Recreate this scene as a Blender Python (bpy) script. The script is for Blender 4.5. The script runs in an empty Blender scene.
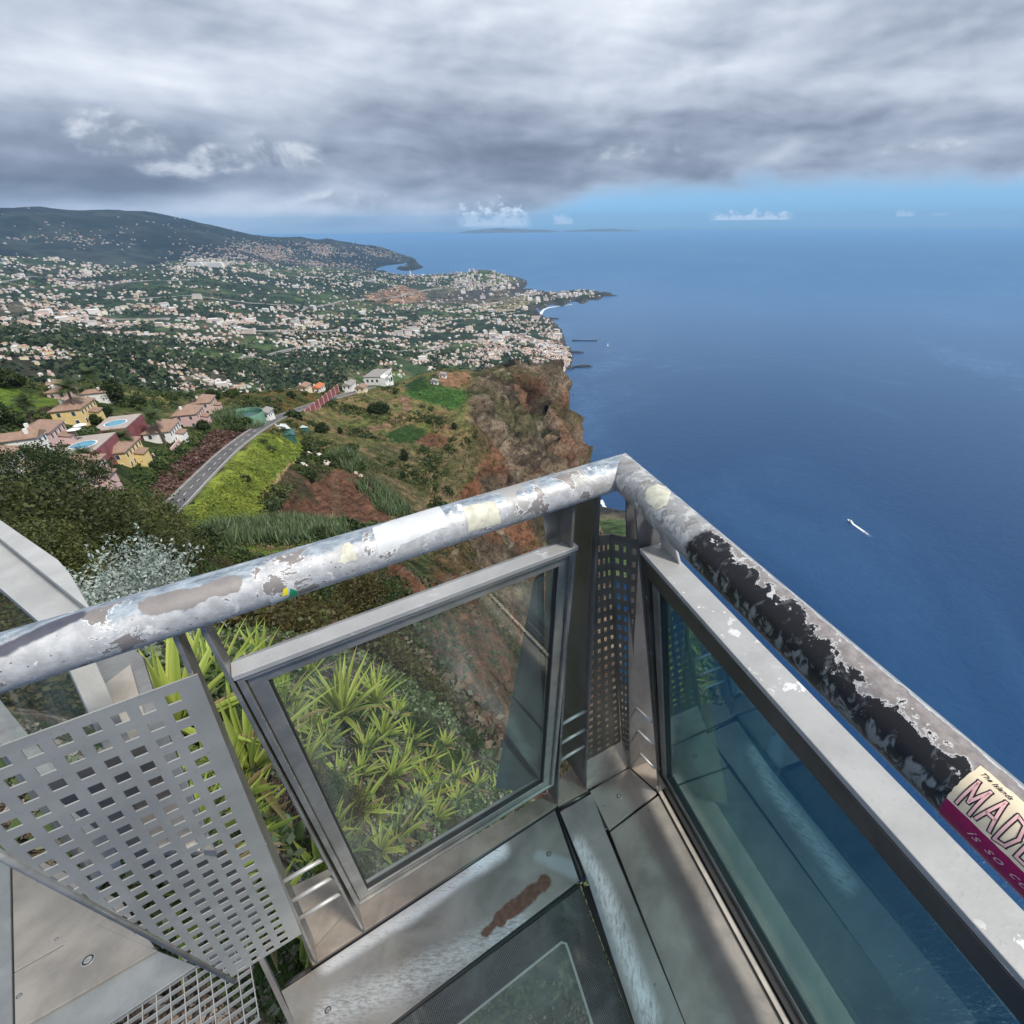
import bpy, bmesh, math, random
import numpy as np
from mathutils import Vector, Matrix
random.seed(7); RNG = np.random.RandomState(11)
SC = bpy.context.scene
COL = SC.collection
# ------------------------------------------------------------------ camera model
F, CX, HY, ROLL, H = 512.0, 600.0, 221.43, -0.009, 1.7
PITCH = math.atan((512-HY)/F); CR, SR = math.cos(ROLL), math.sin(ROLL); CP, SP = math.cos(PITCH), math.sin(PITCH)
def ray(x, y):
    a, b = x-CX, y-512.0; u = (CR*a+SR*b)/F; v = -(-SR*a+CR*b)/F
    return np.array([u, CP+v*SP, -SP+v*CP])
C0 = np.array([0, 0, H])
def onz(x, y, z):
    r = ray(x, y); return C0+r*(z-H)/r[2]
def proj(X):
    X = np.asarray(X, float); z = X[..., 2]-H
    fw = X[..., 1]*CP-z*SP; up = X[..., 1]*SP+z*CP
    fw = np.where(fw < 1e-6, 1e-6, fw)
    u = F*X[..., 0]/fw; v = -F*up/fw
    return np.stack([CX+CR*u-SR*v, 512+SR*u+CR*v], -1)
cam = bpy.data.cameras.new('camera'); co = bpy.data.objects.new('camera', cam); COL.objects.link(co); SC.camera = co
cam.sensor_width = 36; cam.lens = 18; cam.shift_x = -(CX-512)/1024; cam.clip_start = .05; cam.clip_end = 200000
fwd = Vector((0, CP, -SP)); up = Vector((0, SP, CP)); rt = Vector((1, 0, 0))
# image right axis (1,0) corresponds to u=CR, v=-(-SR)=SR
ax = (rt*CR+up*SR).normalized(); ay = (up*CR-rt*SR).normalized()
m = Matrix((ax, ay, -fwd)).transposed().to_4x4(); m.translation = Vector((0, 0, H)); co.matrix_world = m
# ------------------------------------------------------------------ naming
def tag(o, label=None, cat=None, group=None, kind=None):
    if label: o['label'] = label
    if cat: o['category'] = cat
    if group: o['group'] = group
    if kind: o['kind'] = kind
    return o
def empty(name, loc=(0, 0, 0), rz=0):
    o = bpy.data.objects.new(name, None); COL.objects.link(o); o.location = loc; o.rotation_euler = (0, 0, rz); o.empty_display_size = .1; return o
def mesh_obj(name, verts, faces, mats, parent=None, mi=None, smooth=False, col=None, uv=None):
    me = bpy.data.meshes.new(name); me.from_pydata([tuple(map(float, v)) for v in verts] if not isinstance(verts, np.ndarray) else verts.tolist(), [], faces if not isinstance(faces, np.ndarray) else faces.tolist())
    if not isinstance(mats, (list, tuple)): mats = [mats]
    for m_ in mats: me.materials.append(m_)
    if mi is not None: me.polygons.foreach_set('material_index', np.asarray(mi, dtype=np.int32))
    if smooth: me.polygons.foreach_set('use_smooth', np.ones(len(me.polygons), dtype=bool))
    if col is not None:
        at = me.color_attributes.new('Col', 'FLOAT_COLOR', 'POINT'); c4 = np.ones((len(me.vertices), 4), np.float32); c4[:, :3] = col; at.data.foreach_set('color', c4.ravel())
    if uv is not None:
        l = me.uv_layers.new(name='UVMap'); idx = np.empty(len(me.loops), dtype=np.int32); me.loops.foreach_get('vertex_index', idx); l.data.foreach_set('uv', np.asarray(uv, np.float32)[idx].ravel())
    me.update()
    o = bpy.data.objects.new(name, me); COL.objects.link(o)
    if parent is not None:
        o.parent = parent
    return o
def copy_tree(o, parent=None):
    c = o.copy(); COL.objects.link(c); c.parent = parent
    for ch in [k for k in o.children]: copy_tree(ch, c)
    return c
# ------------------------------------------------------------------ node helper
class NT:
    def __init__(s, tree): s.t = tree; s.L = tree.links
    def new(s, ty, **kw):
        n = s.t.nodes.new(ty)
        for k, v in kw.items(): setattr(n, k, v)
        return n
    def put(s, sock, v):
        if isinstance(v, bpy.types.NodeSocket): s.L.new(v, sock)
        elif v is not None:
            if hasattr(sock, 'default_value'):
                try: sock.default_value = v
                except Exception:
                    sock.default_value = tuple(v)+(1,) if hasattr(v, '__len__') else (v, v, v)
    def m(s, op, a, b=None, c=None, clamp=False):
        n = s.new('ShaderNodeMath', operation=op, use_clamp=clamp)
        for i, v in enumerate((a, b, c)):
            if v is not None: s.put(n.inputs[i], v)
        return n.outputs[0]
    def v(s, op, a, b=None, sc=None):
        n = s.new('ShaderNodeVectorMath', operation=op); s.put(n.inputs[0], a)
        if b is not None: s.put(n.inputs[1], b)
        if sc is not None: s.put(n.inputs[3], sc)
        return n.outputs[1] if op in ('DOT_PRODUCT', 'LENGTH', 'DISTANCE') else n.outputs[0]
    def xyz(s, a):
        n = s.new('ShaderNodeSeparateXYZ'); s.put(n.inputs[0], a); return n.outputs
    def comb(s, x, y, z=0.0):
        n = s.new('ShaderNodeCombineXYZ')
        for i, v in enumerate((x, y, z)): s.put(n.inputs[i], v)
        return n.outputs[0]
    def mix(s, f, a, b, bt='MIX'):
        n = s.new('ShaderNodeMix', data_type='RGBA', blend_type=bt); s.put(n.inputs[0], f)
        for i, v in ((6, a), (7, b)):
            if isinstance(v, bpy.types.NodeSocket): s.L.new(v, n.inputs[i])
            else: n.inputs[i].default_value = (tuple(v)+(1,))[:4] if hasattr(v, '__len__') else (v, v, v, 1)
        return n.outputs[2]
    def noise(s, vec, scale, detail=4, rough=.5, dist=0, color=False):
        n = s.new('ShaderNodeTexNoise'); s.put(n.inputs['Vector'], vec); s.put(n.inputs['Scale'], scale); s.put(n.inputs['Detail'], detail); s.put(n.inputs['Roughness'], rough); s.put(n.inputs['Distortion'], dist)
        return n.outputs[1 if color else 0]
    def voro(s, vec, scale, feature='F1', out=0):
        n = s.new('ShaderNodeTexVoronoi', feature=feature); s.put(n.inputs['Vector'], vec); s.put(n.inputs['Scale'], scale); return n.outputs[out]
    def ss(s, x, a, b, lo=0.0, hi=1.0):
        n = s.new('ShaderNodeMapRange', interpolation_type='SMOOTHSTEP'); 
        for i, v in enumerate((x, a, b, lo, hi)): s.put(n.inputs[i], v)
        return n.outputs[0]
    def bump(s, h, strength=.3, dist=.01):
        n = s.new('ShaderNodeBump'); s.put(n.inputs['Height'], h); s.put(n.inputs['Strength'], strength); s.put(n.inputs['Distance'], dist); return n.outputs[0]
    def ramp(s, f, stops):
        n = s.new('ShaderNodeValToRGB'); s.put(n.inputs[0], f); e = n.color_ramp.elements
        while len(e) < len(stops): e.new(.5)
        for i, (p, c) in enumerate(stops): e[i].position = p; e[i].color = tuple(c)+(1,)
        return n.outputs[0]
    def capsule(s, P, a, b, wob=None):
        """distance of P (xy) to the segment a-b"""
        a = Vector((a[0], a[1], 0)); b = Vector((b[0], b[1], 0)); d = b-a
        w = s.v('SUBTRACT', P, tuple(a)); h = s.m('MULTIPLY', s.v('DOT_PRODUCT', w, tuple(d)), 1/d.length_squared, clamp=True)
        n = s.v('SCALE', tuple(d), sc=h); r = s.v('LENGTH', s.v('SUBTRACT', w, n))
        return s.m('ADD', r, wob) if wob is not None else r
def mat(name, build):
    m_ = bpy.data.materials.new(name); m_.use_nodes = True; t = m_.node_tree
    for n in list(t.nodes): t.nodes.remove(n)
    N = NT(t); out = N.new('ShaderNodeOutputMaterial'); sh = build(N); N.L.new(sh, out.inputs[0]); return m_
def principled(N, col, rough=.5, metal=0.0, bump=None, spec=None, **kw):
    b = N.new('ShaderNodeBsdfPrincipled')
    N.put(b.inputs['Base Color'], col if isinstance(col, bpy.types.NodeSocket) else tuple(col)+(1,)); N.put(b.inputs['Roughness'], rough); N.put(b.inputs['Metallic'], metal)
    if bump is not None: N.L.new(bump, b.inputs['Normal'])
    if spec is not None: N.put(b.inputs['Specular IOR Level'], spec)
    for k, v in kw.items(): N.put(b.inputs[k.replace('_', ' ')], v)
    return b.outputs[0]
def coords(N, kind='Object'):
    return N.new('ShaderNodeTexCoord').outputs[kind]
def worldpos(N): return N.new('ShaderNodeNewGeometry').outputs['Position']
def simple(name, col, rough=.6, metal=0.0, var=.25, scale=3.0, spec=None):
    def b(N):
        p = coords(N); n = N.noise(p, scale, 5, .6)
        c = N.mix(N.ss(n, .3, .7), tuple(x*(1-var) for x in col), tuple(min(1, x*(1+var)) for x in col))
        return principled(N, c, rough, metal, spec=spec)
    return mat(name, b)
# ------------------------------------------------------------------ world
SUN_AZ, SUN_EL = math.radians(118), math.radians(50)   # clockwise from +Y : behind-right
def build_world():
    w = bpy.data.worlds.new('World'); SC.world = w; w.use_nodes = True; t = w.node_tree
    for n in list(t.nodes): t.nodes.remove(n)
    N = NT(t)
    d = N.new('ShaderNodeTexCoord').outputs['Generated']; X, Y, Z = N.xyz(d)
    az = N.m('ARCTAN2', X, Y); el = N.m('ARCSINE', Z)
    sky = N.new('ShaderNodeTexSky', sky_type='NISHITA'); sky.sun_disc = False; sky.sun_elevation = SUN_EL; sky.sun_rotation = SUN_AZ; sky.altitude = 500; sky.air_density = 1.0; sky.dust_density = .3; sky.ozone_density = 3
    blue = N.mix(1.0, sky.outputs[0], (.050, .070, .098), 'MULTIPLY')
    blue = N.mix(N.ss(el, 0.0, .07), N.mix(1.0, blue, (.62, .95, 1.35), 'MULTIPLY'), blue)
    # broad layered deck
    def fld(off, sc, det, rg_=.52, di=0.0, ez=2.7, ax=1.0):
        P_ = N.comb(N.m('MULTIPLY', az, ax), N.m('MULTIPLY', el, ez), 0.0); P_ = N.v('ADD', P_, off)
        return N.noise(P_, sc, det, rg_, di)
    def relief(off, sc, det, rg_, di, ez, ax, k, h=.02):
        a = fld(off, sc, det, rg_, di, ez, ax); b = fld((off[0]-h*.5, off[1]+h, off[2]), sc, det, rg_, di, ez, ax); return a, N.m('MULTIPLY', N.m('SUBTRACT', a, b), k)
    n1, l1 = relief((0, 0, 0), 2.0, 5, .48, .2, 2.6, 1.0, .9, .05)
    n2, l2 = relief((5.2, 1.3, 0), 5.5, 5, .50, .2, 3.0, 1.0, .8, .025)
    n3, l3 = relief((9.1, 4.3, 0), 12.0, 8, .52, .3, 1.5, 1.0, 2.6, .012)
    n4 = fld((2.1, 8.3, 0), 1.1, 3, .5, 0, 3.0, 1.0)
    hi = N.ss(el, .06, .24); left = N.ss(az, -.05, -.75)
    tone = N.m('ADD', N.m('MULTIPLY', n1, .52), N.m('MULTIPLY', n2, .20)); tone = N.m('ADD', tone, N.m('MULTIPLY', n4, .28)); tone = N.m('ADD', tone, N.m('MULTIPLY', l1, .45)); tone = N.m('ADD', tone, N.m('MULTIPLY', l2, .30))
    tone = N.m('ADD', tone, N.m('MULTIPLY', hi, .115)); tone = N.m('SUBTRACT', tone, N.m('MULTIPLY', N.m('MULTIPLY', left, N.m('MULTIPLY', N.ss(el, .015, .05), N.m('SUBTRACT', 1.0, N.ss(el, .06, .16)))), .10))
    tone = N.m('ADD', tone, N.m('MULTIPLY', N.m('SUBTRACT', n3, .5), .10))
    def azel(x, y):
        r = ray(x, y); return math.atan2(r[0], r[1]), math.asin(r[2]/np.linalg.norm(r))
    def blob(x, y, rx, ry, g):
        a0, e0 = azel(x, y); a1, _ = azel(x+rx, y); _, e1 = azel(x, y-ry); d = N.v('LENGTH', N.comb(N.m('DIVIDE', N.m('SUBTRACT', az, a0), abs(a1-a0)), N.m('DIVIDE', N.m('SUBTRACT', el, e0), abs(e1-e0)))); return N.m('MULTIPLY', N.ss(d, 1.7, .1), g)
    for q in ((60, 70, 120, 34, .10), (330, 60, 130, 30, .05), (280, 212, 170, 20, .12), (610, 90, 150, 26, .04), (880, 40, 200, 30, -.04), (780, 120, 200, 24, -.06), (100, 190, 130, 16, -.08), (470, 150, 120, 30, -.06)): tone = N.m('ADD', tone, blob(*q))
    cl = N.ramp(tone, [(.33, (.13, .155, .215)), (.43, (.20, .235, .31)), (.52, (.31, .355, .445)), (.60, (.43, .475, .565)), (.69, (.57, .615, .69)), (.82, (.77, .80, .85))])
    hd = None
    for q in ((126, 140, 52, 26, 1.0), (160, 168, 60, 16, .8), (222, 160, 34, 16, .9), (290, 152, 40, 22, 1.0), (350, 205, 60, 14, .6), (640, 152, 60, 12, .5), (450, 205, 60, 12, .6), (905, 148, 70, 9, .5)):
        b_ = blob(*q); hd = b_ if hd is None else N.m('MAXIMUM', hd, b_)
    puf = N.ss(N.m('ADD', N.m('MULTIPLY', hd, .55), N.m('SUBTRACT', n3, .5)), .18, .42)
    shade = N.m('ADD', N.m('MULTIPLY', n3, .35), N.m('ADD', .34, l3), clamp=True)
    cl = N.mix(N.m('MULTIPLY', puf, .72), cl, N.ramp(shade, [(.36, (.23, .265, .335)), (.50, (.33, .375, .45)), (.60, (.44, .48, .56)), (.74, (.58, .62, .68))]))
    # lower edge of the deck: right of the land there is a clear blue band above the sea
    edge = N.m('ADD', N.m('SUBTRACT', N.m('MULTIPLY', N.ss(az, -.32, .16), .068), .022), N.m('MULTIPLY', N.m('SUBTRACT', n2, .5), .060))
    edge = N.m('ADD', edge, N.m('MULTIPLY', N.ss(az, .25, .70), -.006))
    mask = N.ss(N.m('SUBTRACT', el, edge), -.012, .022)
    low = N.ss(N.m('SUBTRACT', el, edge), .0, .030)
    cl = N.mix(N.m('MULTIPLY', N.m('SUBTRACT', 1.0, low), .5), cl, (.42, .52, .66))
    # small fair-weather cumulus in the blue band
    pp = N.comb(N.m('MULTIPLY', az, 60.0), N.m('MULTIPLY', el, 85.0), 3.0)
    ns = N.noise(pp, 1.0, 6, .62)
    def azel(x, y):
        r = ray(x, y); return math.atan2(r[0], r[1]), math.asin(r[2]/np.linalg.norm(r))
    tot = None
    for (x0, x1, yb, yt, g) in ((706, 798, 221, 205, 1.0), (455, 532, 229, 192, .8), (552, 574, 225, 208, .6), (894, 918, 217, 205, .6), (930, 950, 216, 208, .4)):
        a0, e0 = azel(x0, yb); a1, e1 = azel(x1, yt); w = a1-a0
        am = N.m('MULTIPLY', N.ss(az, a0, a0+w*.15), N.m('SUBTRACT', 1.0, N.ss(az, a1-w*.15, a1)))
        t_ = N.m('DIVIDE', N.m('SUBTRACT', el, e0), e1-e0); base = N.ss(t_, -.02, .12)
        k = N.m('MULTIPLY', N.m('MULTIPLY', am, base), N.m('MULTIPLY', N.ss(N.m('SUBTRACT', N.m('ADD', ns, .24), N.m('MULTIPLY', t_, .45)), .44, .66), g)); tot = k if tot is None else N.m('ADD', tot, k)
    col = N.mix(mask, blue, cl); col = N.mix(N.m('MINIMUM', tot, 1.0), col, (.80, .88, 1.0))
    ground = N.ss(el, -.03, -.005); col = N.mix(ground, (.03, .06, .11), col)
    bg = N.new('ShaderNodeBackground'); N.L.new(col, bg.inputs[0]); bg.inputs[1].default_value = WORLD_K
    out = N.new('ShaderNodeOutputWorld'); N.L.new(bg.outputs[0], out.inputs[0])
WORLD_K = 1.15
build_world()
sun = bpy.data.lights.new('sun', 'SUN'); sun.energy = 3.9; sun.angle = math.radians(9); sun.color = (1, .95, .87); so = bpy.data.objects.new('sun', sun); COL.objects.link(so)
sd = Vector((math.sin(SUN_AZ)*math.cos(SUN_EL), math.cos(SUN_AZ)*math.cos(SUN_EL), math.sin(SUN_EL)))
so.rotation_euler = sd.to_track_quat('Z', 'Y').to_euler()
# ------------------------------------------------------------------ frames of the railing planes
B = np.array([.130, 1.252, 0.]); TL, TR = .144, .152
thL, thR = math.radians(34.329), math.radians(-67.226)
dL = np.array([math.cos(thL), math.sin(thL), 0]); dR = np.array([math.cos(thR), math.sin(thR), 0])
nL = np.array([dL[1], -dL[0], 0]); nR = np.array([dR[1], -dR[0], 0])
class Wall:
    def __init__(s, B_, d, n, t): s.B, s.d, s.n, s.t = B_, d, n, t; s.N = n-np.array([0, 0, t])
    def pt(s, a, z, off=0.): return s.B+s.d*a+s.n*(s.t*z+off)+np.array([0, 0, z])
    def px(s, x, y, off=0.):
        r = ray(x, y); k = (off+s.N@(s.B-C0))/(s.N@r); q = C0+r*k; return (float((q-s.B)@s.d), float(q[2]))
WL = Wall(B, -dL, nL, TL); WR = Wall(B, dR, nR, TR)
dN = np.array([math.cos(math.radians(149)), math.sin(math.radians(149)), 0]); nN = np.array([-math.sin(math.radians(31)), -math.cos(math.radians(31)), 0])
_q = onz(38, 625, 1.03); WN = Wall(_q+nN*(.15*1.03)-np.array([0, 0, 1.03]), dN, nN, -.15)
Z0 = -.1
# ------------------------------------------------------------------ metals
def metal_base(N, c=(.36, .37, .38), var=.3, scale=7.0, rough=.42, metal=.75, grime=(.17, .14, .11), gr=.35, streak=None):
    p = worldpos(N); n = N.noise(p, scale, 7, .62, .4); n2 = N.noise(N.v('ADD', p, (3, 7, 1)), scale*.35, 4, .6)
    fine = N.noise(p, 140, 3, .7); c = (c[0]*1.02, c[1], c[2]*.965)
    col = N.mix(N.ss(n, .3, .7), tuple(x*(1-var) for x in c), tuple(min(.9, x*(1+var)) for x in c))
    col = N.mix(N.m('MULTIPLY', N.ss(n2, .52, .72), gr), col, grime)
    col = N.mix(N.m('MULTIPLY', N.ss(fine, .58, .75), .35), col, tuple(x*.45 for x in c))
    return p, n, n2, fine, col
def metal_mat(name, **kw):
    rough = kw.pop('rough', .42); mt = kw.pop('metal', .7)
    def b(N):
        p, n, n2, fine, col = metal_base(N, **kw)
        return principled(N, col, N.m('ADD', rough, N.m('MULTIPLY', N.m('SUBTRACT', n, .5), .35)), mt, N.bump(N.m('ADD', n, N.m('MULTIPLY', fine, .5)), .12, .002))
    return mat(name, b)
M = {}
M['frame'] = metal_mat('weathered_aluminium', c=(.34, .34, .335), var=.18, scale=14, rough=.38, gr=.25)
M['frame_light'] = metal_mat('chalky_aluminium', c=(.46, .47, .47), var=.12, scale=9, rough=.5, metal=.35, gr=.15)
M['dark_frame'] = metal_mat('dark_steel', c=(.10, .095, .09), var=.25, scale=9, rough=.4, metal=.6, gr=.3, grime=(.06, .045, .035))
M['post'] = metal_mat('bronzed_steel', c=(.17, .165, .165), var=.25, scale=6, rough=.45, metal=.3, gr=.5, grime=(.10, .08, .06))
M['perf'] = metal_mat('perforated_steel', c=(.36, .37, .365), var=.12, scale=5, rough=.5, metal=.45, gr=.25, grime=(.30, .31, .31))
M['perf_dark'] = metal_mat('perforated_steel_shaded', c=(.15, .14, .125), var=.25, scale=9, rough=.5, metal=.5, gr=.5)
M['rod'] = metal_mat('rod_steel', c=(.50, .50, .49), var=.1, scale=20, rough=.45, metal=.5, gr=.1)
M['gasket'] = simple('black_rubber', (.018, .018, .018), .6)
M['screw'] = simple('screw_steel', (.34, .34, .33), .35, .6)
M['kick'] = metal_mat('pale_plate', c=(.52, .48, .43), var=.2, scale=10, rough=.42, metal=.5, gr=.5, grime=(.34, .28, .22))
def seg(*p): return [onz(x, y, Z0)[:2] for x, y in p]
def b_sheet(N):  # the wide sheet in front of the floor glass: chalk-white tide marks and a rusty oval
    p, n, n2, fine, col = metal_base(N, c=(.27, .265, .255), var=.22, scale=7, gr=.6, grime=(.27, .235, .20))
    P2 = N.v('MULTIPLY', p, (1, 1, 0)); w = N.m('MULTIPLY', N.m('SUBTRACT', n, .5), .05)
    s = seg((548, 838), (500, 850), (420, 905), (330, 960), (520, 925), (400, 985), (330, 1010))
    d1 = N.capsule(P2, s[1], s[2], w); d2 = N.capsule(P2, s[2], s[3], w); d3 = N.capsule(P2, s[4], s[5], w); d4 = N.capsule(P2, s[5], s[6], w)
    band = N.m('MINIMUM', d1, d2); inner = N.m('MINIMUM', d3, d4)
    brush = N.noise(N.v('MULTIPLY', N.v('ADD', p, (0, 0, 0)), (18, 60, 1)), 3, 5, .7, .5)
    col = N.mix(N.m('MULTIPLY', N.ss(band, .045, .005), N.ss(brush, .2, .5)), col, (.84, .86, .86))
    col = N.mix(N.m('MULTIPLY', N.ss(inner, .07, .0), N.m('MULTIPLY', N.ss(brush, .3, .65), .75)), col, (.66, .69, .70))
    sc = seg((540, 856), (575, 870)); d6 = N.capsule(P2, sc[0], sc[1], w); col = N.mix(N.ss(d6, .035, .01, 0, .7), col, (.44, .50, .53))
    sr = seg((543, 884), (500, 918), (486, 932)); r = N.capsule(P2, sr[0], sr[1], N.m('MULTIPLY', N.m('SUBTRACT', N.noise(p, 22, 5, .6), .5), .035)); r = N.m('MINIMUM', r, N.m('ADD', N.capsule(P2, sr[1], sr[2], N.m('MULTIPLY', N.m('SUBTRACT', N.noise(p, 22, 5, .6), .5), .03)), .012))
    col = N.mix(N.ss(r, .027, .019), col, N.mix(N.ss(N.noise(p, 60, 4, .6), .3, .7), (.115, .062, .045), (.175, .10, .075)))
    se = seg((300, 975), (460, 870)); d5 = N.capsule(P2, se[0], se[1], w); col = N.mix(N.ss(d5, .05, .0, 0, .5), col, (.30, .22, .15))
    scr = N.noise(N.v('MULTIPLY', p, (1, 9, 1)), 60, 3, .8)
    return principled(N, col, N.ss(n, .3, .7, .30, .52), .55, N.bump(N.m('ADD', n, N.m('MULTIPLY', scr, .4)), .15, .002))
M['sheet'] = mat('tide_marked_sheet', b_sheet)
def b_sheet2(N):
    p, n, n2, fine, col = metal_base(N, c=(.29, .285, .28), var=.2, scale=7, gr=.4, grime=(.30, .27, .24))
    P2 = N.v('MULTIPLY', p, (1, 1, 0)); w = N.m('MULTIPLY', N.m('SUBTRACT', n, .5), .04)
    s = seg((578, 845), (600, 880), (622, 940), (650, 1015)); d = N.m('MINIMUM', N.m('MINIMUM', N.capsule(P2, s[0], s[1], w), N.capsule(P2, s[1], s[2], w)), N.capsule(P2, s[2], s[3], w))
    col = N.mix(N.m('MULTIPLY', N.ss(d, .045, .0), N.ss(N.noise(N.v('MULTIPLY', p, (50, 16, 1)), 2.2, 5, .7, .5), .25, .6)), col, (.76, .78, .78))
    s = seg((588, 880), (612, 960)); d = N.capsule(P2, s[0], s[1], w); col = N.mix(N.ss(d, .022, .0, 0, .7), col, (.30, .34, .37))
    return principled(N, col, N.ss(n, .3, .7, .32, .55), .5, N.bump(n, .12, .002))
M['sheet_narrow'] = mat('narrow_sheet', b_sheet2)
def b_plate(N):
    p, n, n2, fine, col = metal_base(N, c=(.285, .27, .25), var=.22, scale=6, gr=.6, grime=(.19, .165, .14))
    P2 = N.v('MULTIPLY', p, (1, 1, 0)); w = N.m('MULTIPLY', N.m('SUBTRACT', n, .5), .03)
    s = seg((655, 840), (735, 1000)); d = N.capsule(P2, s[0], s[1], w)
    col = N.mix(N.ss(d, .04, .01, 0, .35), col, (.30, .27, .245))  # handrail's soft shadow put into the colour, along the right plate's middle
    return principled(N, col, N.ss(n, .3, .7, .36, .58), .45, N.bump(N.m('ADD', n, fine), .15, .002))
M['plate'] = mat('deck_plate_aluminium', b_plate)
M['plate_dark'] = metal_mat('deck_plate_dull', c=(.25, .27, .28), var=.15, scale=8, rough=.5, metal=.5, gr=.3)
M['plate_brown'] = metal_mat('deck_plate_brown', c=(.30, .26, .22), var=.22, scale=9, rough=.5, metal=.4, gr=.6, grime=(.20, .15, .11))
# handrails: UV = (metres from the corner, angle in radians, 0 on top, + towards the deck)
def b_railL(N):
    uv = N.new('ShaderNodeUVMap').outputs[0]; u, a, _ = N.xyz(uv); P = N.comb(u, N.m('MULTIPLY', a, .036), 0)
    n = N.noise(P, 13, 8, .62, .5); nf = N.noise(P, 60, 6, .65); nb = N.noise(N.v('ADD', P, (4, 2, 0)), 15, 8, .66, .5); nh = N.noise(N.v('MULTIPLY', P, (1, 2.5, 1)), 30, 6, .7)
    lower = N.ss(a, .2, 1.3)
    blue = N.mix(N.ss(nh, .3, .7), (.12, .15, .19), (.40, .46, .51)); white = N.mix(N.ss(nf, .3, .7), (.33, .335, .345), (.50, .51, .52)); brown = N.mix(nf, (.15, .135, .13), (.29, .27, .26))
    side = N.ss(N.m('ADD', a, N.m('MULTIPLY', N.m('SUBTRACT', n, .5), 3.2)), .55, .75)
    col = N.mix(side, blue, white)
    far = N.ss(u, .34, .26); col = N.mix(N.m('MULTIPLY', far, N.ss(n, .50, .54)), col, (.33, .325, .315))
    pb = N.m('MULTIPLY', N.ss(nb, .57, .585), N.ss(a, -.1, .15)); col = N.mix(pb, col, brown)
    # white ragged rim around the bare patches
    rim = N.m('MULTIPLY', N.m('SUBTRACT', N.ss(nb, .562, .568), N.ss(nb, .572, .582)), N.ss(a, -.1, .15)); col = N.mix(rim, col, (.66, .67, .68))
    dots = N.ss(N.voro(P, 120), .16, .10); dm = N.ss(N.noise(P, 9, 2), .5, .56); col = N.mix(N.m('MULTIPLY', N.m('MULTIPLY', dots, dm), lower), col, (.07, .07, .08))
    wp = N.ss(N.noise(N.v('ADD', P, (1, 9, 0)), 26, 8, .7), .60, .62); col = N.mix(N.m('MULTIPLY', wp, .8), col, (.72, .72, .71))
    # long dark scorched-looking mark close to the photographer
    d = N.capsule(N.comb(u, N.m('MULTIPLY', a, .036), 0), (.862, .005), (.930, .023), N.m('MULTIPLY', N.m('SUBTRACT', n, .5), .022)); col = N.mix(N.ss(d, .012, .007), col, N.mix(nf, (.035, .04, .06), (.12, .12, .15)))
    d = N.capsule(N.comb(u, N.m('MULTIPLY', a, .036), 0), (.700, .026), (.79, .024), N.m('MULTIPLY', N.m('SUBTRACT', n, .5), .045)); col = N.mix(N.ss(d, .011, .009), col, brown)
    return principled(N, col, N.ss(n, .3, .7, .42, .66), .2, N.bump(N.m('ADD', N.m('MULTIPLY', pb, -.8), N.m('MULTIPLY', nf, .4)), .25, .002))
M['rail_left'] = mat('peeling_handrail', b_railL)
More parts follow.
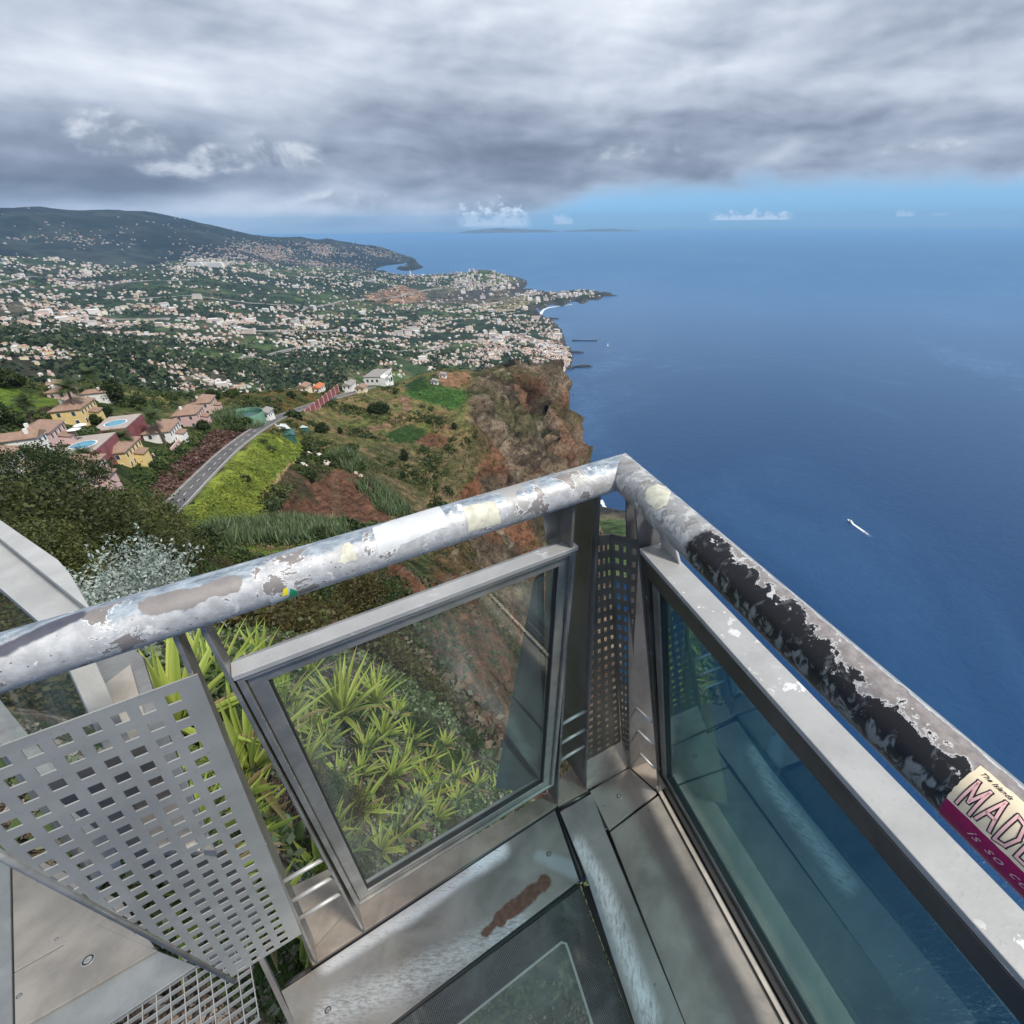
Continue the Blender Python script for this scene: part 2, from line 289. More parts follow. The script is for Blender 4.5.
def b_railR(N):
    uv = N.new('ShaderNodeUVMap').outputs[0]; u, a, _ = N.xyz(uv); P = N.comb(u, N.m('MULTIPLY', a, .036), 0)
    n = N.noise(P, 16, 8, .62, .4); n1 = N.noise(P, 42, 8, .68, .3); nf = N.noise(P, 90, 5, .65); nst = N.noise(N.v('MULTIPLY', P, (1.6, 1, 1)), 45, 6, .62, 1.0)
    grey = N.mix(N.ss(n, .3, .7), (.27, .28, .28), (.40, .41, .41))
    # edge of the bare brown-grey band
    wob = N.m('ADD', N.m('MULTIPLY', N.m('SUBTRACT', n, .5), 2.0), N.m('MULTIPLY', N.m('SUBTRACT', n1, .5), 2.6))
    lo = N.m('ADD', .0, N.ss(u, .32, .95, 0.0, .75)); e = N.m('ADD', N.m('SUBTRACT', a, lo), wob)
    top = N.ss(N.m('ADD', a, N.m('MULTIPLY', wob, .25)), -.42, -.36)
    black = N.mix(N.ss(nst, .56, .66), (.010, .010, .012), (.085, .09, .095))
    mottle = N.mix(N.ss(nst, .47, .56), (.03, .03, .028), (.20, .22, .22))
    low = N.mix(N.ss(N.m('ADD', a, N.m('MULTIPLY', N.m('SUBTRACT', nst, .5), 1.2)), 1.15, 1.45), black, mottle)
    low = N.mix(N.ss(a, 1.75, 2.0), low, (.10, .095, .09))
    brown = N.mix(N.ss(nf, .3, .7), (.21, .185, .175), (.335, .305, .29))
    col = N.mix(N.ss(e, -.03, .03), brown, low)
    rim = N.m('MULTIPLY', N.m('MULTIPLY', N.ss(e, -.12, -.07), N.ss(e, .04, .0)), N.ss(nf, .38, .52, .15, .9)); col = N.mix(rim, col, (.60, .59, .58))
    isl = N.ss(N.noise(N.v('ADD', P, (7, 3, 0)), 38, 6, .6), .635, .65); col = N.mix(N.m('MULTIPLY', isl, N.ss(a, 1.25, .9)), col, (.60, .59, .58))
    col = N.mix(top, grey, col)
    tr = N.m('MULTIPLY', N.ss(N.m('ADD', a, N.m('MULTIPLY', wob, .25)), -.47, -.43), N.ss(N.m('ADD', a, N.m('MULTIPLY', wob, .25)), -.34, -.38)); col = N.mix(N.m('MULTIPLY', tr, .8), col, (.62, .62, .62))
    # first stretch after the corner is still painted grey, then scraped
    cor = N.ss(N.m('ADD', u, N.m('MULTIPLY', N.m('SUBTRACT', n, .5), .10)), .335, .315)
    g2 = N.mix(N.ss(n1, .50, .54), (.33, .33, .33), N.mix(N.ss(n, .48, .50), (.24, .235, .22), (.52, .52, .50)))
    col = N.mix(cor, col, g2)
    return principled(N, col, N.ss(n1, .3, .7, .28, .5), .25, N.bump(N.m('ADD', rim, N.m('MULTIPLY', nf, .4)), .3, .002))
M['rail_right'] = mat('black_scuffed_handrail', b_railR)
def b_beam(N):
    p, n, n2, fine, col = metal_base(N, c=(.40, .41, .42), var=.12, scale=8, gr=.2, grime=(.36, .35, .34))
    f = N.noise(p, 34, 7, .62, .3); dm = N.ss(N.noise(p, 5, 3), .45, .6)
    fl = N.m('MULTIPLY', N.ss(f, .585, .60), dm); col = N.mix(fl, col, (.74, .75, .74))
    return principled(N, col, .5, .3, N.bump(N.m('ADD', fl, fine), .15, .002))
M['beam'] = mat('flaking_beam', b_beam)
def b_glass(tint, refl, dirt, film=(.62, .66, .62), sc=3.0, gc=(.95, 1, .98)):
    def b(N):
        p = worldpos(N); lw = N.new('ShaderNodeFresnel'); N.L.new(N.m('ADD', 1.52, N.m('MULTIPLY', N.new('ShaderNodeNewGeometry').outputs['Backfacing'], 1/1.52-1.52)), lw.inputs[0])
        tr = N.new('ShaderNodeBsdfTransparent'); N.put(tr.inputs[0], tuple(tint)+(1,))
        gl = N.new('ShaderNodeBsdfGlossy'); gl.inputs[1].default_value = .012; N.put(gl.inputs[0], tuple(gc)+(1,))
        mx = N.new('ShaderNodeMixShader'); N.L.new(N.m('MINIMUM', N.m('MULTIPLY', lw.outputs[0], refl), 1.0), mx.inputs[0]); N.L.new(tr.outputs[0], mx.inputs[1]); N.L.new(gl.outputs[0], mx.inputs[2])
        df = N.new('ShaderNodeBsdfDiffuse'); N.put(df.inputs[0], tuple(film)+(1,))
        smear = N.noise(N.v('MULTIPLY', p, (1, 1, .35)), sc, 6, .6, 1.2); spots = N.noise(p, 70, 4, .75)
        f = N.m('ADD', N.m('MULTIPLY', N.ss(smear, .45, .72), dirt), N.m('MULTIPLY', N.ss(spots, .62, .72), dirt*.8))
        f = N.m('ADD', f, dirt*.25)
        mx2 = N.new('ShaderNodeMixShader'); N.L.new(f, mx2.inputs[0]); N.L.new(mx.outputs[0], mx2.inputs[1]); N.L.new(df.outputs[0], mx2.inputs[2])
        return mx2.outputs[0]
    return b
M['glass_left'] = mat('dusty_clear_glass', b_glass((.92, .94, .92), .5, .055, sc=4))
M['glass_right'] = mat('tinted_glass', b_glass((.56, .72, .74), 2.0, .24, (.13, .30, .32), gc=(.52, .74, .76)))
M['glass_wing'] = mat('green_glass', b_glass((.55, .68, .63), 1.5, .22, (.33, .42, .38)))
def b_fglass(N):
    # dark floor glass: a fritted border with rows of small pale grip dots, clearer in the middle
    p = worldpos(N); uv = N.new('ShaderNodeUVMap').outputs[0]; u, w, _ = N.xyz(uv)
    rot = N.new('ShaderNodeMapping'); N.L.new(p, rot.inputs[0]); rot.inputs['Rotation'].default_value = (0, 0, math.radians(-34)); rot.inputs['Scale'].default_value = (230, 230, 0)
    fr = N.v('FRACTION', rot.outputs[0]); dd = N.v('LENGTH', N.v('SUBTRACT', N.v('MULTIPLY', fr, (1, 1, 0)), (.5, .5, 0)))
    dots = N.ss(dd, .20, .12)
    border = N.m('SUBTRACT', 1.0, N.ss(u, .085, .095))
    n = N.noise(p, 9, 6, .6, .8)
    dust = N.ss(n, .42, .75, .05, .42)
    tr = N.new('ShaderNodeBsdfTransparent'); N.put(tr.inputs[0], (.58, .62, .56, 1))
    df = N.new('ShaderNodeBsdfDiffuse'); N.put(df.inputs[0], N.mix(dust, (.11, .125, .12), (.30, .33, .31)))
    mid = N.new('ShaderNodeMixShader'); mid.inputs[0].default_value = .62; N.L.new(tr.outputs[0], mid.inputs[1]); N.L.new(df.outputs[0], mid.inputs[2])
    bc = N.mix(N.m('MULTIPLY', dots, .42), N.mix(dust, (.016, .020, .020), (.10, .12, .12)), (.42, .44, .42))
    bo = principled(N, bc, .25, 0)
    mx = N.new('ShaderNodeMixShader'); N.L.new(N.m('MAXIMUM', border, N.m('MULTIPLY', dots, .35)), mx.inputs[0]); N.L.new(mid.outputs[0], mx.inputs[1]); N.L.new(bo, mx.inputs[2])
    fr_l = N.m('MULTIPLY', N.ss(u, .088, .090), N.ss(u, .096, .094)); mxl = N.new('ShaderNodeMixShader'); N.L.new(N.m('MULTIPLY', fr_l, .6), mxl.inputs[0]); N.L.new(mx.outputs[0], mxl.inputs[1]); N.L.new(principled(N, (.42, .44, .42), .4), mxl.inputs[2]); mx = mxl
    gl = N.new('ShaderNodeBsdfGlossy'); gl.inputs[1].default_value = .08
    fz = N.new('ShaderNodeFresnel'); mx2 = N.new('ShaderNodeMixShader'); N.L.new(fz.outputs[0], mx2.inputs[0]); N.L.new(mx.outputs[0], mx2.inputs[1]); N.L.new(gl.outputs[0], mx2.inputs[2])
    return mx2.outputs[0]
M['floor_glass'] = mat('fritted_floor_glass', b_fglass)
# ------------------------------------------------------------------ solid helpers
def prism(name, ring0, ring1, mats, parent=None, **kw):
    n = len(ring0); v = list(ring0)+list(ring1)
    f = [tuple(range(n)), tuple(range(2*n-1, n-1, -1))]+[(i, (i+1) % n, n+(i+1) % n, n+i) for i in range(n)]
    o = mesh_obj(name, v, f, mats, parent, **kw)
    bm = bmesh.new(); bm.from_mesh(o.data); bmesh.ops.recalc_face_normals(bm, faces=bm.faces); bm.to_mesh(o.data); bm.free(); return o
def bevel(o, w=.002, seg_=2):
    m_ = o.modifiers.new('bevel', 'BEVEL'); m_.width = w; m_.segments = seg_; m_.limit_method = 'ANGLE'; return o
def slab(name, W, pts, o0, o1, mt, parent=None, bv=.0015):
    o = prism(name, [W.pt(a, z, o0) for a, z in pts], [W.pt(a, z, o1) for a, z in pts], mt, parent)
    if bv: bevel(o, bv)
    return o
def bar_between(name, p, q, r, mt, parent=None, seg_=12):
    p, q = Vector(p), Vector(q); d = (q-p); z = d.normalized(); x = z.orthogonal().normalized(); y = z.cross(x)
    v = []; f = []
    for k, c in enumerate((p, q)):
        for i in range(seg_):
            a = 2*math.pi*i/seg_; v.append(c+x*r*math.cos(a)+y*r*math.sin(a))
    for i in range(seg_): f.append((i, (i+1) % seg_, seg_+(i+1) % seg_, seg_+i))
    f += [tuple(range(seg_-1, -1, -1)), tuple(range(seg_, 2*seg_))]
    o = mesh_obj(name, v, f, mt, parent); 
    for p_ in o.data.polygons: p_.use_smooth = len(p_.vertices) == 4
    return o
def fplate(name, pix, z, th, mt, parent=None, bv=.0012, uv=None):
    top = [onz(x, y, z) for x, y in pix]; bot = [q-np.array([0, 0, th]) for q in top]
    o = prism(name, bot, top, mt, parent); bevel(o, bv, 1); return o
def frame_ring(name, W, outer, width, o0, o1, mt, parent):
    """rectangular frame: outer corners (a,z) in order TL,TR,BR,BL; inner corners inset by width"""
    o_ = [np.array(p) for p in outer]; c = sum(o_)/4
    inn = []
    n = 4
    for i in range(n):
        p = o_[i]; e1 = (o_[(i+1) % n]-p); e0 = (o_[i-1]-p); e1 = e1/np.linalg.norm(e1); e0 = e0/np.linalg.norm(e0)
        s = abs(e0[0]*e1[1]-e0[1]*e1[0]); inn.append(p+(e0+e1)*width/s)
    v = []
    for off in (o0, o1):
        for p in o_: v.append(W.pt(p[0], p[1], off))
        for p in inn: v.append(W.pt(p[0], p[1], off))
    f = []
    for i in range(4):
        j = (i+1) % 4
        f += [(i, j, 4+j, 4+i), (8+i, 12+i, 12+j, 8+j), (i, 8+i, 8+j, j), (4+i, 4+j, 12+j, 12+i)]
    o = mesh_obj(name, v, f, mt, parent); bm = bmesh.new(); bm.from_mesh(o.data); bmesh.ops.recalc_face_normals(bm, faces=bm.faces); bm.to_mesh(o.data); bm.free(); bevel(o, .0015); return o, inn
# ------------------------------------------------------------------ railings
R = .036; ZR = 1.235; EO = -.011
def cornerpt(sL, sR, z):
    q = np.linalg.solve(np.array([nL[:2], nR[:2]]), [nL[:2]@B[:2]+sL, nR[:2]@B[:2]+sR]); return np.array([q[0], q[1], z])
RC = cornerpt(TL*ZR+EO, TR*ZR+EO, ZR)
def railpt(d, n, a, phi, r=R): return RC+d*a+n*(r*math.sin(phi))+np.array([0, 0, r*math.cos(phi)])
def rail_px(d, n, x, y, r=R):
    w = ray(x, y); o = C0-RC
    # component perpendicular to the axis
    w2 = w-(w@d)*d; o2 = o-(o@d)*d; A = w2@w2; Bq = 2*w2@o2; Cq = o2@o2-r*r; D = Bq*Bq-4*A*Cq
    t = (-Bq-math.sqrt(max(D, 0)))/(2*A); q = C0+w*t-RC; return float(q@d), math.atan2(float(q@n), float(q[2]))
railing1 = empty('railing', tuple(WL.pt(.65, Z0)))
tag(railing1, 'metal railing on the cliff side with clear glass panel and peeling grey and white handrail', 'railing')
railing2 = empty('railing', tuple(WR.pt(.8, Z0)))
tag(railing2, 'metal railing on the sea side with tinted glass panel and scuffed black handrail', 'railing')
def keep(o, par):
    o.parent = par; o.matrix_parent_inverse = Matrix.Translation(-par.location); return o
def kids(par, *obs):
    for o in obs: keep(o, par)
def handrail(name, d, n, other_d, L, mt, par):
    NU, NV = 160, 48
    # mitre plane normal
    mn = (d-other_d); mn = mn/np.linalg.norm(mn); v = []; uv = []
    for i in range(NU+1):
        for k in range(NV+1):
            ph = -math.pi+2*math.pi*k/NV; base = n*(R*math.sin(ph))+np.array([0, 0, R*math.cos(ph)])
            a0 = -(base@mn)/(d@mn); t = i/NU; a = a0+(L-a0)*t
            v.append(RC+base+d*a); uv.append((a, ph))
    f = [(i*(NV+1)+k, i*(NV+1)+k+1, (i+1)*(NV+1)+k+1, (i+1)*(NV+1)+k) for i in range(NU) for k in range(NV)]
    return keep(mesh_obj(name, v, f, mt, None, smooth=True, uv=uv), par)
railL = handrail('handrail', -dL, nL, dR, 1.62, M['rail_left'], railing1); tag(railL, 'round grey handrail with peeling white and brown paint')
railR = handrail('handrail', dR, nR, -dL, 2.6, M['rail_right'], railing2); tag(railR, 'round black handrail with bare brown patches')
def patch(name, d, n, pts, mt, rail, lift=.0006, res=.003):
    """thin sticker following the tube; pts are (a, phi*R) in metres"""
    bm = bmesh.new(); vs = [bm.verts.new((p[0], p[1], 0)) for p in pts]; bm.faces.new(vs); return wrap(bm, name, d, n, mt, rail, lift, res)
def wrap(bm, name, d, n, mt, rail, lift, res=.003):
    bmesh.ops.triangulate(bm, faces=bm.faces)
    ys = [v.co.y for v in bm.verts]; y0, y1 = min(ys), max(ys); k = max(1, int((y1-y0)/res))
    for i in range(1, k):
        y = y0+(y1-y0)*i/k; bmesh.ops.bisect_plane(bm, geom=bm.verts[:]+bm.edges[:]+bm.faces[:], plane_co=(0, y, 0), plane_no=(0, 1, 0))
    uv = [(v.co.x, v.co.y) for v in bm.verts]
    for v in bm.verts: v.co = Vector(railpt(d, n, v.co.x, v.co.y/R, R+lift))
    me = bpy.data.meshes.new(name); bm.to_mesh(me); bm.free(); me.materials.append(mt)
    o = bpy.data.objects.new(name, me); COL.objects.link(o); o.parent = rail; 
    # outward normals
    c = RC
    for p in me.polygons: p.use_smooth = True
    return o
def rpx(d, n, pts): return [(a, ph*R) for a, ph in (rail_px(d, n, x, y) for x, y in pts)]
def ragged(pts, amp=.0015, step=.004, seed=1):
    rr = random.Random(seed); out = []
    for i, p in enumerate(pts):
        q = pts[(i+1) % len(pts)]; L = math.dist(p, q); k = max(1, int(L/step))
        for j in range(k): t = j/k; out.append((p[0]+(q[0]-p[0])*t+rr.uniform(-amp, amp), p[1]+(q[1]-p[1])*t+rr.uniform(-amp, amp)))
    return out
M['tape'] = simple('white_tape', (.52, .54, .55), .5, 0, .08, 40); M['tape_old'] = simple('cream_tape', (.50, .49, .40), .6, 0, .2, 60); M['green'] = simple('green_print', (.01, .24, .10), .4, 0, .2, 50)
M['yellow'] = simple('yellow_print', (.80, .68, .03), .4, 0, .1, 50); M['ink'] = simple('black_ink', (.012, .01, .016), .4); M['cream'] = simple('cream_paper', (.74, .63, .45), .45, 0, .10, 30)
M['magenta'] = simple('magenta_print', (.27, .006, .075), .4, 0, .12, 40); M['pink'] = simple('pink_wash', (.80, .47, .45), .5, 0, .15, 50); M['white_ink'] = simple('white_ink', (.62, .45, .47), .5)
MD = -dL
tag(patch('sticker', MD, nL, ragged(rpx(MD, nL, [(372, 528), (438, 506), (449, 527), (436, 530), (378, 555)]), .0008), M['tape'], railL), 'strip of white tape wrapped over the handrail')
tag(patch('sticker', MD, nL, ragged(rpx(MD, nL, [(462, 507), (494, 501), (501, 523), (468, 532)]), .0012, seed=3), M['tape_old'], railL), 'torn cream sticker remnant')
tag(patch('sticker', MD, nL, ragged(rpx(MD, nL, [(345, 543), (350, 541), (357, 559), (344, 565), (338, 562)]), .002, seed=5), M['tape_old'], railL, .0008), 'small torn cream sticker remnant')
tag(patch('sticker', MD, nL, ragged(rpx(MD, nL, [(268, 596), (272, 599), (277, 592), (280, 597), (288, 581), (292, 579), (298, 593), (299, 597), (272, 605)]), .001, seed=8), M['tape'], railL, .0006), 'torn green, yellow and white sticker')
patch('sticker_print', MD, nL, rpx(MD, nL, [(274, 604), (289, 596), (290, 588), (296, 590), (299, 595), (296, 599)]), M['green'], railL, .0010)
patch('sticker_print', MD, nL, rpx(MD, nL, [(282, 596), (283, 589), (287, 587), (288, 594)]), M['yellow'], railL, .0013)
tag(patch('sticker', dR, nR, ragged(rpx(dR, nR, [(648, 488), (660, 485), (671, 492), (668, 506), (656, 511), (645, 500)]), .0022, .003, seed=12), M['tape_old'], railR, .0006), 'torn cream sticker remnant just past the corner')
# the lettered sticker on the right rail
a0, p0 = rail_px(dR, nR, 938, 803); a1, p1 = rail_px(dR, nR, 985, 777); phs = (p1*R, 0)
SA = a0-.0; 
_c = rpx(dR, nR, [(983, 775), (934, 803), (998, 893)])
y_top, y_bot = _c[0][1], _c[1][1]; aS = (_c[0][0]+_c[1][0])/2; aE = aS+.165
a_m0, p_m0 = rail_px(dR, nR, 944, 795)
y_mid = p_m0*R
y_bot = max(y_bot, y_mid+.022)
sc_ = y_top-.006
def rectp(x0, x1, y0, y1, k=24):
    t = [(x0+(x1-x0)*i/k, y0) for i in range(k+1)]; return t+[(x1-(x1-x0)*i/k, y1) for i in range(k+1)]
st = tag(patch('sticker', dR, nR, ragged(rectp(aS, aE, sc_, y_mid), .0006), M['cream'], railR, .0006), 'cream and magenta sticker lettered MADEIRA')
patch('sticker_band', dR, nR, rectp(aS, aE, y_mid, y_bot+.010), M['magenta'], railR, .0007)
def text_bm(body, size, off=0.0, rot=0.0, loc=(0, 0), sx=1.0, shear=0.0, space=1.0):
    cu = bpy.data.curves.new('txt', 'FONT'); cu.body = body; cu.size = size; cu.offset = off; cu.shear = shear; cu.space_character = space; cu.resolution_u = 3
    ob = bpy.data.objects.new('txt', cu); COL.objects.link(ob); dg = bpy.context.evaluated_depsgraph_get(); dg.update(); me = bpy.data.meshes.new_from_object(ob.evaluated_get(dg))
    bpy.data.objects.remove(ob); bm = bmesh.new(); bm.from_mesh(me); bpy.data.meshes.remove(me)
    for v in bm.verts: v.co.x *= sx
    bmesh.ops.transform(bm, matrix=Matrix.Translation((loc[0], loc[1], 0)) @ Matrix.Rotation(rot, 4, 'Z'), verts=bm.verts); return bm
def flip(bm, yc):
    for v in bm.verts: v.co.y = yc-(v.co.y-yc)
    return bm
hgt = abs(y_mid-sc_)
def letters(body, size, x, y, mt, off, lift, sx=1.0, name='sticker_print', shear=0.0, space=1.0):
    bm = text_bm(body, size, off, 0, (0, 0), sx, shear, space)
    for v in bm.verts: v.co = Vector((x+v.co.x, y-v.co.y, 0))
    return wrap(bm, name, dR, nR, mt, railR, lift, .0025)
GL = {'M': [[(0, 0), (.05, 1), (.5, .30), (.95, 1), (1, 0)]], 'A': [[(0, 0), (.5, 1), (1, 0)], [(.2, .38), (.8, .38)]], 'D': [[(.05, 0), (.05, 1), (.7, .92), (.98, .5), (.7, .08), (.05, 0)]], 'E': [[(.95, 1), (.05, 1), (.05, 0), (.95, 0)], [(.05, .5), (.8, .5)]], 'I': [[(.1, 1), (.9, 1)], [(.5, 1), (.5, 0)], [(.1, 0), (.9, 0)]], 'R': [[(.05, 0), (.05, 1), (.8, .92), (.9, .68), (.7, .5), (.05, .45)], [(.4, .47), (.98, 0)]]}
def strokes(x0, y0, hgt_, wid_, gap, w, mt, lift):
    bm = bmesh.new(); x = x0
    for k, ch in enumerate('MADEIRA'):
        ww = wid_*(.6 if ch == 'I' else 1); rj = random.Random(k); jy = rj.uniform(-.05, .05)*hgt_; jh = hgt_*rj.uniform(.9, 1.05)
        for line in GL[ch]:
            P = [(x+px_*ww, y0+jy-py_*jh) for px_, py_ in line]
            for (ax_, ay_), (bx_, by_) in zip(P, P[1:]):
                d_ = math.hypot(bx_-ax_, by_-ay_); ux, uy = (bx_-ax_)/d_, (by_-ay_)/d_; e = w*.45
                q = [bm.verts.new((ax_-ux*e-uy*w/2, ay_-uy*e+ux*w/2, 0)), bm.verts.new((bx_+ux*e-uy*w/2, by_+uy*e+ux*w/2, 0)), bm.verts.new((bx_+ux*e+uy*w/2, by_+uy*e-ux*w/2, 0)), bm.verts.new((ax_-ux*e+uy*w/2, ay_-uy*e-ux*w/2, 0))]; bm.faces.new(q)
        x += ww+gap
    return wrap(bm, 'sticker_print', dR, nR, mt, railR, lift, .002)
strokes(aS+.008, y_mid-.005, .026, .0115, .0048, .0044, M['ink'], .0009)
strokes(aS+.008, y_mid-.005, .026, .0115, .0048, .0022, M['pink'], .0014)
letters('The Islands', .0058, aS+.004, sc_+.0075, M['ink'], .0001, .0009, 1.0, shear=.5)
letters('is so cool', .012, aS+.024, y_mid+.013, M['white_ink'], .0000, .0010, 1.15, shear=.6, space=1.15)
# --- left railing parts
def L_(x, y, off=0.): return WL.px(x, y, off)
FT, FB = 1.07, .06
oc = [(.968, FT), (.325, FT), (.360, FB-.005), (.984, FB+.005)]
pan = empty('glass_panel'); keep(pan, railing1)
def under(par, *obs):
    for o in obs: o.parent = par
fr, inn = frame_ring('outer_frame', WL, oc, .010, -.055, 0.0, M['frame'], None)
oc2 = [tuple(np.array(p)+(np.array([np.mean([q[0] for q in oc]), .56])-np.array(p))*np.array([.035, .024])) for p in oc]
fr2, inn2 = frame_ring('inner_frame', WL, oc2, .026, -.040, -.010, M['frame'], None)
gk, inn3 = frame_ring('gasket', WL, [tuple(p) for p in inn2], .003, -.030, -.014, M['gasket'], None)
gl = slab('glass', WL, [tuple(p) for p in inn2], -.028, -.020, M['glass_left'], None, 0)
under(pan, fr, fr2, gk, gl)
tb = slab('top_beam', WL, [(.970, FT), (.970, FT+.012), (.323, FT+.012), (.323, FT)], -.034, .003, M['beam'], None); under(pan, tb)
def fin(name, W, top, bot, depth0, depth1, th, mt, par, ztop=None):
    (a1, z1), (a2, z2) = top, bot
    v0 = [(a1, z1), (a1+th, z1), (a2+th, z2), (a2, z2)]
    r0 = [W.pt(a, z, depth0) for a, z in v0]; r1 = [W.pt(a, z, depth1 if z > .3 else depth1*1.3) for a, z in v0]
    return keep(bevel(prism(name, r0, r1, mt), .001), par)
fin('post_plate', WL, (.335, 1.195), (.338, Z0), .0, -.10, .007, M['post'], railing1)
fin('post_plate', WL, (.272, 1.195), (.220, Z0), .0, -.13, .007, M['post'], railing1)
fin('post_plate', WL, (.968, 1.195), (.996, Z0), .002, -.05, .006, M['frame'], railing1)
fin('post_plate', WL, (1.000, 1.195), (1.122, Z0), .002, -.05, .006, M['frame'], railing1)
for z in (.385, .278, .175):
    k = (1.195-z)/1.295
    keep(bar_between('rod', WL.pt(.972+.028*k, z, -.012), WL.pt(1.003+.120*k, z, -.012), .0055, M['rod']), railing1)
    keep(bar_between('rod', WL.pt(.338, z, -.010), WL.pt(.274-.050*k, z, -.010), .005, M['rod']), railing1)
# --- perforated sheets
def perf(name, fn, na, nz, pa, pz, ha, hz, inside=None, margin=(.01, .012, .02, .02), mt=None, th=.0025, par=None):
    """fn maps (s,t) metres in the sheet to 3D; na x nz holes; inside(s,t) says if a hole is cut"""
    xs = [-margin[0]]; 
    for i in range(na): xs += [i*pa+margin[1], i*pa+margin[1]+ha]
    xs.append(xs[-1]+margin[0]); ys = [-margin[2]]
    for j in range(nz): ys += [j*pz, j*pz+hz]
    ys.append(ys[-1]+margin[3])
    idx = {}; v = []; f = []
    def vid(i, j):
        if (i, j) not in idx: idx[(i, j)] = len(v); v.append(fn(xs[i], ys[j]))
        return idx[(i, j)]
    for i in range(len(xs)-1):
        for j in range(len(ys)-1):
            hole = i % 2 == 1 and j % 2 == 1 and 0 < i < len(xs)-1 and 0 < j < len(ys)-1
            cx_, cy_ = (xs[i]+xs[i+1])/2, (ys[j]+ys[j+1])/2
            if inside and not inside(cx_, cy_): continue
            if hole: continue
            f.append((vid(i, j), vid(i+1, j), vid(i+1, j+1), vid(i, j+1)))
    o = mesh_obj(name, v, f, mt); m_ = o.modifiers.new('thickness', 'SOLIDIFY'); m_.thickness = th; m_.offset = 0
    return keep(o, par) if par else o
# near sheet: s runs away from the post, t runs down
def near_fn(s, t):
    z = 1.095-t*1.0; a = 1.017+.105*(1.095-z)+s
    return WL.pt(a, z, .004)
ztot = 24
perf('perforated_sheet', near_fn, 11, 24, .0308, .0408, .0172, .0205, lambda s, t: (1.017+.105*t+s) < 1.318-.052*t, (.012, .016, .020, .012), M['perf'], par=railing1)
e_ = [(1.318-.052*t, 1.095-t) for t in (-.01, .25, .5, .75, 1.01)]
for k in range(1): keep(bar_between('sheet_rim', WL.pt(1.318, 1.11, .004), WL.pt(1.262, .095, .004), .0060, M['frame']), railing1)
# far V sheet between the two corner posts
tTL, tC, tR_ = WL.pt(.275, 1.080, -.015), WL.pt(*WL.px(611, 534), 0), WR.pt(.245, 1.075, -.02)
bTL, bC = WL.pt(.222, .0, -.015), WL.pt(.062, .0, -.002)
bR_ = onz(629, 752, -.02)
def quadfn(a, b, c, d):  # a top-left, b top-right, c bottom-left, d bottom-right ; s,t in 0..1 scaled
    return lambda s, t: (a*(1-s)+b*s)*(1-t)+(c*(1-s)+d*s)*t
f1 = quadfn(tTL, tC, bTL, bC); f2 = quadfn(tC, tR_, bC, bR_)
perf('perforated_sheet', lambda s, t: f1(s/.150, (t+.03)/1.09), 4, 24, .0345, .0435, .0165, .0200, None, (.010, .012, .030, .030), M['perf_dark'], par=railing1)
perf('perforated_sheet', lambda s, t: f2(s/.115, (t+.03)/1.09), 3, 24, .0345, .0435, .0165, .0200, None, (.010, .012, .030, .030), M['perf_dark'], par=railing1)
kz = .055
kc = [WL.pt(.222, kz, -.012), WL.pt(*WL.px(622, 741), 0), onz(629, 746, .0)]
kb = [onz(587, 790, Z0), onz(624, 770, Z0), onz(629, 767, Z0)]
kk = prism('kick_plate', [kc[0], kc[1], kb[1], kb[0]], [q+np.array([-.002, .004, 0]) for q in (kc[0], kc[1], kb[1], kb[0])], M['kick']); keep(kk, railing1)
kk = prism('kick_plate', [kc[1], kc[2], kb[2], kb[1]], [q+np.array([.003, .003, 0]) for q in (kc[1], kc[2], kb[2], kb[1])], M['kick']); keep(kk, railing1)
# --- right railing parts
pan2 = empty('glass_panel'); keep(pan2, railing2)
ocR = [(.290, 1.068), (2.45, 1.068), (2.45, .045), (.170, .045)]
fr, innR = frame_ring('outer_frame', WR, ocR, .012, -.050, .0, M['dark_frame'], None)
oc2 = [(.308, 1.055), (2.43, 1.055), (2.43, .058), (.190, .058)]
fr2, innR2 = frame_ring('inner_frame', WR, oc2, .030, -.040, -.008, M['frame'], None)
glr = slab('glass', WR, [tuple(p) for p in innR2], -.028, -.020, M['glass_right'], None, 0)
gk, _ = frame_ring('gasket', WR, [tuple(p) for p in innR2], .004, -.032, -.012, M['gasket'], None)
tb = slab('top_beam', WR, [(.286, 1.070), (.284, 1.084), (2.46, 1.084), (2.46, 1.070)], -.054, .004, M['beam'], None)
tb2 = slab('top_beam_web', WR, [(.300, 1.070), (.300, 1.020), (2.46, 1.020), (2.46, 1.070)], -.058, .006, M['dark_frame'], None)
under(pan2, fr, fr2, glr, gk, tb, tb2)
fin('post_plate', WR, (.276, 1.195), (.155, Z0), .0, -.06, .007, M['post'], railing2)
# far plate of the right post
tp = WR.pt(.235, 1.195, .0); bp = onz(629, 768, Z0); outv = -nR*.10; thv = dR*.006
keep(bevel(prism('post_plate', [tp, tp+thv, bp+thv, bp], [tp+outv, tp+thv+outv, bp+thv+outv*1.2, bp+outv*1.2], M['post']), .001), railing2)
keep(slab('post_cap', WR, [(.282, 1.195), (.33, 1.19), (.372, 1.082), (.292, 1.082)], -.050, -.044, M['frame_light']), railing2)
keep(slab('post_back', WL, [(.345, 1.195), (.345, 1.082), (.372, 1.082), (.385, 1.195)][::-1], -.06, -.055, M['frame']), railing1)
for (xa, ya, xb, yb) in ((634, 706, 652, 722), (634, 727, 653, 745), (634, 747, 654, 768)):
    p_ = onz(xa, ya, .0); wa = WR.px(xb, yb, -.008); q_ = WR.pt(wa[0], wa[1], -.008)
    r_ = ray(xa, ya); k = (q_[2]-H)/r_[2]; p_ = C0+r_*k
    keep(bar_between('rod', p_, q_, .0045, M['rod']), railing2)
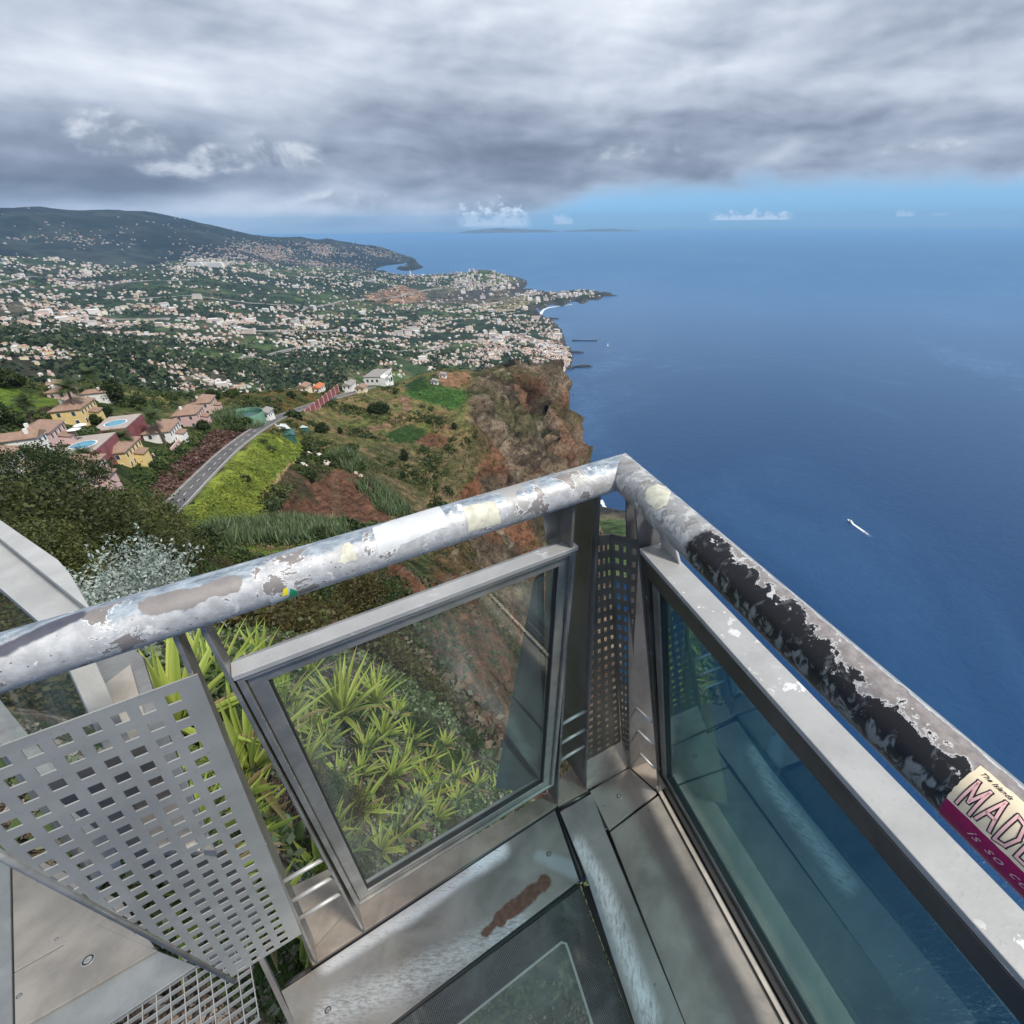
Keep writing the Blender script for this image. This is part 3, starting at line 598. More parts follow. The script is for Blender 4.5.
# base channel of the sea-side panel
def runR(name, o0, o1, z0, z1, mt, a0=.17, a1=2.5): return keep(bevel(prism(name, [WR.pt(a0+(-.03 if z0 < 0 else 0), z, o) for z, o in ((z0, o0), (z0, o1), (z1, o1), (z1, o0))], [WR.pt(a1, z, o) for z, o in ((z0, o0), (z0, o1), (z1, o1), (z1, o0))], mt), .001), railing2)
runR('base_strip', .004, -.012, Z0, Z0+.010, M['kick'])
runR('base_channel', -.016, -.034, Z0-.02, Z0+.022, M['gasket'])
runR('base_rail', -.036, -.062, Z0-.02, Z0+.030, M['frame'])
runR('base_seal', -.064, -.074, Z0-.02, Z0+.012, M['gasket'])
M['ledge'] = metal_mat('ledge_metal', c=(.60, .61, .55), var=.12, scale=6, rough=.5, metal=.3, gr=.2)
runR('outer_ledge', -.078, -.165, Z0-.03, Z0+.002, M['ledge'], .12)
o = prism('outer_fin', [WR.pt(.34, .95, -.07), WR.pt(.37, .95, -.07), WR.pt(.30, Z0, -.20), WR.pt(.17, Z0, -.07)], [WR.pt(.34, .95, -.07)+dR*-.006, WR.pt(.37, .95, -.07)+dR*-.006, WR.pt(.30, Z0, -.20)+dR*-.006, WR.pt(.17, Z0, -.07)+dR*-.006], M['ledge']); keep(o, railing2)
o = prism('outer_fin', [WL.pt(.38, .99, -.06), WL.pt(.40, .98, -.06), WL.pt(.50, Z0, -.18), WL.pt(.36, Z0, -.06)], [q+dL*.006 for q in (WL.pt(.38, .99, -.06), WL.pt(.40, .98, -.06), WL.pt(.50, Z0, -.18), WL.pt(.36, Z0, -.06))], M['post']); keep(o, railing1)
# --- neighbouring railing wing, upper left
railing3 = empty('railing', tuple(WN.pt(.5, Z0))); tag(railing3, 'pale boxy railing wing with greenish glass beyond the left handrail', 'railing')
n0 = WN.px(45, 632)
zt = 1.045
def nk(o): return keep(o, railing3)
nk(prism('top_beam', [onz(x, y, 1.07) for x, y in ((-200, 440), (-200, 370), (0, 540), (92, 612), (60, 640), (0, 588))][::-1], [onz(x, y, 1.07)-np.array([0, 0, .02]) for x, y in ((-200, 440), (-200, 370), (0, 540), (92, 612), (60, 640), (0, 588))][::-1], M['frame_light']))
nk(prism('cover_plate', [onz(x, y, 1.10) for x, y in ((-200, 352), (0, 520), (58, 560), (70, 574), (92, 612), (0, 538), (-200, 366))][::-1], [onz(x, y, 1.10)-np.array([0, 0, .012]) for x, y in ((-200, 352), (0, 520), (58, 560), (70, 574), (92, 612), (0, 538), (-200, 366))][::-1], M['frame_light']))
nk(slab('glass', WN, [(-.135, 1.045), (2.2, 1.045), (2.2, .05), (.50, .05), (-.18, .75)], -.012, -.004, M['glass_wing'], None, 0))
nk(slab('stile', WN, [(-.118, 1.05), (-.134, 1.05), (-.20, .74), (-.184, .74)], -.03, .006, M['frame_light']))
def hplate(name, pix, z, th, mt): return nk(bevel(prism(name, [onz(x, y, z)-np.array([0, 0, th]) for x, y in pix], [onz(x, y, z) for x, y in pix], mt), .002))
hplate('side_plate', [(84, 658), (104, 640), (120, 640), (142, 655), (163, 722), (215, 850), (150, 850), (100, 722)], .68, .02, M['frame'])
hplate('side_plate', [(104, 684), (130, 664), (150, 735), (200, 850), (150, 850), (104, 735)], .69, .008, M['kick'])
nk(slab('bottom_rail', WN, [(.50, .05), (2.2, .05), (2.2, Z0-.05), (.50, Z0-.05)], -.04, .03, M['frame']))
# ------------------------------------------------------------------ deck floor
floor = empty('floor', (0, 0, Z0)); floor['kind'] = 'structure'; floor['label'] = 'metal deck of the lookout platform with screws, a dark floor glass and a grating'
def fl(o): return keep(o, floor)
def E(p, q, y):  # extend line p->q to image row y
    return (p[0]+(q[0]-p[0])*(y-p[1])/(q[1]-p[1]), y)
YB = 1240
# wide sheet
gA, gB = (310, 969), (554, 809)
A1 = (281, 991)
lo1 = E((281, 991), (300, 1040), YB)
fl(fplate('floor_plate', [A1, (555, 810), (579, 880), (318, 1079)], Z0, .012, M['sheet']))
fl(fplate('floor_plate', [(312, 965), (308, 955), (352, 906), (556, 788), (563, 795), (556, 806)], Z0-.002, .012, M['plate_brown']))
fl(fplate('floor_plate', [(284, 890), (330, 868), (352, 906), (357, 925), (310, 962)], Z0-.008, .010, M['plate_brown']))
fl(fplate('floor_plate', [(560, 812), (592, 793), (606, 832), E((606, 832), (680, 1012), YB), E((585, 876), (634, 1024), YB), (585, 872)], Z0, .012, M['sheet_narrow']))
fl(fplate('floor_plate', [(558, 806), (552, 795), (562, 775), (586, 758), (588, 790)], Z0-.003, .010, M['plate_brown']))
fl(fplate('floor_plate', [(590, 791), (629, 768), (657, 793), (609, 830)], Z0, .012, M['plate']))
fl(fplate('floor_plate', [(629, 766), (634, 740), (656, 770), (658, 792)], Z0-.003, .010, M['plate_brown']))
fl(fplate('floor_plate', [(610, 832), (659, 795), E((659, 795), (783, 1024), YB), E((608, 832), (683, 1020), YB)], Z0-.001, .012, M['plate']))
# floor glass: UV.x = distance to the nearest edge (for its fritted border)
gp = [onz(*p, Z0-.012) for p in ((580, 886), E((580, 886), (631, 1024), YB+60), E((580, 886), (394, 1026), YB+60))]
def glass_floor():
    P0, P1, P2 = gp; v = []; uv = []; f = []; n = 60
    e1 = (P1-P0)/np.linalg.norm(P1-P0); e2 = (P2-P0)/np.linalg.norm(P2-P0)
    for i in range(n+1):
        for j in range(n+1-i):
            q = P0+(P1-P0)*i/n+(P2-P0)*j/n; w = q-P0
            d_ = min(np.linalg.norm(w-(w@e1)*e1), np.linalg.norm(w-(w@e2)*e2)); v.append(q); uv.append((d_, 0))
    ix = {}; k = 0
    for i in range(n+1):
        for j in range(n+1-i): ix[(i, j)] = k; k += 1
    for i in range(n):
        for j in range(n-i):
            f.append((ix[(i, j)], ix[(i+1, j)], ix[(i, j+1)]))
            if i+j < n-1: f.append((ix[(i+1, j)], ix[(i+1, j+1)], ix[(i, j+1)]))
    return mesh_obj('floor_glass', v, f, M['floor_glass'], uv=uv)
fl(glass_floor())
# edge seal of the floor glass
for a_, b_ in (((580, 884), E((580, 884), (392, 1024), YB)), ((582, 884), E((582, 884), (633, 1024), YB))):
    p_, q_ = onz(*a_, Z0-.006), onz(*b_, Z0-.006); fl(bar_between('edge_seal', p_, q_, .004, M['gasket']))
# dark gap seal between the two sheets
p_, q_ = onz(557, 810, Z0-.004), onz(582, 878, Z0-.004); fl(bar_between('edge_seal', p_, q_, .004, M['gasket']))
# lower-left plates, inside the next bay
fl(fplate('floor_plate', [(12, 868), (14, 972), (62, 945), (155, 948), (120, 900), (40, 860)], Z0-.001, .010, M['plate']))
o_lp = [(14, 974), (16, YB), (-60, YB), (29, 1024), (157, 951), (63, 946)]
fl(fplate('floor_plate', [(14, 973), (64, 945), (98, 925), (157, 950), (28, 1024), (15, 1031)], Z0, .010, M['plate']))
fl(fplate('floor_plate', [(10, 866), (14, 1100), (-50, 1100), (-50, 835)], Z0-.001, .010, M['plate_dark']))
fl(fplate('floor_plate', [(158, 951), (196, 966), (104, 1027), E((196, 966), (104, 1027), YB), E((158, 951), (29, 1025), YB), (29, 1025)], Z0-.010, .010, M['plate_dark']))
# dark sub-frame under the seams
for a_, b_ in (((312, 967), (556, 808)), ((286, 988), (312, 970)), ((557, 808), (592, 792)), ((592, 792), (629, 767)), ((606, 831), (658, 794)), ((606, 831), (683, 1020)), ((683, 1020), (760, 1200)), ((629, 767), (658, 793)), ((590, 790), (608, 832)), ((659, 795), (784, 1024)), ((784, 1024), (880, 1200)), ((12, 868), (14, 1100)), ((14, 973), (64, 945)), ((64, 945), (98, 925)), ((157, 951), (29, 1025)), ((560, 806), (586, 788)), ((557, 810), (583, 880)), ((578, 888), (385, 1032)), ((586, 888), (640, 1034)), ((552, 792), (586, 760)), ((659, 793), (700, 860))):
    fl(bar_between('sub_frame', onz(*a_, Z0-.028), onz(*b_, Z0-.028), .013, M['dark_frame'], None, 6))
keep(slab('shade_plate', WL, [(1.17, .86), (1.31, .86), (1.29, -.05), (1.20, -.05)], -.16, -.155, M['post']), railing1)  # added dark plate, stands in for shadowed growth behind the sheet's holes
fl(fplate('sub_frame', [(572, 812), (588, 764), (640, 732), (672, 762), (690, 880), (600, 850)], Z0-.022, .006, M['dark_frame']))
# screws
scr_v = []; scr_f = []
def disc(r, z, base, n=20): return [(r*math.cos(2*math.pi*i/n), r*math.sin(2*math.pi*i/n), z) for i in range(n)]
rings = [(1.0, 0), (1.0, .12), (.82, .2), (.62, .08), (.58, .18), (.22, .22), (.16, -.1)]
sv = []; sf = []
for k, (r_, z_) in enumerate(rings): sv += disc(r_, z_, 0)
for k in range(len(rings)-1):
    for i in range(20): sf.append((k*20+i, k*20+(i+1) % 20, (k+1)*20+(i+1) % 20, (k+1)*20+i))
sf.append(tuple(range(len(sv)-20, len(sv))))
smi = [1 if 2 <= k//20 <= 3 else 0 for k in range(len(sf)-1)]+[2]
SCREW = None
def screw(x, y, r):
    global SCREW
    q = onz(x, y, Z0+.0005)
    if SCREW is None:
        SCREW = mesh_obj('screw', sv, sf, [M['screw'], M['gasket'], M['gasket']], mi=smi, smooth=True); o = SCREW
    else: o = SCREW.copy(); COL.objects.link(o)
    o.location = q; o.scale = (r, r, r*.35); keep(o, floor); return o
for x, y, r_ in ((700, 905, .003), (740, 985, .003), (512, 880, .003), (402, 965, .003), (640, 900, .003), (655, 985, .004), (549, 854, .0095), (328, 1010, .009), (88, 960, .016), (56, 939, .005), (19, 996, .007), (619, 796, .010), (604, 806, .004), (579, 812, .006), (638, 782, .004), (649, 810, .004), (606, 829, .003)): screw(x, y, r_)
BOLT = None
def bolt(q, par):
    global BOLT
    if BOLT is None: BOLT = mesh_obj('bolt', sv, sf, [M['screw'], M['gasket'], M['gasket']], mi=smi, smooth=True); o = BOLT
    else: o = BOLT.copy(); COL.objects.link(o)
    o.location = q; o.scale = (.0045, .0045, .0022); return keep(o, par)
for z in (.16, .36, .56, .76, .96):
    for W_, a_, par in ((WL, .345, railing1), (WR, .215+.1*(z-.1), railing2)):
        o = bolt(W_.pt(a_+.004, z, .0115), par); o.rotation_euler = Vector(W_.n).to_track_quat('Z', 'Y').to_euler()
# grating
def grating():
    g0 = onz(196, 966, Z0-.02); g1 = onz(108, 1024, Z0-.02); u = (g1-g0); u = u/np.linalg.norm(u)          # long bars run along u
    g2 = onz(258, 955, Z0-.02); w = np.array([u[1], -u[0], 0]);
    if w@(g2-g0) < 0: w = -w
    wid = .30; v = []; f = []
    def bar(p, q, t, h):
        p, q = np.array(p), np.array(q); d = (q-p)/np.linalg.norm(q-p); s = np.array([-d[1], d[0], 0])*t/2; k = len(v)
        for e in (p, q):
            for s_ in (-s, s):
                for z in (0, -h): v.append(e+s_+np.array([0, 0, z]))
        for a_ in ((0, 2, 3, 1), (4, 5, 7, 6), (0, 1, 5, 4), (2, 6, 7, 3), (0, 4, 6, 2), (1, 3, 7, 5)): f.append(tuple(k+i for i in a_))
    s0 = g0-u*.12
    for i in range(10): bar(s0+w*(.026*i), s0+w*(.026*i)+u*.62, .0018, .016)
    for i in range(21): bar(s0+u*(.030*i)+w*0+np.array([0, 0, .001]), s0+u*(.030*i)+w*.235+np.array([0, 0, .001]), .0022, .005)
    o = mesh_obj('grating', v, f, M['perf']); return o
fl(grating())
p_, q_ = onz(258, 953, Z0), onz(*(318, 1078), Z0)
sd_ = (q_-p_)/np.linalg.norm(q_-p_); s_ = np.array([-sd_[1], sd_[0], 0])*.006
fl(bevel(prism('grating_edge', [p_-s_, p_+s_, q_+s_, q_-s_], [x_-np.array([0, 0, .05]) for x_ in (p_-s_, p_+s_, q_+s_, q_-s_)], M['post']), .001))
# ------------------------------------------------------------------ terrain
SEA = -582.0
def P3(x, y, r):
    w = ray(x, y); h = math.hypot(w[0], w[1]); return np.array([w[0]/h*r, w[1]/h*r, H+w[2]/h*r])
def PS(x, y, z=SEA):
    return onz(x, y, z)
_T = RNG.randint(0, 1 << 30, 1 << 16)
def _h(ix, iy, seed): return (_T[(ix*7919+iy*104729+seed*31337) & 65535] & 0xffff)/65535.0
def vn(x, y, seed=0):
    x0 = np.floor(x).astype(np.int64); y0 = np.floor(y).astype(np.int64); fx = x-x0; fy = y-y0; fx = fx*fx*(3-2*fx); fy = fy*fy*(3-2*fy)
    a = _h(x0, y0, seed); b = _h(x0+1, y0, seed); c = _h(x0, y0+1, seed); d = _h(x0+1, y0+1, seed)
    return (a*(1-fx)+b*fx)*(1-fy)+(c*(1-fx)+d*fx)*fy
def fbm(x, y, oct_=5, seed=0, gain=.5):
    s = 0; a = 1; t = 0
    for k in range(oct_): s = s+a*vn(x*2**k+k*17.3, y*2**k-k*9.1, seed+k); t += a; a *= gain
    return s/t
class Terr:
    def __init__(s, pts, ascale=3.0):
        P = np.array(pts); az = np.arctan2(P[:, 0], P[:, 1]); r = np.hypot(P[:, 0], P[:, 1]); s.q = np.stack([az*ascale, np.log(r)], -1); s.s = ascale; T = (P[:, 2]-H)/r
        D = np.sqrt(((s.q[:, None]-s.q[None])**2).sum(-1)+1e-4); n = len(P)
        A = np.zeros((n+3, n+3)); A[:n, :n] = D; A[:n, n] = 1; A[:n, n+1:] = s.q; A[n, :n] = 1; A[n+1:, :n] = s.q.T
        A[:n, :n] -= np.eye(n)*s_smooth
        s.w = np.linalg.solve(A, np.concatenate([T, np.zeros(3)]))
    def base(s, az, lr):
        sh = np.shape(az); q = np.stack([np.ravel(az)*s.s, np.ravel(lr)], -1); out = np.empty(len(q)); n = len(s.q)
        for i in range(0, len(q), 20000):
            c = q[i:i+20000]; D = np.sqrt(((c[:, None]-s.q[None])**2).sum(-1)+1e-4); out[i:i+20000] = D@s.w[:n]+s.w[n]+c@s.w[n+1:]
        return out.reshape(sh)*np.exp(lr)+H
    noise = staticmethod(lambda x, y, z, az, lr: 0*x)
    def z(s, az, lr):
        b = s.base(az, lr); r = np.exp(lr); x = np.sin(az)*r; y = np.cos(az)*r; return b+s.noise(x, y, b, az, lr)
    def xy(s, x, y):
        x = np.asarray(x, float); y = np.asarray(y, float); return s.z(np.arctan2(x, y), np.log(np.hypot(x, y)))
    def hit(s, px, py, r0, r1, n=300):
        w = ray(px, py); h = math.hypot(w[0], w[1]); az = math.atan2(w[0], w[1]); lr = np.linspace(math.log(r0), math.log(r1), n)
        zz = s.z(np.full(n, az), lr); zr = H+w[2]/h*np.exp(lr); k = np.where(zr < zz)[0]
        if len(k) == 0: return None
        k = k[0]; r = math.exp(lr[k]); return np.array([math.sin(az)*r, math.cos(az)*r, zz[k]])
s_smooth = 0.0
def AZR(az_px, r, z):  # by azimuth of an image column at the horizon
    w = ray(az_px, 222); a = math.atan2(w[0], w[1]); return np.array([math.sin(a)*r, math.cos(a)*r, z])
def PD(deg, r, z): a = math.radians(deg); return np.array([math.sin(a)*r, math.cos(a)*r, z])
# near land: the cliff top, the farm terraces, the holiday village and the big cliff face
A = []
for x, y, r in [
 # slope right under the platform
 (240, 850, 2.3), (320, 900, 2.3), (270, 980, 1.9), (200, 1000, 1.8), (100, 1000, 1.9), (20, 1000, 2.2), (300, 850, 3.0), (400, 860, 3.4), (350, 750, 4.6), (300, 700, 5.2), (430, 720, 6.0), (500, 790, 5.5), (440, 800, 4.6), (250, 760, 3.2), (210, 680, 3.6), (160, 720, 3.6),
 (0, 700, 7), (60, 740, 5), (560, 830, 4.4), (600, 870, 3.6), (500, 1000, 2.2), (600, 1000, 1.9),
 (320, 660, 6.6), (380, 690, 6.8), (250, 640, 7.5), (180, 640, 8), (90, 640, 12),
 # behind it: bushes, then the trees' ground
 (330, 615, 19), (270, 612, 19), (200, 605, 22), (120, 600, 25), (40, 560, 32), (0, 540, 34), (180, 570, 42), (100, 530, 60), (350, 600, 24),
 (30, 500, 80), (150, 530, 80), 
 (250, 570, 105), (310, 562, 110), (300, 545, 130), (215, 560, 110), (220, 530, 140), (340, 540, 140), (165, 512, 160), (215, 470, 200), (240, 450, 222), (260, 428, 248), (300, 412, 300), (330, 402, 340), (395, 385, 420), (440, 370, 520),
 (0, 480, 150), (60, 470, 170), (100, 450, 200), (60, 430, 222), (20, 400, 270), (120, 405, 285), (160, 430, 240), (200, 412, 285), (230, 402, 300), (130, 455, 205), (180, 450, 215), (40, 385, 330), (90, 386, 350), (130, 388, 340), (0, 372, 330), (180, 398, 330), (200, 392, 370), (290, 390, 370), (250, 393, 350), (340, 384, 410), (380, 383, 440), (420, 374, 500), (10, 410, 250), (0, 385, 280),
 (400, 400, 355), (440, 392, 405), (470, 378, 480), (430, 432, 315), (350, 432, 290), (300, 432, 270), (300, 458, 225), (250, 490, 185), (330, 500, 190), (370, 492, 205), (300, 525, 162), (390, 515, 190), (410, 455, 270), (440, 412, 355), (466, 405, 390), (280, 470, 205), (360, 455, 240), (350, 410, 330), (405, 480, 235),
 # cliff edge and face
 (478, 385, 480), (466, 432, 330), (446, 470, 260), (430, 510, 215), (420, 540, 180),
 (485, 372, 560), (500, 366, 610), (520, 363, 650), (545, 370, 690), (556, 384, 705), (566, 405, 715), (575, 425, 720), (578, 440, 722), (583, 465, 735),
 (500, 395, 560), (520, 410, 570), (540, 430, 590), (500, 440, 430), (480, 460, 350), (530, 460, 470), (560, 460, 600), (490, 490, 320), (525, 495, 360), (560, 495, 460), (578, 500, 600), (470, 520, 245), (510, 540, 265), (550, 550, 330), (585, 570, 480), (590, 610, 430), (560, 620, 300),
 (430, 560, 160), (470, 600, 150), (520, 620, 190), (555, 660, 260), (390, 590, 90), (440, 640, 90), (480, 660, 95), (520, 700, 120), (550, 740, 150), (400, 650, 45), (430, 690, 55), (480, 720, 70), (520, 765, 60), (560, 790, 60), (370, 625, 40)]: A.append(P3(x, y, r))
for a, r, z in [(590, 720, -520), (590, 600, -560), (600, 850, -600), (620, 700, -610), (640, 500, -615), (590, 1000, -600), (560, 900, -560), (540, 1100, -620), (600, 1300, -640), (500, 1000, -480), (480, 800, -330), (440, 750, -260), (400, 700, -240), (300, 600, -250), (200, 600, -260), (100, 560, -240), (0, 520, -220), (-80, 500, -180), (400, 1000, -420), (300, 1000, -420), (200, 1000, -420), (0, 1000, -420), (-100, 1000, -420), (0, 1400, -520), (300, 1400, -560), (500, 1400, -640),
                (700, 20, -80), (700, 60, -260), (700, 200, -600), (650, 300, -600), (800, 10, -40), (800, 60, -300), (800, 200, -620), (1000, 10, -45), (1000, 60, -320), (1000, 300, -640), (700, 600, -640), (1000, 1000, -650), (800, 1400, -660), (640, 8, -22), (640, 30, -110), (640, 90, -300), (610, 160, -340), (610, 300, -480)]: A.append(AZR(a, r, z))
for d, r, z in [(60, 4, -16), (60, 60, -340), (60, 500, -640), (90, 4, -16), (90, 100, -500), (20, 3, -9), (0, 1.2, -4.5), (-40, 1.0, -4.2), (-80, 1.2, -3.8), (-80, 6, -5), (-80, 40, -12), (-80, 150, -35), (-80, 330, -50), (60, 1.2, -7), (30, 1.2, -6.5), (90, 1.2, -6)]: A.append(PD(d, r, z))
TA = Terr(A)
def noiseA(x, y, z, az, lr):
    r = np.exp(lr)
    rock = np.clip((-100-z)/60, 0, 1)*np.clip((az+.26)/.08, 0, 1)*np.clip((r-30)/60, 0, 1)
    n = (fbm(x/46, y/46, 5, 3)-.5)*2; rid = 1-np.abs(2*fbm(x/60+3, y/60, 4, 21)-1)
    strata = np.sin(z/9+6*fbm(x/80, y/80, 3, 5))*1.6
    slope = np.clip((r-20)/60, 0, 1)
    r = np.exp(lr)
    return np.where((az > .06) & (r > 230) & (r < 5000), np.minimum(0, -650-z), 0)+rock*(n*22+(rid-.8)*34+strata)*np.clip((r-60)/250, .25, 1)+(fbm(x/14, y/14, 4, 9)-.5)*2*2.2*slope*(1-rock)+(fbm(x/1.2, y/1.2, 4, 2)-.5)*.35*np.clip(1-r/60, 0, 1)+(fbm(x/5, y/5, 3, 2)-.5)*1.0*np.clip(r/30, 0, 1)
TA.noise = staticmethod(noiseA).__func__
def grid(T, az0, az1, na, r0, r1, nr, extra=None):
    az = np.linspace(math.radians(az0), math.radians(az1), na); lr = np.linspace(math.log(r0), math.log(r1), nr); AZ, LR = np.meshgrid(az, lr)
    Z = T.z(AZ, LR); r = np.exp(LR); V = np.stack([np.sin(AZ)*r, np.cos(AZ)*r, Z], -1)
    i = np.arange((nr-1)*(na-1)); row, c = i//(na-1), i % (na-1); a = row*na+c
    Fq = np.stack([a, a+na, a+na+1, a+1], -1)
    return V.reshape(-1, 3), Fq, AZ, LR
def inpoly(P, poly):
    x, y = P[..., 0], P[..., 1]; c = np.zeros(x.shape, bool); n = len(poly)
    for i in range(n):
        x0, y0 = poly[i]; x1, y1 = poly[i-1]; 
        if y0 == y1: continue
        c ^= ((y0 > y) != (y1 > y)) & (x < (x1-x0)*(y-y0)/(y1-y0)+x0)
    return c
ROAD_PX = [(120, 560), (150, 528), (172, 508), (200, 479), (232, 449), (262, 427), (290, 413), (325, 401), (352, 393), (372, 387), (400, 380), (425, 371), (440, 366)]
def smooth_line(P, k=12):
    P = np.array(P); out = []
    for i in range(len(P)-1):
        p0, p1, p2, p3 = P[max(i-1, 0)], P[i], P[i+1], P[min(i+2, len(P)-1)]
        for j in range(k): t = j/k; out.append(.5*((2*p1)+(-p0+p2)*t+(2*p0-5*p1+4*p2-p3)*t*t+(-p0+3*p1-3*p2+p3)*t**3))
    out.append(P[-1]); return np.array(out)
_n = TA.noise; TA.noise = lambda x, y, z, az, lr: 0*x
_rp = [TA.hit(x, y, 60, 700, 500) for x, y in ROAD_PX[1:]]; TA.noise = _n
_rp = [p for p in _rp if p is not None]
ROADL = smooth_line(_rp, 10)
V, Fq, AZ, LR = grid(TA, -82, 62, 900, .9, 1400, 640)
# cliff relief, pushed out along the face
def normals(V, nr, na):
    G = V.reshape(nr, na, 3); du = np.gradient(G, axis=1); dv = np.gradient(G, axis=0); n = np.cross(du, dv); n /= np.linalg.norm(n, axis=-1, keepdims=True)+1e-9; n[n[..., 2] < 0] *= -1; return n.reshape(-1, 3)
_nr = normals(V, 640, 900); _r = np.hypot(V[:, 0], V[:, 1]); s1 = (V[:, 1]*.9+V[:, 0]*.45)
_st = np.clip((.80-_nr[:, 2])/.3, 0, 1)*np.clip((_r-16)/30, 0, 1)*np.clip((-22-V[:, 2])/20, 0, 1)*np.clip((AZ.ravel()+.36)/.1, 0, 1)*np.where(_r < 230, np.clip((AZ.ravel()+.36)/.06, 0, 1), 1)
_nrk = np.clip((_r-10)/5, 0, 1)*np.clip((AZ.ravel()+np.where(_r < 28, .50, np.where(_r < 120, .58, .40)))/.05, 0, 1)*(_r < 330); _st = np.maximum(_st, _nrk*np.clip((-9-V[:, 2])/5, 0, 1)*np.where(_r > 200, np.clip((-70-V[:, 2]+V[:, 2]*0)/40, 0, 1)*np.clip((.9-_nr[:, 2])/.2, 0, 1), 1))
rg = lambda q: 1-np.abs(2*q-1)
_dz = (rg(fbm(s1/44, V[:, 2]/190, 4, 301))-.75)*80+(rg(fbm(s1/17, V[:, 2]/55, 4, 302))-.75)*30+(fbm(s1/60, V[:, 2]/9, 4, 303)-.5)*14+(fbm(s1/5, V[:, 2]/7, 3, 304)-.5)*6
_dn = (rg(fbm(s1/7, V[:, 2]/20, 5, 311))-.75)*6+(fbm(s1/20, V[:, 2]/4, 4, 312)-.5)*3+(rg(fbm(s1/2.2+V[:, 0]/3, V[:, 2]/4, 4, 313))-.7)*2.2
V = V+_nr*(_dz*_st*np.clip((_r-60)/400, 0, 1)+_dn*_st*np.clip((500-_r)/300, 0, 1)*np.clip(_r/120, .2, 1))[:, None]
# level the road bed
_k = np.where((_r > 90) & (_r < 700))[0]
for i0 in range(0, len(_k), 40000):
    kk_ = _k[i0:i0+40000]; D = np.hypot(V[kk_, 0][:, None]-ROADL[None, :, 0], V[kk_, 1][:, None]-ROADL[None, :, 1]); j_ = D.argmin(1); d_ = D[np.arange(len(kk_)), j_]; t_ = np.clip((d_-5)/7, 0, 1); V[kk_, 2] = V[kk_, 2]*t_+(ROADL[j_, 2]-.5)*(1-t_)
# rock lean-out: nothing; ground colours by what grows there
px = proj(V-np.array([0, 0, 0])); rr = np.hypot(V[:, 0], V[:, 1])
wx, wy = V[:, 0], V[:, 1]
jit = np.stack([(fbm(wx/9, wy/9, 4, 30)-.5)*26*np.clip(250/np.maximum(rr, 60), .4, 1.5)]*2, -1); jit[:, 1] = (fbm(wx/9, wy/9, 4, 40)-.5)*10*np.clip(250/np.maximum(rr, 60), .4, 1.5)
pj = px+jit
n1 = fbm(wx/22, wy/22, 5, 50)[:, None]; n2 = fbm(wx/6, wy/6, 4, 60)[:, None]; n3 = fbm(wx/2.0, wy/2.0, 3, 61)[:, None]
def sstep(x, a, b): t = np.clip((x-a)/(b-a), 0, 1); return t*t*(3-2*t)
def c3(*c): return np.array(c)[None]
def lerp(a, b, t): return a+(b-a)*t
scrub = lerp(c3(.050, .080, .024), c3(.150, .140, .062), sstep(n1*.5+n2*.5, .38, .62))
col = lerp(scrub, c3(.022, .036, .014), sstep(n2, .55, .7))
Zv = V[:, 2][:, None]
rockm = np.maximum(sstep(-100-Zv, 0, 50)*sstep(AZ.reshape(-1, 1), -.27, -.20)*sstep(rr[:, None], 30, 80), _st[:, None])
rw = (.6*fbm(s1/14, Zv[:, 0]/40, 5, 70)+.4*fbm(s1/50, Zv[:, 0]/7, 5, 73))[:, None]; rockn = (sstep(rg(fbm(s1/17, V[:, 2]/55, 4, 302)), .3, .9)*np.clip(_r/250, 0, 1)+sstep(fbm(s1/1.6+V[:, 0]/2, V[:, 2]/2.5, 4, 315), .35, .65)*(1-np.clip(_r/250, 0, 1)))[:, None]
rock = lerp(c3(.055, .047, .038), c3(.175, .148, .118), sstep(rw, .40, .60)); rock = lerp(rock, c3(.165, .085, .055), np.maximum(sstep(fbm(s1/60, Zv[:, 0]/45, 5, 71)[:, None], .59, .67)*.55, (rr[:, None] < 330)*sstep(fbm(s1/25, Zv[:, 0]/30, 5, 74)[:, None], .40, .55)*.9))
rock = lerp(rock, c3(.06, .070, .034), sstep(fbm(s1/26, Zv[:, 0]/38, 6, 72)[:, None], .52, .60)*.7); rock = lerp(rock, c3(.24, .22, .19), sstep(n3*.4+n2*.6, .60, .68)*.7); rock = rock*(.30+.75*rockn)*np.array([[1.0, .93, .86]])  # rock darkened along its crevices: recess shade put into the colour
col = lerp(col, rock, np.minimum(rockm*1.6, 1))
def paint(poly, a, b=None, noise_=n2, j=True, lo=.35, hi=.65, rmin=70, rmax=800):
    m_ = inpoly(pj if j else px, poly) & (rr > rmin) & (rr < rmax)
    cc = a if b is None else lerp(c3(*a), c3(*b), sstep(noise_, lo, hi)); cc = np.broadcast_to(cc if not isinstance(cc, tuple) else c3(*cc), col.shape)
    col[m_] = cc[m_]
grassA, grassB = (.23, .29, .05), (.13, .19, .035)
# scrubby cliff-top around the farm
paint([(300, 440), (470, 430), (480, 470), (440, 520), (420, 560), (330, 560), (330, 500)], (.075, .085, .035), (.17, .135, .080))
paint([(270, 400), (330, 392), (420, 385), (470, 392), (468, 440), (400, 440), (320, 450), (270, 450)], (.10, .12, .042), (.20, .155, .08))
_tp = inpoly(px, [(305, 480), (345, 470), (375, 488), (378, 500), (395, 525), (345, 522), (270, 520), (285, 500), (310, 495)]) & (rr > 100) & (rr < 400)
q_ = V[_tp, 2]/3.4; V[_tp, 2] = (np.floor(q_)+np.clip((q_-np.floor(q_)-.75)*4, 0, 1))*3.4
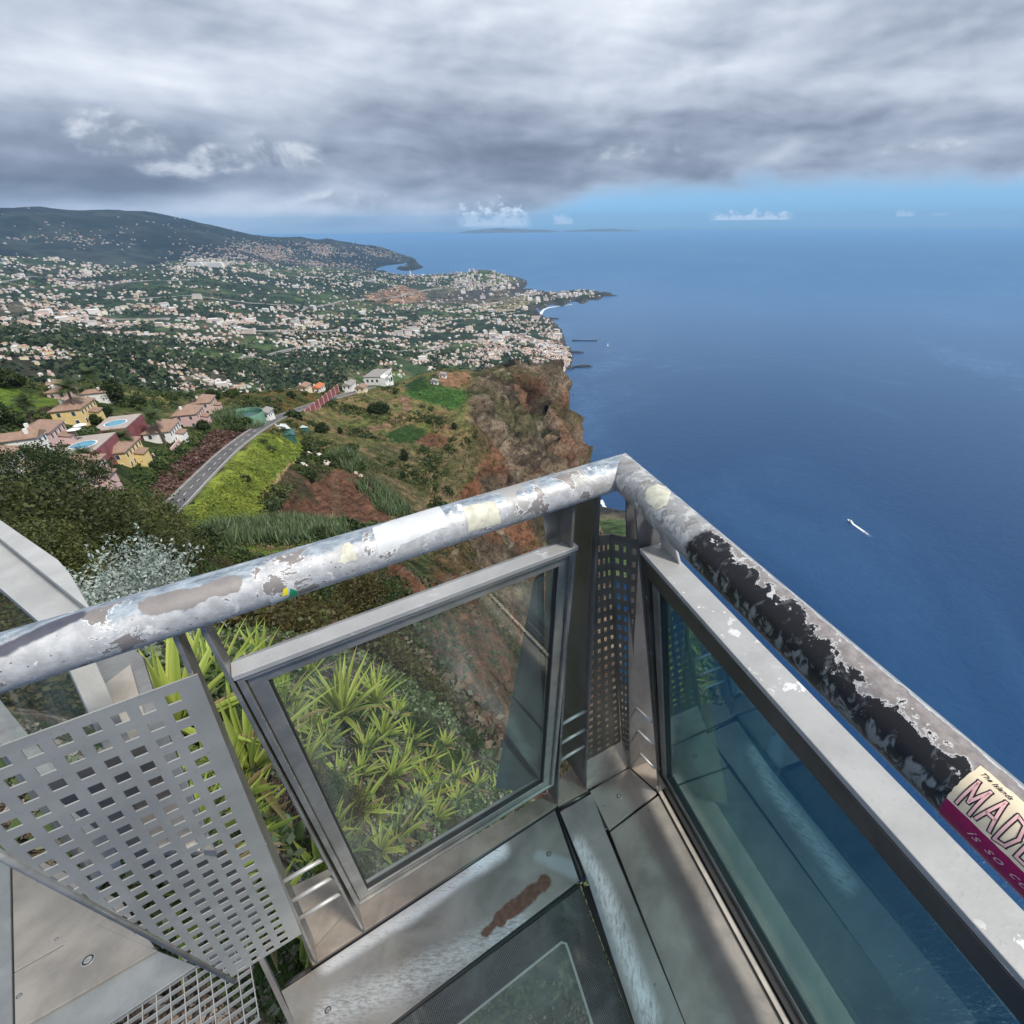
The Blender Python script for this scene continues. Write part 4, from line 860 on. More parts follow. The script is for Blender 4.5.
# the long bright grass slope below the road
paint([(165, 512), (230, 458), (262, 432), (300, 440), (302, 452), (275, 480), (262, 500), (272, 535), (215, 540), (200, 560), (185, 580), (170, 560)], grassA, grassB, n2)
paint([(180, 545), (260, 540), (345, 530), (345, 545), (300, 570), (240, 585), (170, 590)], (.125, .20, .03), (.055, .10, .02), n2)
paint([(290, 462), (305, 455), (275, 485), (270, 500), (278, 528), (268, 536), (262, 505), (264, 488)], (.36, .26, .15))
paint([(285, 470), (300, 458), (320, 465), (330, 480), (320, 530), (280, 530), (270, 505)], (.045, .045, .022), (.11, .075, .05))
paint([(305, 480), (345, 470), (375, 488), (378, 500), (395, 525), (345, 522), (270, 520), (285, 500), (310, 495)], (.115, .062, .042), (.155, .085, .058), n3, rmax=400)
paint([(330, 470), (338, 470), (340, 500), (334, 515), (330, 500)], (.14, .085, .06), j=False)
paint([(312, 452), (345, 447), (345, 460), (318, 462)], (.12, .19, .03), (.08, .14, .025), n3)
# crop fields on the promontory
paint([(405, 392), (418, 378), (432, 386), (470, 392), (468, 402), (452, 410), (412, 398)], (.035, .10, .025), (.07, .145, .035), n3, j=False)
paint([(404, 386), (421, 376), (428, 388), (413, 391)], (.018, .050, .018), j=False)
paint([(384, 434), (410, 424), (432, 430), (412, 444), (392, 442)], (.025, .06, .02), (.05, .09, .03), n3, j=False)
paint([(436, 372), (470, 372), (472, 388), (446, 386), (440, 382)], (.24, .14, .085), (.17, .11, .06), j=False)
paint([(414, 442), (430, 432), (450, 438), (444, 448), (424, 446)], (.13, .07, .045), j=False)
paint([(395, 440), (340, 436), (338, 432), (380, 425), (405, 412), (402, 405), (398, 396), (407, 396), (412, 408), (400, 424), (360, 434)], (.21, .135, .095), j=False)
paint([(432, 405), (452, 412), (448, 430), (430, 426), (420, 420)], (.14, .15, .05), (.18, .12, .07))
# hills behind the village
paint([(-80, 378), (0, 380), (60, 402), (65, 410), (20, 414), (-80, 420)], (.13, .21, .03), (.09, .15, .025), n2)
paint([(-80, 412), (0, 408), (25, 412), (70, 402), (60, 420), (0, 430), (-80, 440)], (.07, .045, .035), (.10, .07, .05))
paint([(240, 392), (262, 384), (330, 392), (330, 402), (280, 415), (240, 408)], (.055, .075, .022), (.12, .085, .03))
paint([(125, 392), (175, 392), (175, 402), (140, 404)], (.24, .22, .10), (.14, .15, .05))
# pink-brown dry creeper bank along the upper side of the road
paint([(150, 505), (160, 478), (215, 432), (262, 420), (268, 424), (225, 452), (165, 515)], (.115, .062, .055), (.17, .11, .095), n3, rmin=100)
paint([(130, 480), (150, 460), (205, 435), (215, 432), (165, 472), (140, 500)], (.035, .075, .02), (.07, .10, .03), n3, rmin=100)
# litter and gravel under the agaves
near = rr < 9
lit = lerp(c3(.075, .055, .045), c3(.26, .21, .18), sstep(fbm(wx*9, wy*9, 4, 81)[:, None], .45, .7)); lit = lerp(lit, c3(.05, .085, .025), sstep(fbm(wx*1.6, wy*1.6, 4, 82)[:, None], .46, .58))
col[near] = lit[near]
mid_ = (rr >= 9) & (rr < 70) & (rockm[:, 0] < .5)
bc = lerp(c3(.022, .028, .012), c3(.085, .060, .026), sstep(fbm(wx/3, wy/3, 5, 83)[:, None], .4, .65)); col[mid_] = bc[mid_]
def b_ground(fine, bs, bd):
    def b(N):
        at = N.new('ShaderNodeVertexColor'); at.layer_name = 'Col'; p = worldpos(N)
        a = N.noise(p, fine, 8, .72, .3); d_ = N.noise(p, fine*7, 5, .75)
        cc = N.mix(N.ss(N.m('ADD', N.m('MULTIPLY', a, .6), N.m('MULTIPLY', d_, .4)), .38, .62), N.mix(1.0, at.outputs[0], (.32, .34, .33), 'MULTIPLY'), N.mix(1.0, at.outputs[0], (1.8, 1.7, 1.55), 'MULTIPLY'))
        return principled(N, cc, .95, 0, N.bump(N.m('ADD', a, N.m('MULTIPLY', d_, .4)), bs, bd), spec=.15)
    return b
M['ground'] = mat('cliff_ground', b_ground(.28, 1.0, 2.2))
terrA = mesh_obj('terrain', V, Fq, M['ground'], smooth=True, col=np.clip(col, 0, 1)); tag(terrA, 'steep cliff headland with farm terraces, grass slope and brown rock face', kind='structure')
VA, rrA, AZA = V, rr, AZ.ravel(); pxA = px
roadD = np.full(len(V), 1e3)
for i0 in range(0, len(_k), 40000):
    kk_ = _k[i0:i0+40000]; roadD[kk_] = np.hypot(V[kk_, 0][:, None]-ROADL[None, :, 0], V[kk_, 1][:, None]-ROADL[None, :, 1]).min(1)
# town hillside ------------------------------------------------------
Bp = []
for x, y, r in [(0, 365, 1300), (120, 374, 1250), (250, 374, 1350), (350, 380, 1400), (-100, 350, 1500), (0, 345, 1800), (0, 330, 2300), (150, 335, 2400), (300, 338, 2600), (420, 345, 2600), (150, 352, 1900), (300, 358, 1900), (420, 360, 2050), (480, 350, 2500), (360, 320, 3500),
  (-100, 320, 2600), (0, 300, 3600), (150, 300, 4000), (300, 306, 4000), (400, 312, 4100), (-100, 280, 4400), (0, 280, 5000), (100, 275, 5300), (200, 262, 6300), (160, 270, 5800), (240, 268, 6300), (90, 290, 4600), (60, 262, 6400), (0, 256, 6600), (-100, 255, 6800), (280, 270, 6600), (340, 271, 6900), (390, 274, 7100), (430, 277, 6900), (462, 276, 6500), (482, 269, 6300), (500, 278, 6100), (520, 288, 5700), (560, 291, 5500), (480, 290, 5600), (430, 292, 5500), (350, 288, 5300), (240, 285, 5000)]: Bp.append(P3(x, y, r))
coast = [(548, 386), (556, 380), (570, 366), (572, 352), (566, 345), (562, 332), (552, 320), (540, 314), (538, 308), (556, 305), (578, 302), (596, 300), (602, 297)]
for x, y in coast: Bp.append(PS(x, y, SEA+2)); q = PS(x-14, y-1, SEA+25); Bp.append(q)
for x, y in coast: q = PS(x+12, y+3, SEA-25); Bp.append(q)
for x, y in [(602, 293), (590, 289), (560, 286), (530, 282), (505, 272), (480, 264), (450, 270), (420, 271), (390, 269)]: q = PS(x, y-3, SEA-40); Bp.append(q*np.array([1.03, 1.03, 1]))
for a, r, z in [(0, 600, -330), (200, 600, -420), (400, 800, -480), (520, 1200, -600), (600, 1500, -640), (640, 3000, -660), (640, 6000, -680), (560, 1500, -620), (-150, 700, -300), (100, 8000, -420), (300, 8500, -500), (400, 8500, -640), (500, 8500, -700), (620, 9000, -700), (0, 8500, -350), (-100, 8500, -300)]: Bp.append(AZR(a, r, z))
TB = Terr(Bp)
def noiseB(x, y, z, az, lr):
    k = np.clip((z-SEA)/120, 0, 1); return k*((fbm(x/420, y/420, 5, 101)-.5)*95+(fbm(x/120, y/120, 3, 105)-.5)*18)+(1-k)*(fbm(x/90, y/90, 4, 103)-.5)*10
TB.noise = noiseB
V, Fq, AZ, LR = grid(TB, -54, 6, 620, 600, 9000, 420)
px = proj(V); wx, wy = V[:, 0], V[:, 1]
n1 = fbm(wx/330, wy/330, 5, 110)[:, None]; n2 = fbm(wx/70, wy/70, 4, 111)[:, None]; n3 = fbm(wx/800, wy/800, 3, 112)[:, None]
colB = lerp(c3(.022, .040, .018), c3(.050, .085, .028), sstep(n1, .45, .62)); colB = lerp(colB, c3(.105, .085, .055), sstep(n2*.6+n1*.4, .54, .66)*.8); colB = lerp(colB, c3(.014, .026, .016), sstep(n3, .52, .66)*.8)
def paintB(poly, a, b, k=1.0):
    m_ = inpoly(px+np.stack([(n2[:, 0]-.5)*16, (n1[:, 0]-.5)*10], -1), poly); cc = lerp(c3(*a), c3(*b), sstep(n2, .35, .65)); colB[m_] = (colB*(1-k)+cc*k)[m_]
paintB([(365, 295), (400, 287), (425, 293), (428, 303), (405, 306), (370, 303)], (.17, .11, .08), (.24, .14, .09))
paintB([(430, 285), (500, 288), (540, 302), (500, 312), (440, 302)], (.15, .15, .08), (.24, .21, .14), .8)
paintB([(0, 262), (60, 268), (110, 275), (150, 280), (120, 290), (60, 288), (0, 275)], (.012, .018, .016), (.03, .035, .03), .9)
paintB([(-60, 298), (60, 302), (130, 325), (120, 340), (0, 335), (-60, 330)], (.05, .04, .03), (.10, .085, .065), .7)
paintB([(-60, 350), (150, 355), (240, 372), (240, 392), (-60, 392)], (.035, .035, .025), (.085, .075, .055), .8)
cd = sstep(V[:, 2][:, None], SEA+30, SEA+4); colB = lerp(colB, c3(.045, .042, .04), cd)
M['groundB'] = mat('valley_ground', b_ground(.012, .6, 6))
tag(mesh_obj('town_hillside', V, Fq, M['groundB'], smooth=True, col=np.clip(colB, 0, 1)), 'green valley slopes sprinkled with the houses of the coastal town', kind='structure')
VB, nB = V, len(V)
# mountains -----------------------------------------------------------
Cp = []
for x, y, r in [(0, 262, 7200), (0, 240, 8200), (0, 222, 9000), (0, 207, 9800), (40, 206, 9900), (75, 211, 10000), (110, 212, 10100), (150, 213, 10300), (185, 220, 10500), (220, 228, 10700), (260, 237, 11000), (300, 237, 11200), (330, 239, 11300), (360, 245, 11500), (380, 247, 11100), (400, 256, 10800), (412, 262, 10300),
   (100, 262, 7400), (100, 240, 8500), (150, 250, 8200), (200, 262, 7600), (230, 250, 8600), (300, 265, 8200), (300, 252, 9400), (360, 268, 8600), (370, 258, 10000), (50, 225, 9000), (-60, 207, 9600), (-120, 205, 9500), (-100, 240, 8000), (-100, 262, 7000)]: Cp.append(P3(x, y, r))
for x, y in ((415, 265), (400, 268), (385, 271), (372, 274)): Cp.append(PS(x, y, SEA)); Cp.append(PS(x+16, y+1, SEA-60))
for a, r, z in [(0, 13000, -300), (200, 14000, -500), (400, 14000, -700), (430, 12000, -720), (300, 14000, -600), (-100, 13000, -300), (-100, 5500, -500), (0, 5500, -520), (200, 5500, -560), (400, 6500, -700), (440, 9000, -700)]: Cp.append(AZR(a, r, z))
TC = Terr(Cp)
TC.noise = lambda x, y, z, az, lr: np.clip((z-SEA+20)/150, 0, 1)*((fbm(x/900, y/900, 6, 201)-.5)*130)+(fbm(x/200, y/200, 3, 203)-.5)*12
V, Fq, AZ, LR = grid(TC, -54, -10, 420, 5500, 14000, 200)
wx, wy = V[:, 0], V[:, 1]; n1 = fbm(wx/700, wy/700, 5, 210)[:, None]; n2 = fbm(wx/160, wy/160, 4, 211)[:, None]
colC = lerp(c3(.007, .012, .014), c3(.024, .030, .026), sstep(n1*.6+n2*.4, .42, .64)); M['groundC'] = mat('mountain_ground', b_ground(.004, .6, 15))  # cloud shadow over the ridge is put into this dark base colour
tag(mesh_obj('mountains', V, Fq, M['groundC'], smooth=True, col=colC), 'wooded mountain ridge, coloured dark for cloud shadow, running down to the cape', kind='structure')
VC = V
# distant islands
def island(x0, x1, ytop, R_, seed):
    v = []; f = []; n = 40
    for i in range(n+1):
        x = x0+(x1-x0)*i/n; t = i/n; base = PS(512, 232, SEA); w = ray(x, 222); a = math.atan2(w[0], w[1]); hh = (H+R_*(ray((x0+x1)/2, ytop)[2]/math.hypot(*ray((x0+x1)/2, ytop)[:2])))-SEA
        h_ = .45*hh*(math.sin(math.pi*t)**.6)*(.55+.6*float(fbm(np.array([i*.19]), np.array([seed*3.3]), 4, seed)[0])); 
        for dr, z in ((-500, SEA-20), (0, SEA+max(h_, 1)), (900, SEA-20)): r = R_+dr; v.append((math.sin(a)*r, math.cos(a)*r, z))
    for i in range(n):
        for k in (0, 1): f.append((i*3+k, i*3+3+k, i*3+4+k, i*3+1+k))
    return tag(mesh_obj('island', v, f, M['groundC'], smooth=True, col=np.full((len(v), 3), .06)), 'faint hazy island low on the horizon', 'island', kind='structure')
island(455, 560, 221.5, 38000, 3); island(562, 640, 225.5, 39000, 8)
# sea -------------------------------------------------------------------
def b_sea(N):
    p = worldpos(N); dist = N.v('LENGTH', N.v('MULTIPLY', p, (1, 1, 0)))
    w1 = N.noise(N.v('MULTIPLY', p, (1, 1, 0)), .035, 6, .62, .5); w2 = N.noise(N.v('MULTIPLY', p, (.6, 1.4, 0)), .15, 4, .6)
    big = N.noise(N.v('MULTIPLY', p, (1, .45, 0)), .0007, 5, .6, 1.5)
    streak = N.noise(N.v('MULTIPLY', p, (1, 1, 0)), .0016, 6, .62, 4.0)
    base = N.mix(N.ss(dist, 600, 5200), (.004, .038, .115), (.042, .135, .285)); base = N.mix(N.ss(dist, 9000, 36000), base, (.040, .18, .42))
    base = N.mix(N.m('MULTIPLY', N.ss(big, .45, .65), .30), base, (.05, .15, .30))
    line = N.m('SUBTRACT', 1.0, N.ss(N.m('ABSOLUTE', N.m('SUBTRACT', streak, .5)), .0, .03)); base = N.mix(N.m('MULTIPLY', N.m('MULTIPLY', line, N.ss(big, .46, .58)), N.ss(dist, 900, 3500, .02, .34)), base, (.12, .24, .42))
    h = N.m('ADD', w1, N.m('MULTIPLY', w2, .5)); fade = N.ss(dist, 6000, 900, .05, 1.0)
    b = N.new('ShaderNodeBump'); N.put(b.inputs['Height'], h); N.put(b.inputs['Strength'], N.m('MULTIPLY', fade, .45)); b.inputs['Distance'].default_value = 6.0
    return principled(N, base, N.ss(dist, 500, 9000, .22, .55), 0, b.outputs[0], spec=.22)
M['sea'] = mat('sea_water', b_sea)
v = []; f = []; rings_ = [0]+list(np.geomspace(200, 43500, 40)); n = 180
for k, r in enumerate(rings_):
    for i in range(n): a = 2*math.pi*i/n; v.append((math.sin(a)*r, math.cos(a)*r, SEA))
for k in range(len(rings_)-1):
    for i in range(n): a, b_ = k*n+i, k*n+(i+1) % n; f.append((a, a+n, b_+n, b_))
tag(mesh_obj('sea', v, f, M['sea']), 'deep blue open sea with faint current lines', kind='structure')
#HAZE
# ------------------------------------------------------------------ vegetation
def b_leaf(rough=.55, trans=.3):
    def b(N):
        at = N.new('ShaderNodeVertexColor'); at.layer_name = 'Col'; d = principled(N, at.outputs[0], rough, 0, spec=.3)
        t = N.new('ShaderNodeBsdfTranslucent'); N.L.new(at.outputs[0], t.inputs[0]); m_ = N.new('ShaderNodeMixShader'); m_.inputs[0].default_value = trans; N.L.new(d, m_.inputs[1]); N.L.new(t.outputs[0], m_.inputs[2]); return m_.outputs[0]
    return b
M['leaf'] = mat('leaf', b_leaf()); M['bark'] = simple('bark', (.085, .065, .05), .9, 0, .35, 4); M['bark_pale'] = simple('pale_bark', (.42, .42, .38), .8, 0, .2, 12)
def rdir(n, rs):
    v = rs.normal(size=(n, 3)); return v/np.linalg.norm(v, axis=1, keepdims=True)
def quads(C_, U, W_):
    n = len(C_); v = np.stack([C_-U-W_*.35, C_+W_-U*.2, C_+U+W_*.25, C_-W_+U*.1], 1).reshape(-1, 3); f = np.arange(n*4).reshape(n, 4); return v, f
def crown(rs, rad, nclump, per, leaf, cols, flat=.75, fill=.55, clr=.28):
    """leaf quads in clumps spread through a crown of radii rad"""
    d = rdir(nclump, rs); rr_ = (fill+(1-fill)*rs.rand(nclump)**.6)[:, None]; lump = 1+.28*(fbm(d[:, 0]*2+7, d[:, 1]*2+d[:, 2], 3, rs.randint(99))-.5)[:, None]*2
    cc = d*rr_*lump*np.array(rad); cc[:, 2] = np.where(cc[:, 2] < -rad[2]*.5, -rad[2]*.5, cc[:, 2])
    C_ = np.repeat(cc, per, 0)+rs.normal(size=(nclump*per, 3))*clr*np.mean(rad)*np.array([1, 1, flat])*.5
    u = rdir(len(C_), rs); w = np.cross(u, rdir(len(C_), rs)); w /= np.linalg.norm(w, axis=1, keepdims=True)+1e-9; s = leaf*(.6+.8*rs.rand(len(C_)))[:, None]
    v, f = quads(C_, u*s*.5, w*s*.28)
    cb = np.repeat(rs.rand(nclump), per)*.6+rs.rand(len(C_))*.4; ca = np.array(cols); x = cb*(len(ca)-1); i = np.minimum(x.astype(int), len(ca)-2); t = (x-i)[:, None]; c = ca[i]*(1-t)+ca[i+1]*t
    return v, f, np.repeat(c, 4, 0)
def limbs(rs, h, rad, r0, n=6):
    vs = []; fs = []
    def tube(p, q, a, b, k=6):
        p, q = np.array(p, float), np.array(q, float); d = (q-p)/np.linalg.norm(q-p); x = np.cross(d, [.3, .1, .9]); x /= np.linalg.norm(x); y = np.cross(d, x); s = len(vs)
        for c_, r_ in ((p, a), (q, b)):
            for i in range(k): t = 2*math.pi*i/k; vs.append(c_+(x*math.cos(t)+y*math.sin(t))*r_)
        for i in range(k): fs.append((s+i, s+(i+1) % k, s+k+(i+1) % k, s+k+i))
    m1 = np.array([rs.normal()*.1*h, rs.normal()*.1*h, h*.5]); top = np.array([m1[0]*1.5, m1[1]*1.5, h*.85]); tube((0, 0, -h*.25), m1, r0, r0*.75, 9); tube(m1, top, r0*.75, r0*.3)
    for i in range(n):
        s = m1+(top-m1)*rs.rand(); d = rdir(1, rs)[0]; d[2] = abs(d[2])*.6+.2; e = s+d*np.array(rad)*.75; mid = (s+e)/2+rs.normal(size=3)*.06*h; tube(s, mid, r0*.4, r0*.22); tube(mid, e, r0*.22, r0*.07)
        for _ in range(2): e2 = mid+rdir(1, rs)[0]*np.array(rad)*.4; tube(mid, e2, r0*.15, r0*.05)
    return vs, fs
TREES = {}
def tree(kind, name, loc, scale, label, rz=0, group=None, cat='tree'):
    """kind: dict with crown / limb meshes, made once and copied"""
    if kind not in TREES:
        k = KINDS[kind]; rs = np.random.RandomState(k['seed']); root = empty(name)
        vs, fs = limbs(rs, k['h'], k['rad'], k['tr'], k.get('nl', 6)); mesh_obj('trunk', vs, fs, k.get('bark', M['bark']), root, smooth=True)
        v, f, c = crown(rs, k['rad'], k['nc'], k['per'], k['leaf'], k['cols'], k.get('flat', .75), k.get('fill', .55), k.get('clr', .28)); v[:, 2] += k['h']*k.get('ch', .8); mesh_obj('crown', v, f, M['leaf'], root, col=c); TREES[kind] = root; o = root
    else: o = copy_tree(TREES[kind]); 
    o.location = loc; o.scale = (scale,)*3; o.rotation_euler.z = rz
    for k_ in ('label', 'category', 'group'):
        if k_ in o: del o[k_]
    return tag(o, label, cat, group)
DK = [(.014, .025, .009), (.035, .058, .018), (.08, .105, .03)]; OL = [(.018, .030, .009), (.050, .075, .020), (.115, .110, .034), (.085, .135, .033)]
KINDS = {
 'big': dict(seed=1, h=6, rad=(5, 5, 3.6), tr=.28, nc=520, per=60, leaf=.21, cols=OL, nl=9, fill=.5, clr=.20),
 'big2': dict(seed=2, h=6, rad=(4.6, 5.2, 3.2), tr=.26, nc=460, per=56, leaf=.20, cols=[(.018, .026, .010), (.05, .065, .02), (.12, .125, .04)], nl=9, fill=.45, clr=.22),
 'open': dict(seed=3, h=7, rad=(5.4, 5, 3.0), tr=.2, nc=190, per=46, leaf=.30, cols=[(.018, .034, .012), (.04, .06, .02), (.07, .09, .03)], nl=14, fill=.35, clr=.20, bark=M['bark_pale']),
 'round': dict(seed=4, h=4, rad=(3.2, 3.2, 2.8), tr=.2, nc=150, per=14, leaf=.75, cols=DK, fill=.6, ch=.75),
 'bushy': dict(seed=5, h=2, rad=(2.4, 2.4, 1.5), tr=.12, nc=110, per=13, leaf=.55, cols=[(.03, .055, .016), (.06, .095, .028), (.11, .13, .04)], ch=.5),
 'tall': dict(seed=6, h=6, rad=(2.2, 2.2, 4.4), tr=.2, nc=150, per=14, leaf=.7, cols=DK, ch=.75),
 'bush': dict(seed=7, h=.8, rad=(1.3, 1.3, .9), tr=.05, nc=170, per=26, leaf=.10, cols=[(.035, .022, .010), (.075, .060, .020), (.10, .11, .03)], ch=.6, nl=9, clr=.25),
 'bushg': dict(seed=8, h=.8, rad=(1.3, 1.3, .9), tr=.05, nc=170, per=26, leaf=.11, cols=[(.014, .03, .010), (.035, .06, .018), (.07, .11, .03)], ch=.6, nl=9, clr=.25),
}
def down(p, dz): return (float(p[0]), float(p[1]), float(p[2]-dz))
# big trees in the lower left, tops at the given pixels
for i, (kd, x, y, r, s, lab) in enumerate([
  ('big', 70, 566, 34, .95, 'broad dark olive tree filling the slope just above the left handrail'),
  ('big2', 150, 572, 30, .55, 'dark shrubby tree behind the silvery shrub'),
  ('big2', 10, 560, 30, .90, 'dark green tree at the left edge above the pale railing wing'),
  ('big', 128, 536, 46, .78, 'dark tree reaching up to the lower end of the road'),
  ('open', 24, 470, 78, .85, 'loose open-branched tree with pale limbs in front of the holiday villas'),
  ('open', 68, 476, 84, .75, 'thin-crowned tree standing in front of the red terrace wall'),
  ('big2', 60, 530, 60, .85, 'dark tree below the pink villa'),
  ('big', 5, 585, 22, .45, 'dark bushy tree right behind the top of the pale railing wing'),
  ('big', 112, 508, 85, .62, 'dark tree beside the red villa terrace above the road')]):
    p = P3(x, y, r); k = KINDS[kd]; tree(kd, 'tree', down(p, s*(k['h']*k.get('ch', .8)+.0*k['rad'][2])), s, lab, i*1.3)
# bushes on the brink under the handrail
for i, (kd, x, y, r, s, lab) in enumerate([('bush', 248, 600, 17, 1.1, 'brown and green bush just below the torn green sticker'), ('bushg', 292, 606, 18, 1.1, 'dark green bush under the middle of the handrail'), ('bush', 345, 600, 20, 1.2, 'rust-brown bush at the edge of the cliff, under the white tape'),
  ('bushg', 225, 622, 13, .9, 'dark bush behind the twin post plates'), ('bush', 318, 626, 13, .7, 'low brown bush above the frame of the glass panel'), ('bushg', 372, 596, 22, 1.0, 'green bush on the brink next to the red rock'), ('bush', 275, 628, 12, .8, 'tawny bush behind the agaves'), ('bushg', 200, 600, 20, 1.2, 'dark bush left of the green sticker')]):
    tree(kd, 'bush', down(P3(x, y, r), s*.5), s, lab, i*2.1, cat='bush')
_nz = TA.noise
def gA(x, y, r0=60, r1=760):
    for k in range(30):
        q = TA.hit(x, y+k, r0, r1, 500)
        if q is not None: return q
# trees and clumps about the farms and the village
n_ = 0
for kd, x, y, s, lab in [
  ('round', 382, 414, 1.25, 'large round dark tree on the dirt track bend'), ('round', 374, 413, .9, 'dark tree touching the large round tree on the track bend'), ('round', 295, 424, 1.1, 'dark green tree behind the corrugated sheds'), ('round', 323, 433, .9, 'green tree between sheds and dirt track'), ('bushy', 310, 426, 1.1, 'light green bush between the two dark trees by the sheds'),
  ('tall', 341, 434, .45, 'small dark pointed tree beside the dirt track'), ('tall', 406, 462, .8, 'dark pointed tree below the brown field corner'), ('tall', 404, 480, .5, 'small dark pointed tree on the scrub slope'), ('tall', 455, 432, .7, 'dark tree clinging to the cliff edge by the fields'), ('bushy', 396, 360+32, .5, 'small bush at the corner of the green field'), ('round', 395, 394, .42, 'small round tree between track and fields'),
  ('round', 105, 416, .75, 'clipped round dark tree next to the upper pool'), ('tall', 120, 405, 1.2, 'tall dark tree behind the upper pool'), ('tall', 112, 404, .9, 'dark tree left of the tall one behind the pool'), ('round', 8, 388, 1.1, 'dark tree on the bright grass hill at the left edge'), ('round', 16, 386, .9, 'dark tree right of the one on the grass hill'), ('round', 0, 425, 1.2, 'dark tree at the left edge beside the pink villa'),
  ('bushy', 138, 402, 1.2, 'bushy tree behind the villas'), ('bushy', 146, 412, 1.3, 'green tree between red wall and white villa'), ('round', 140, 408, .8, 'dark tree above the white villa'), ('bushy', 172, 400, 1.2, 'grey-green tree behind the pink villa roof'), ('bushy', 182, 396, 1.0, 'green tree left of the reservoir'), ('round', 214, 400, .9, 'dark tree behind the reservoir'), ('bushy', 232, 396, 1.4, 'pale feathery tree behind the reservoir'), ('bushy', 228, 424, 1.3, 'reed-green bush in front of the reservoir'), ('bushy', 245, 424, 1.2, 'grey-green bush beside the white hut'), ('bushy', 238, 430, 1.0, 'low bush at the road bend below the reservoir'),
  ('round', 205, 430, .7, 'dark bush below the last pink villa'), ('bushy', 112, 438, 1.0, 'green tree growing at the foot of the red terrace wall'), ('round', 96, 424, .6, 'dark shrub between the two pools'), ('bushy', 262, 446, 1.0, 'dense green bush at the top of the grass slope'), ('bushy', 270, 452, .9, 'second green bush at the top of the grass slope'), ('round', 246, 483, .5, 'dark bush on the grass slope'),
  ('bushy', 345, 462, 1.6, 'grey-green tree above the ploughed terraces'), ('bushy', 358, 470, 1.4, 'grey-green tree right of the ploughed terraces'), ('bushy', 352, 450, 1.2, 'olive tree above the terraces'), ('round', 320, 540, .7, 'very dark bush in the reed hedge'), ('bushy', 235, 560, .8, 'olive bush on the mown terrace'), ('round', 210, 566, .6, 'dark bush on the mown terrace'), ('bushy', 280, 392, .9, 'green bush on the ridge behind the road'), ('round', 292, 398, .7, 'dark bush on the ridge behind the road'), ('bushy', 305, 395, .8, 'bush on the ridge left of the orange-roofed house'),
  ('round', 241, 468, .35, 'small dark bush high on the grass slope'), ('round', 312, 480, .6, 'dark bush left of the ploughed terraces'), ('bushy', 425, 452, .9, 'scrubby bush below the brown field'), ('bushy', 436, 462, .8, 'green bush on the rim of the cliff'), ('round', 420, 396, .3, 'tiny dark tree on the field edge')]:
    p = gA(x, y)
    if p is None: continue
    n_ += 1; tree(kd, 'tree' if kd != 'bushy' else 'shrub', down(p, .3), s, lab, n_*1.7, cat='tree' if kd != 'bushy' else 'shrub')
# palms
def palm_parts(root, rs):
    vs = []; fs = []; k = 8; H_ = 7.0
    for i in range(9):
        t = i/8; r_ = .28-.10*t+(.05 if i == 0 else 0); off = np.array([.5*t*t, .2*t*t, H_*t])
        for j in range(k): a = 2*math.pi*j/k; vs.append(off+np.array([math.cos(a)*r_, math.sin(a)*r_, 0]))
    for i in range(8):
        for j in range(k): fs.append((i*k+j, i*k+(j+1) % k, (i+1)*k+(j+1) % k, (i+1)*k+j))
    mesh_obj('trunk', vs, fs, M['bark'], root, smooth=True)
    V_ = []; C_ = []; top = np.array([.5, .2, H_])
    for q in range(46):
        az = rs.rand()*6.283; el0 = rs.uniform(-.5, 1.35); L = rs.uniform(2.0, 2.9); prev = top.copy(); d = np.array([math.cos(az)*math.cos(el0), math.sin(az)*math.cos(el0), math.sin(el0)]); g = rs.rand(); col_ = np.array((.03, .05, .018))*(1-g)+np.array((.11, .15, .055))*g
        side = np.array([-math.sin(az), math.cos(az), 0])
        for s_ in range(8):
            d = d+np.array([0, 0, -.13]); d /= np.linalg.norm(d); nx = prev+d*L/8; w = .55*math.sin(math.pi*(s_+1.2)/9.5)
            for sg in (-1, 1):
                for e in (0, .5):
                    a_ = prev+(nx-prev)*e; b_ = a_+side*sg*w*1.6+d*.18+np.array([0, 0, -.08]); V_ += [a_, a_+d*.10, b_+d*.03, b_]; C_ += [col_]*4
            prev = nx
    v = np.array(V_); mesh_obj('crown', v, np.arange(len(v)).reshape(-1, 4), M['leaf'], root, col=np.array(C_))
pr = empty('palm_tree'); palm_parts(pr, np.random.RandomState(5)); first = True
for x, y, s, lab in [(38, 434, 1.0, 'palm with its crown over the pink villa roof'), (83, 424, 1.25, 'tall leaning palm between the yellow villa and the lower pool'), (104, 400, 1.15, 'palm rising behind the small round tree near the upper villas'), (166, 444, 1.05, 'palm standing against the white villa'), (136, 462, .9, 'palm in front of the yellow villa beside the road bank'), (196, 415, .9, 'palm between the two pink villas at the far end'), (100, 488, .9, 'palm below the lower pink villa')]:
    p = gA(x, y); o = pr if first else copy_tree(pr); first = False; o.location = down(p, .2); o.scale = (s*1.35,)*3; o.rotation_euler.z = x; tag(o, lab, 'palm tree')
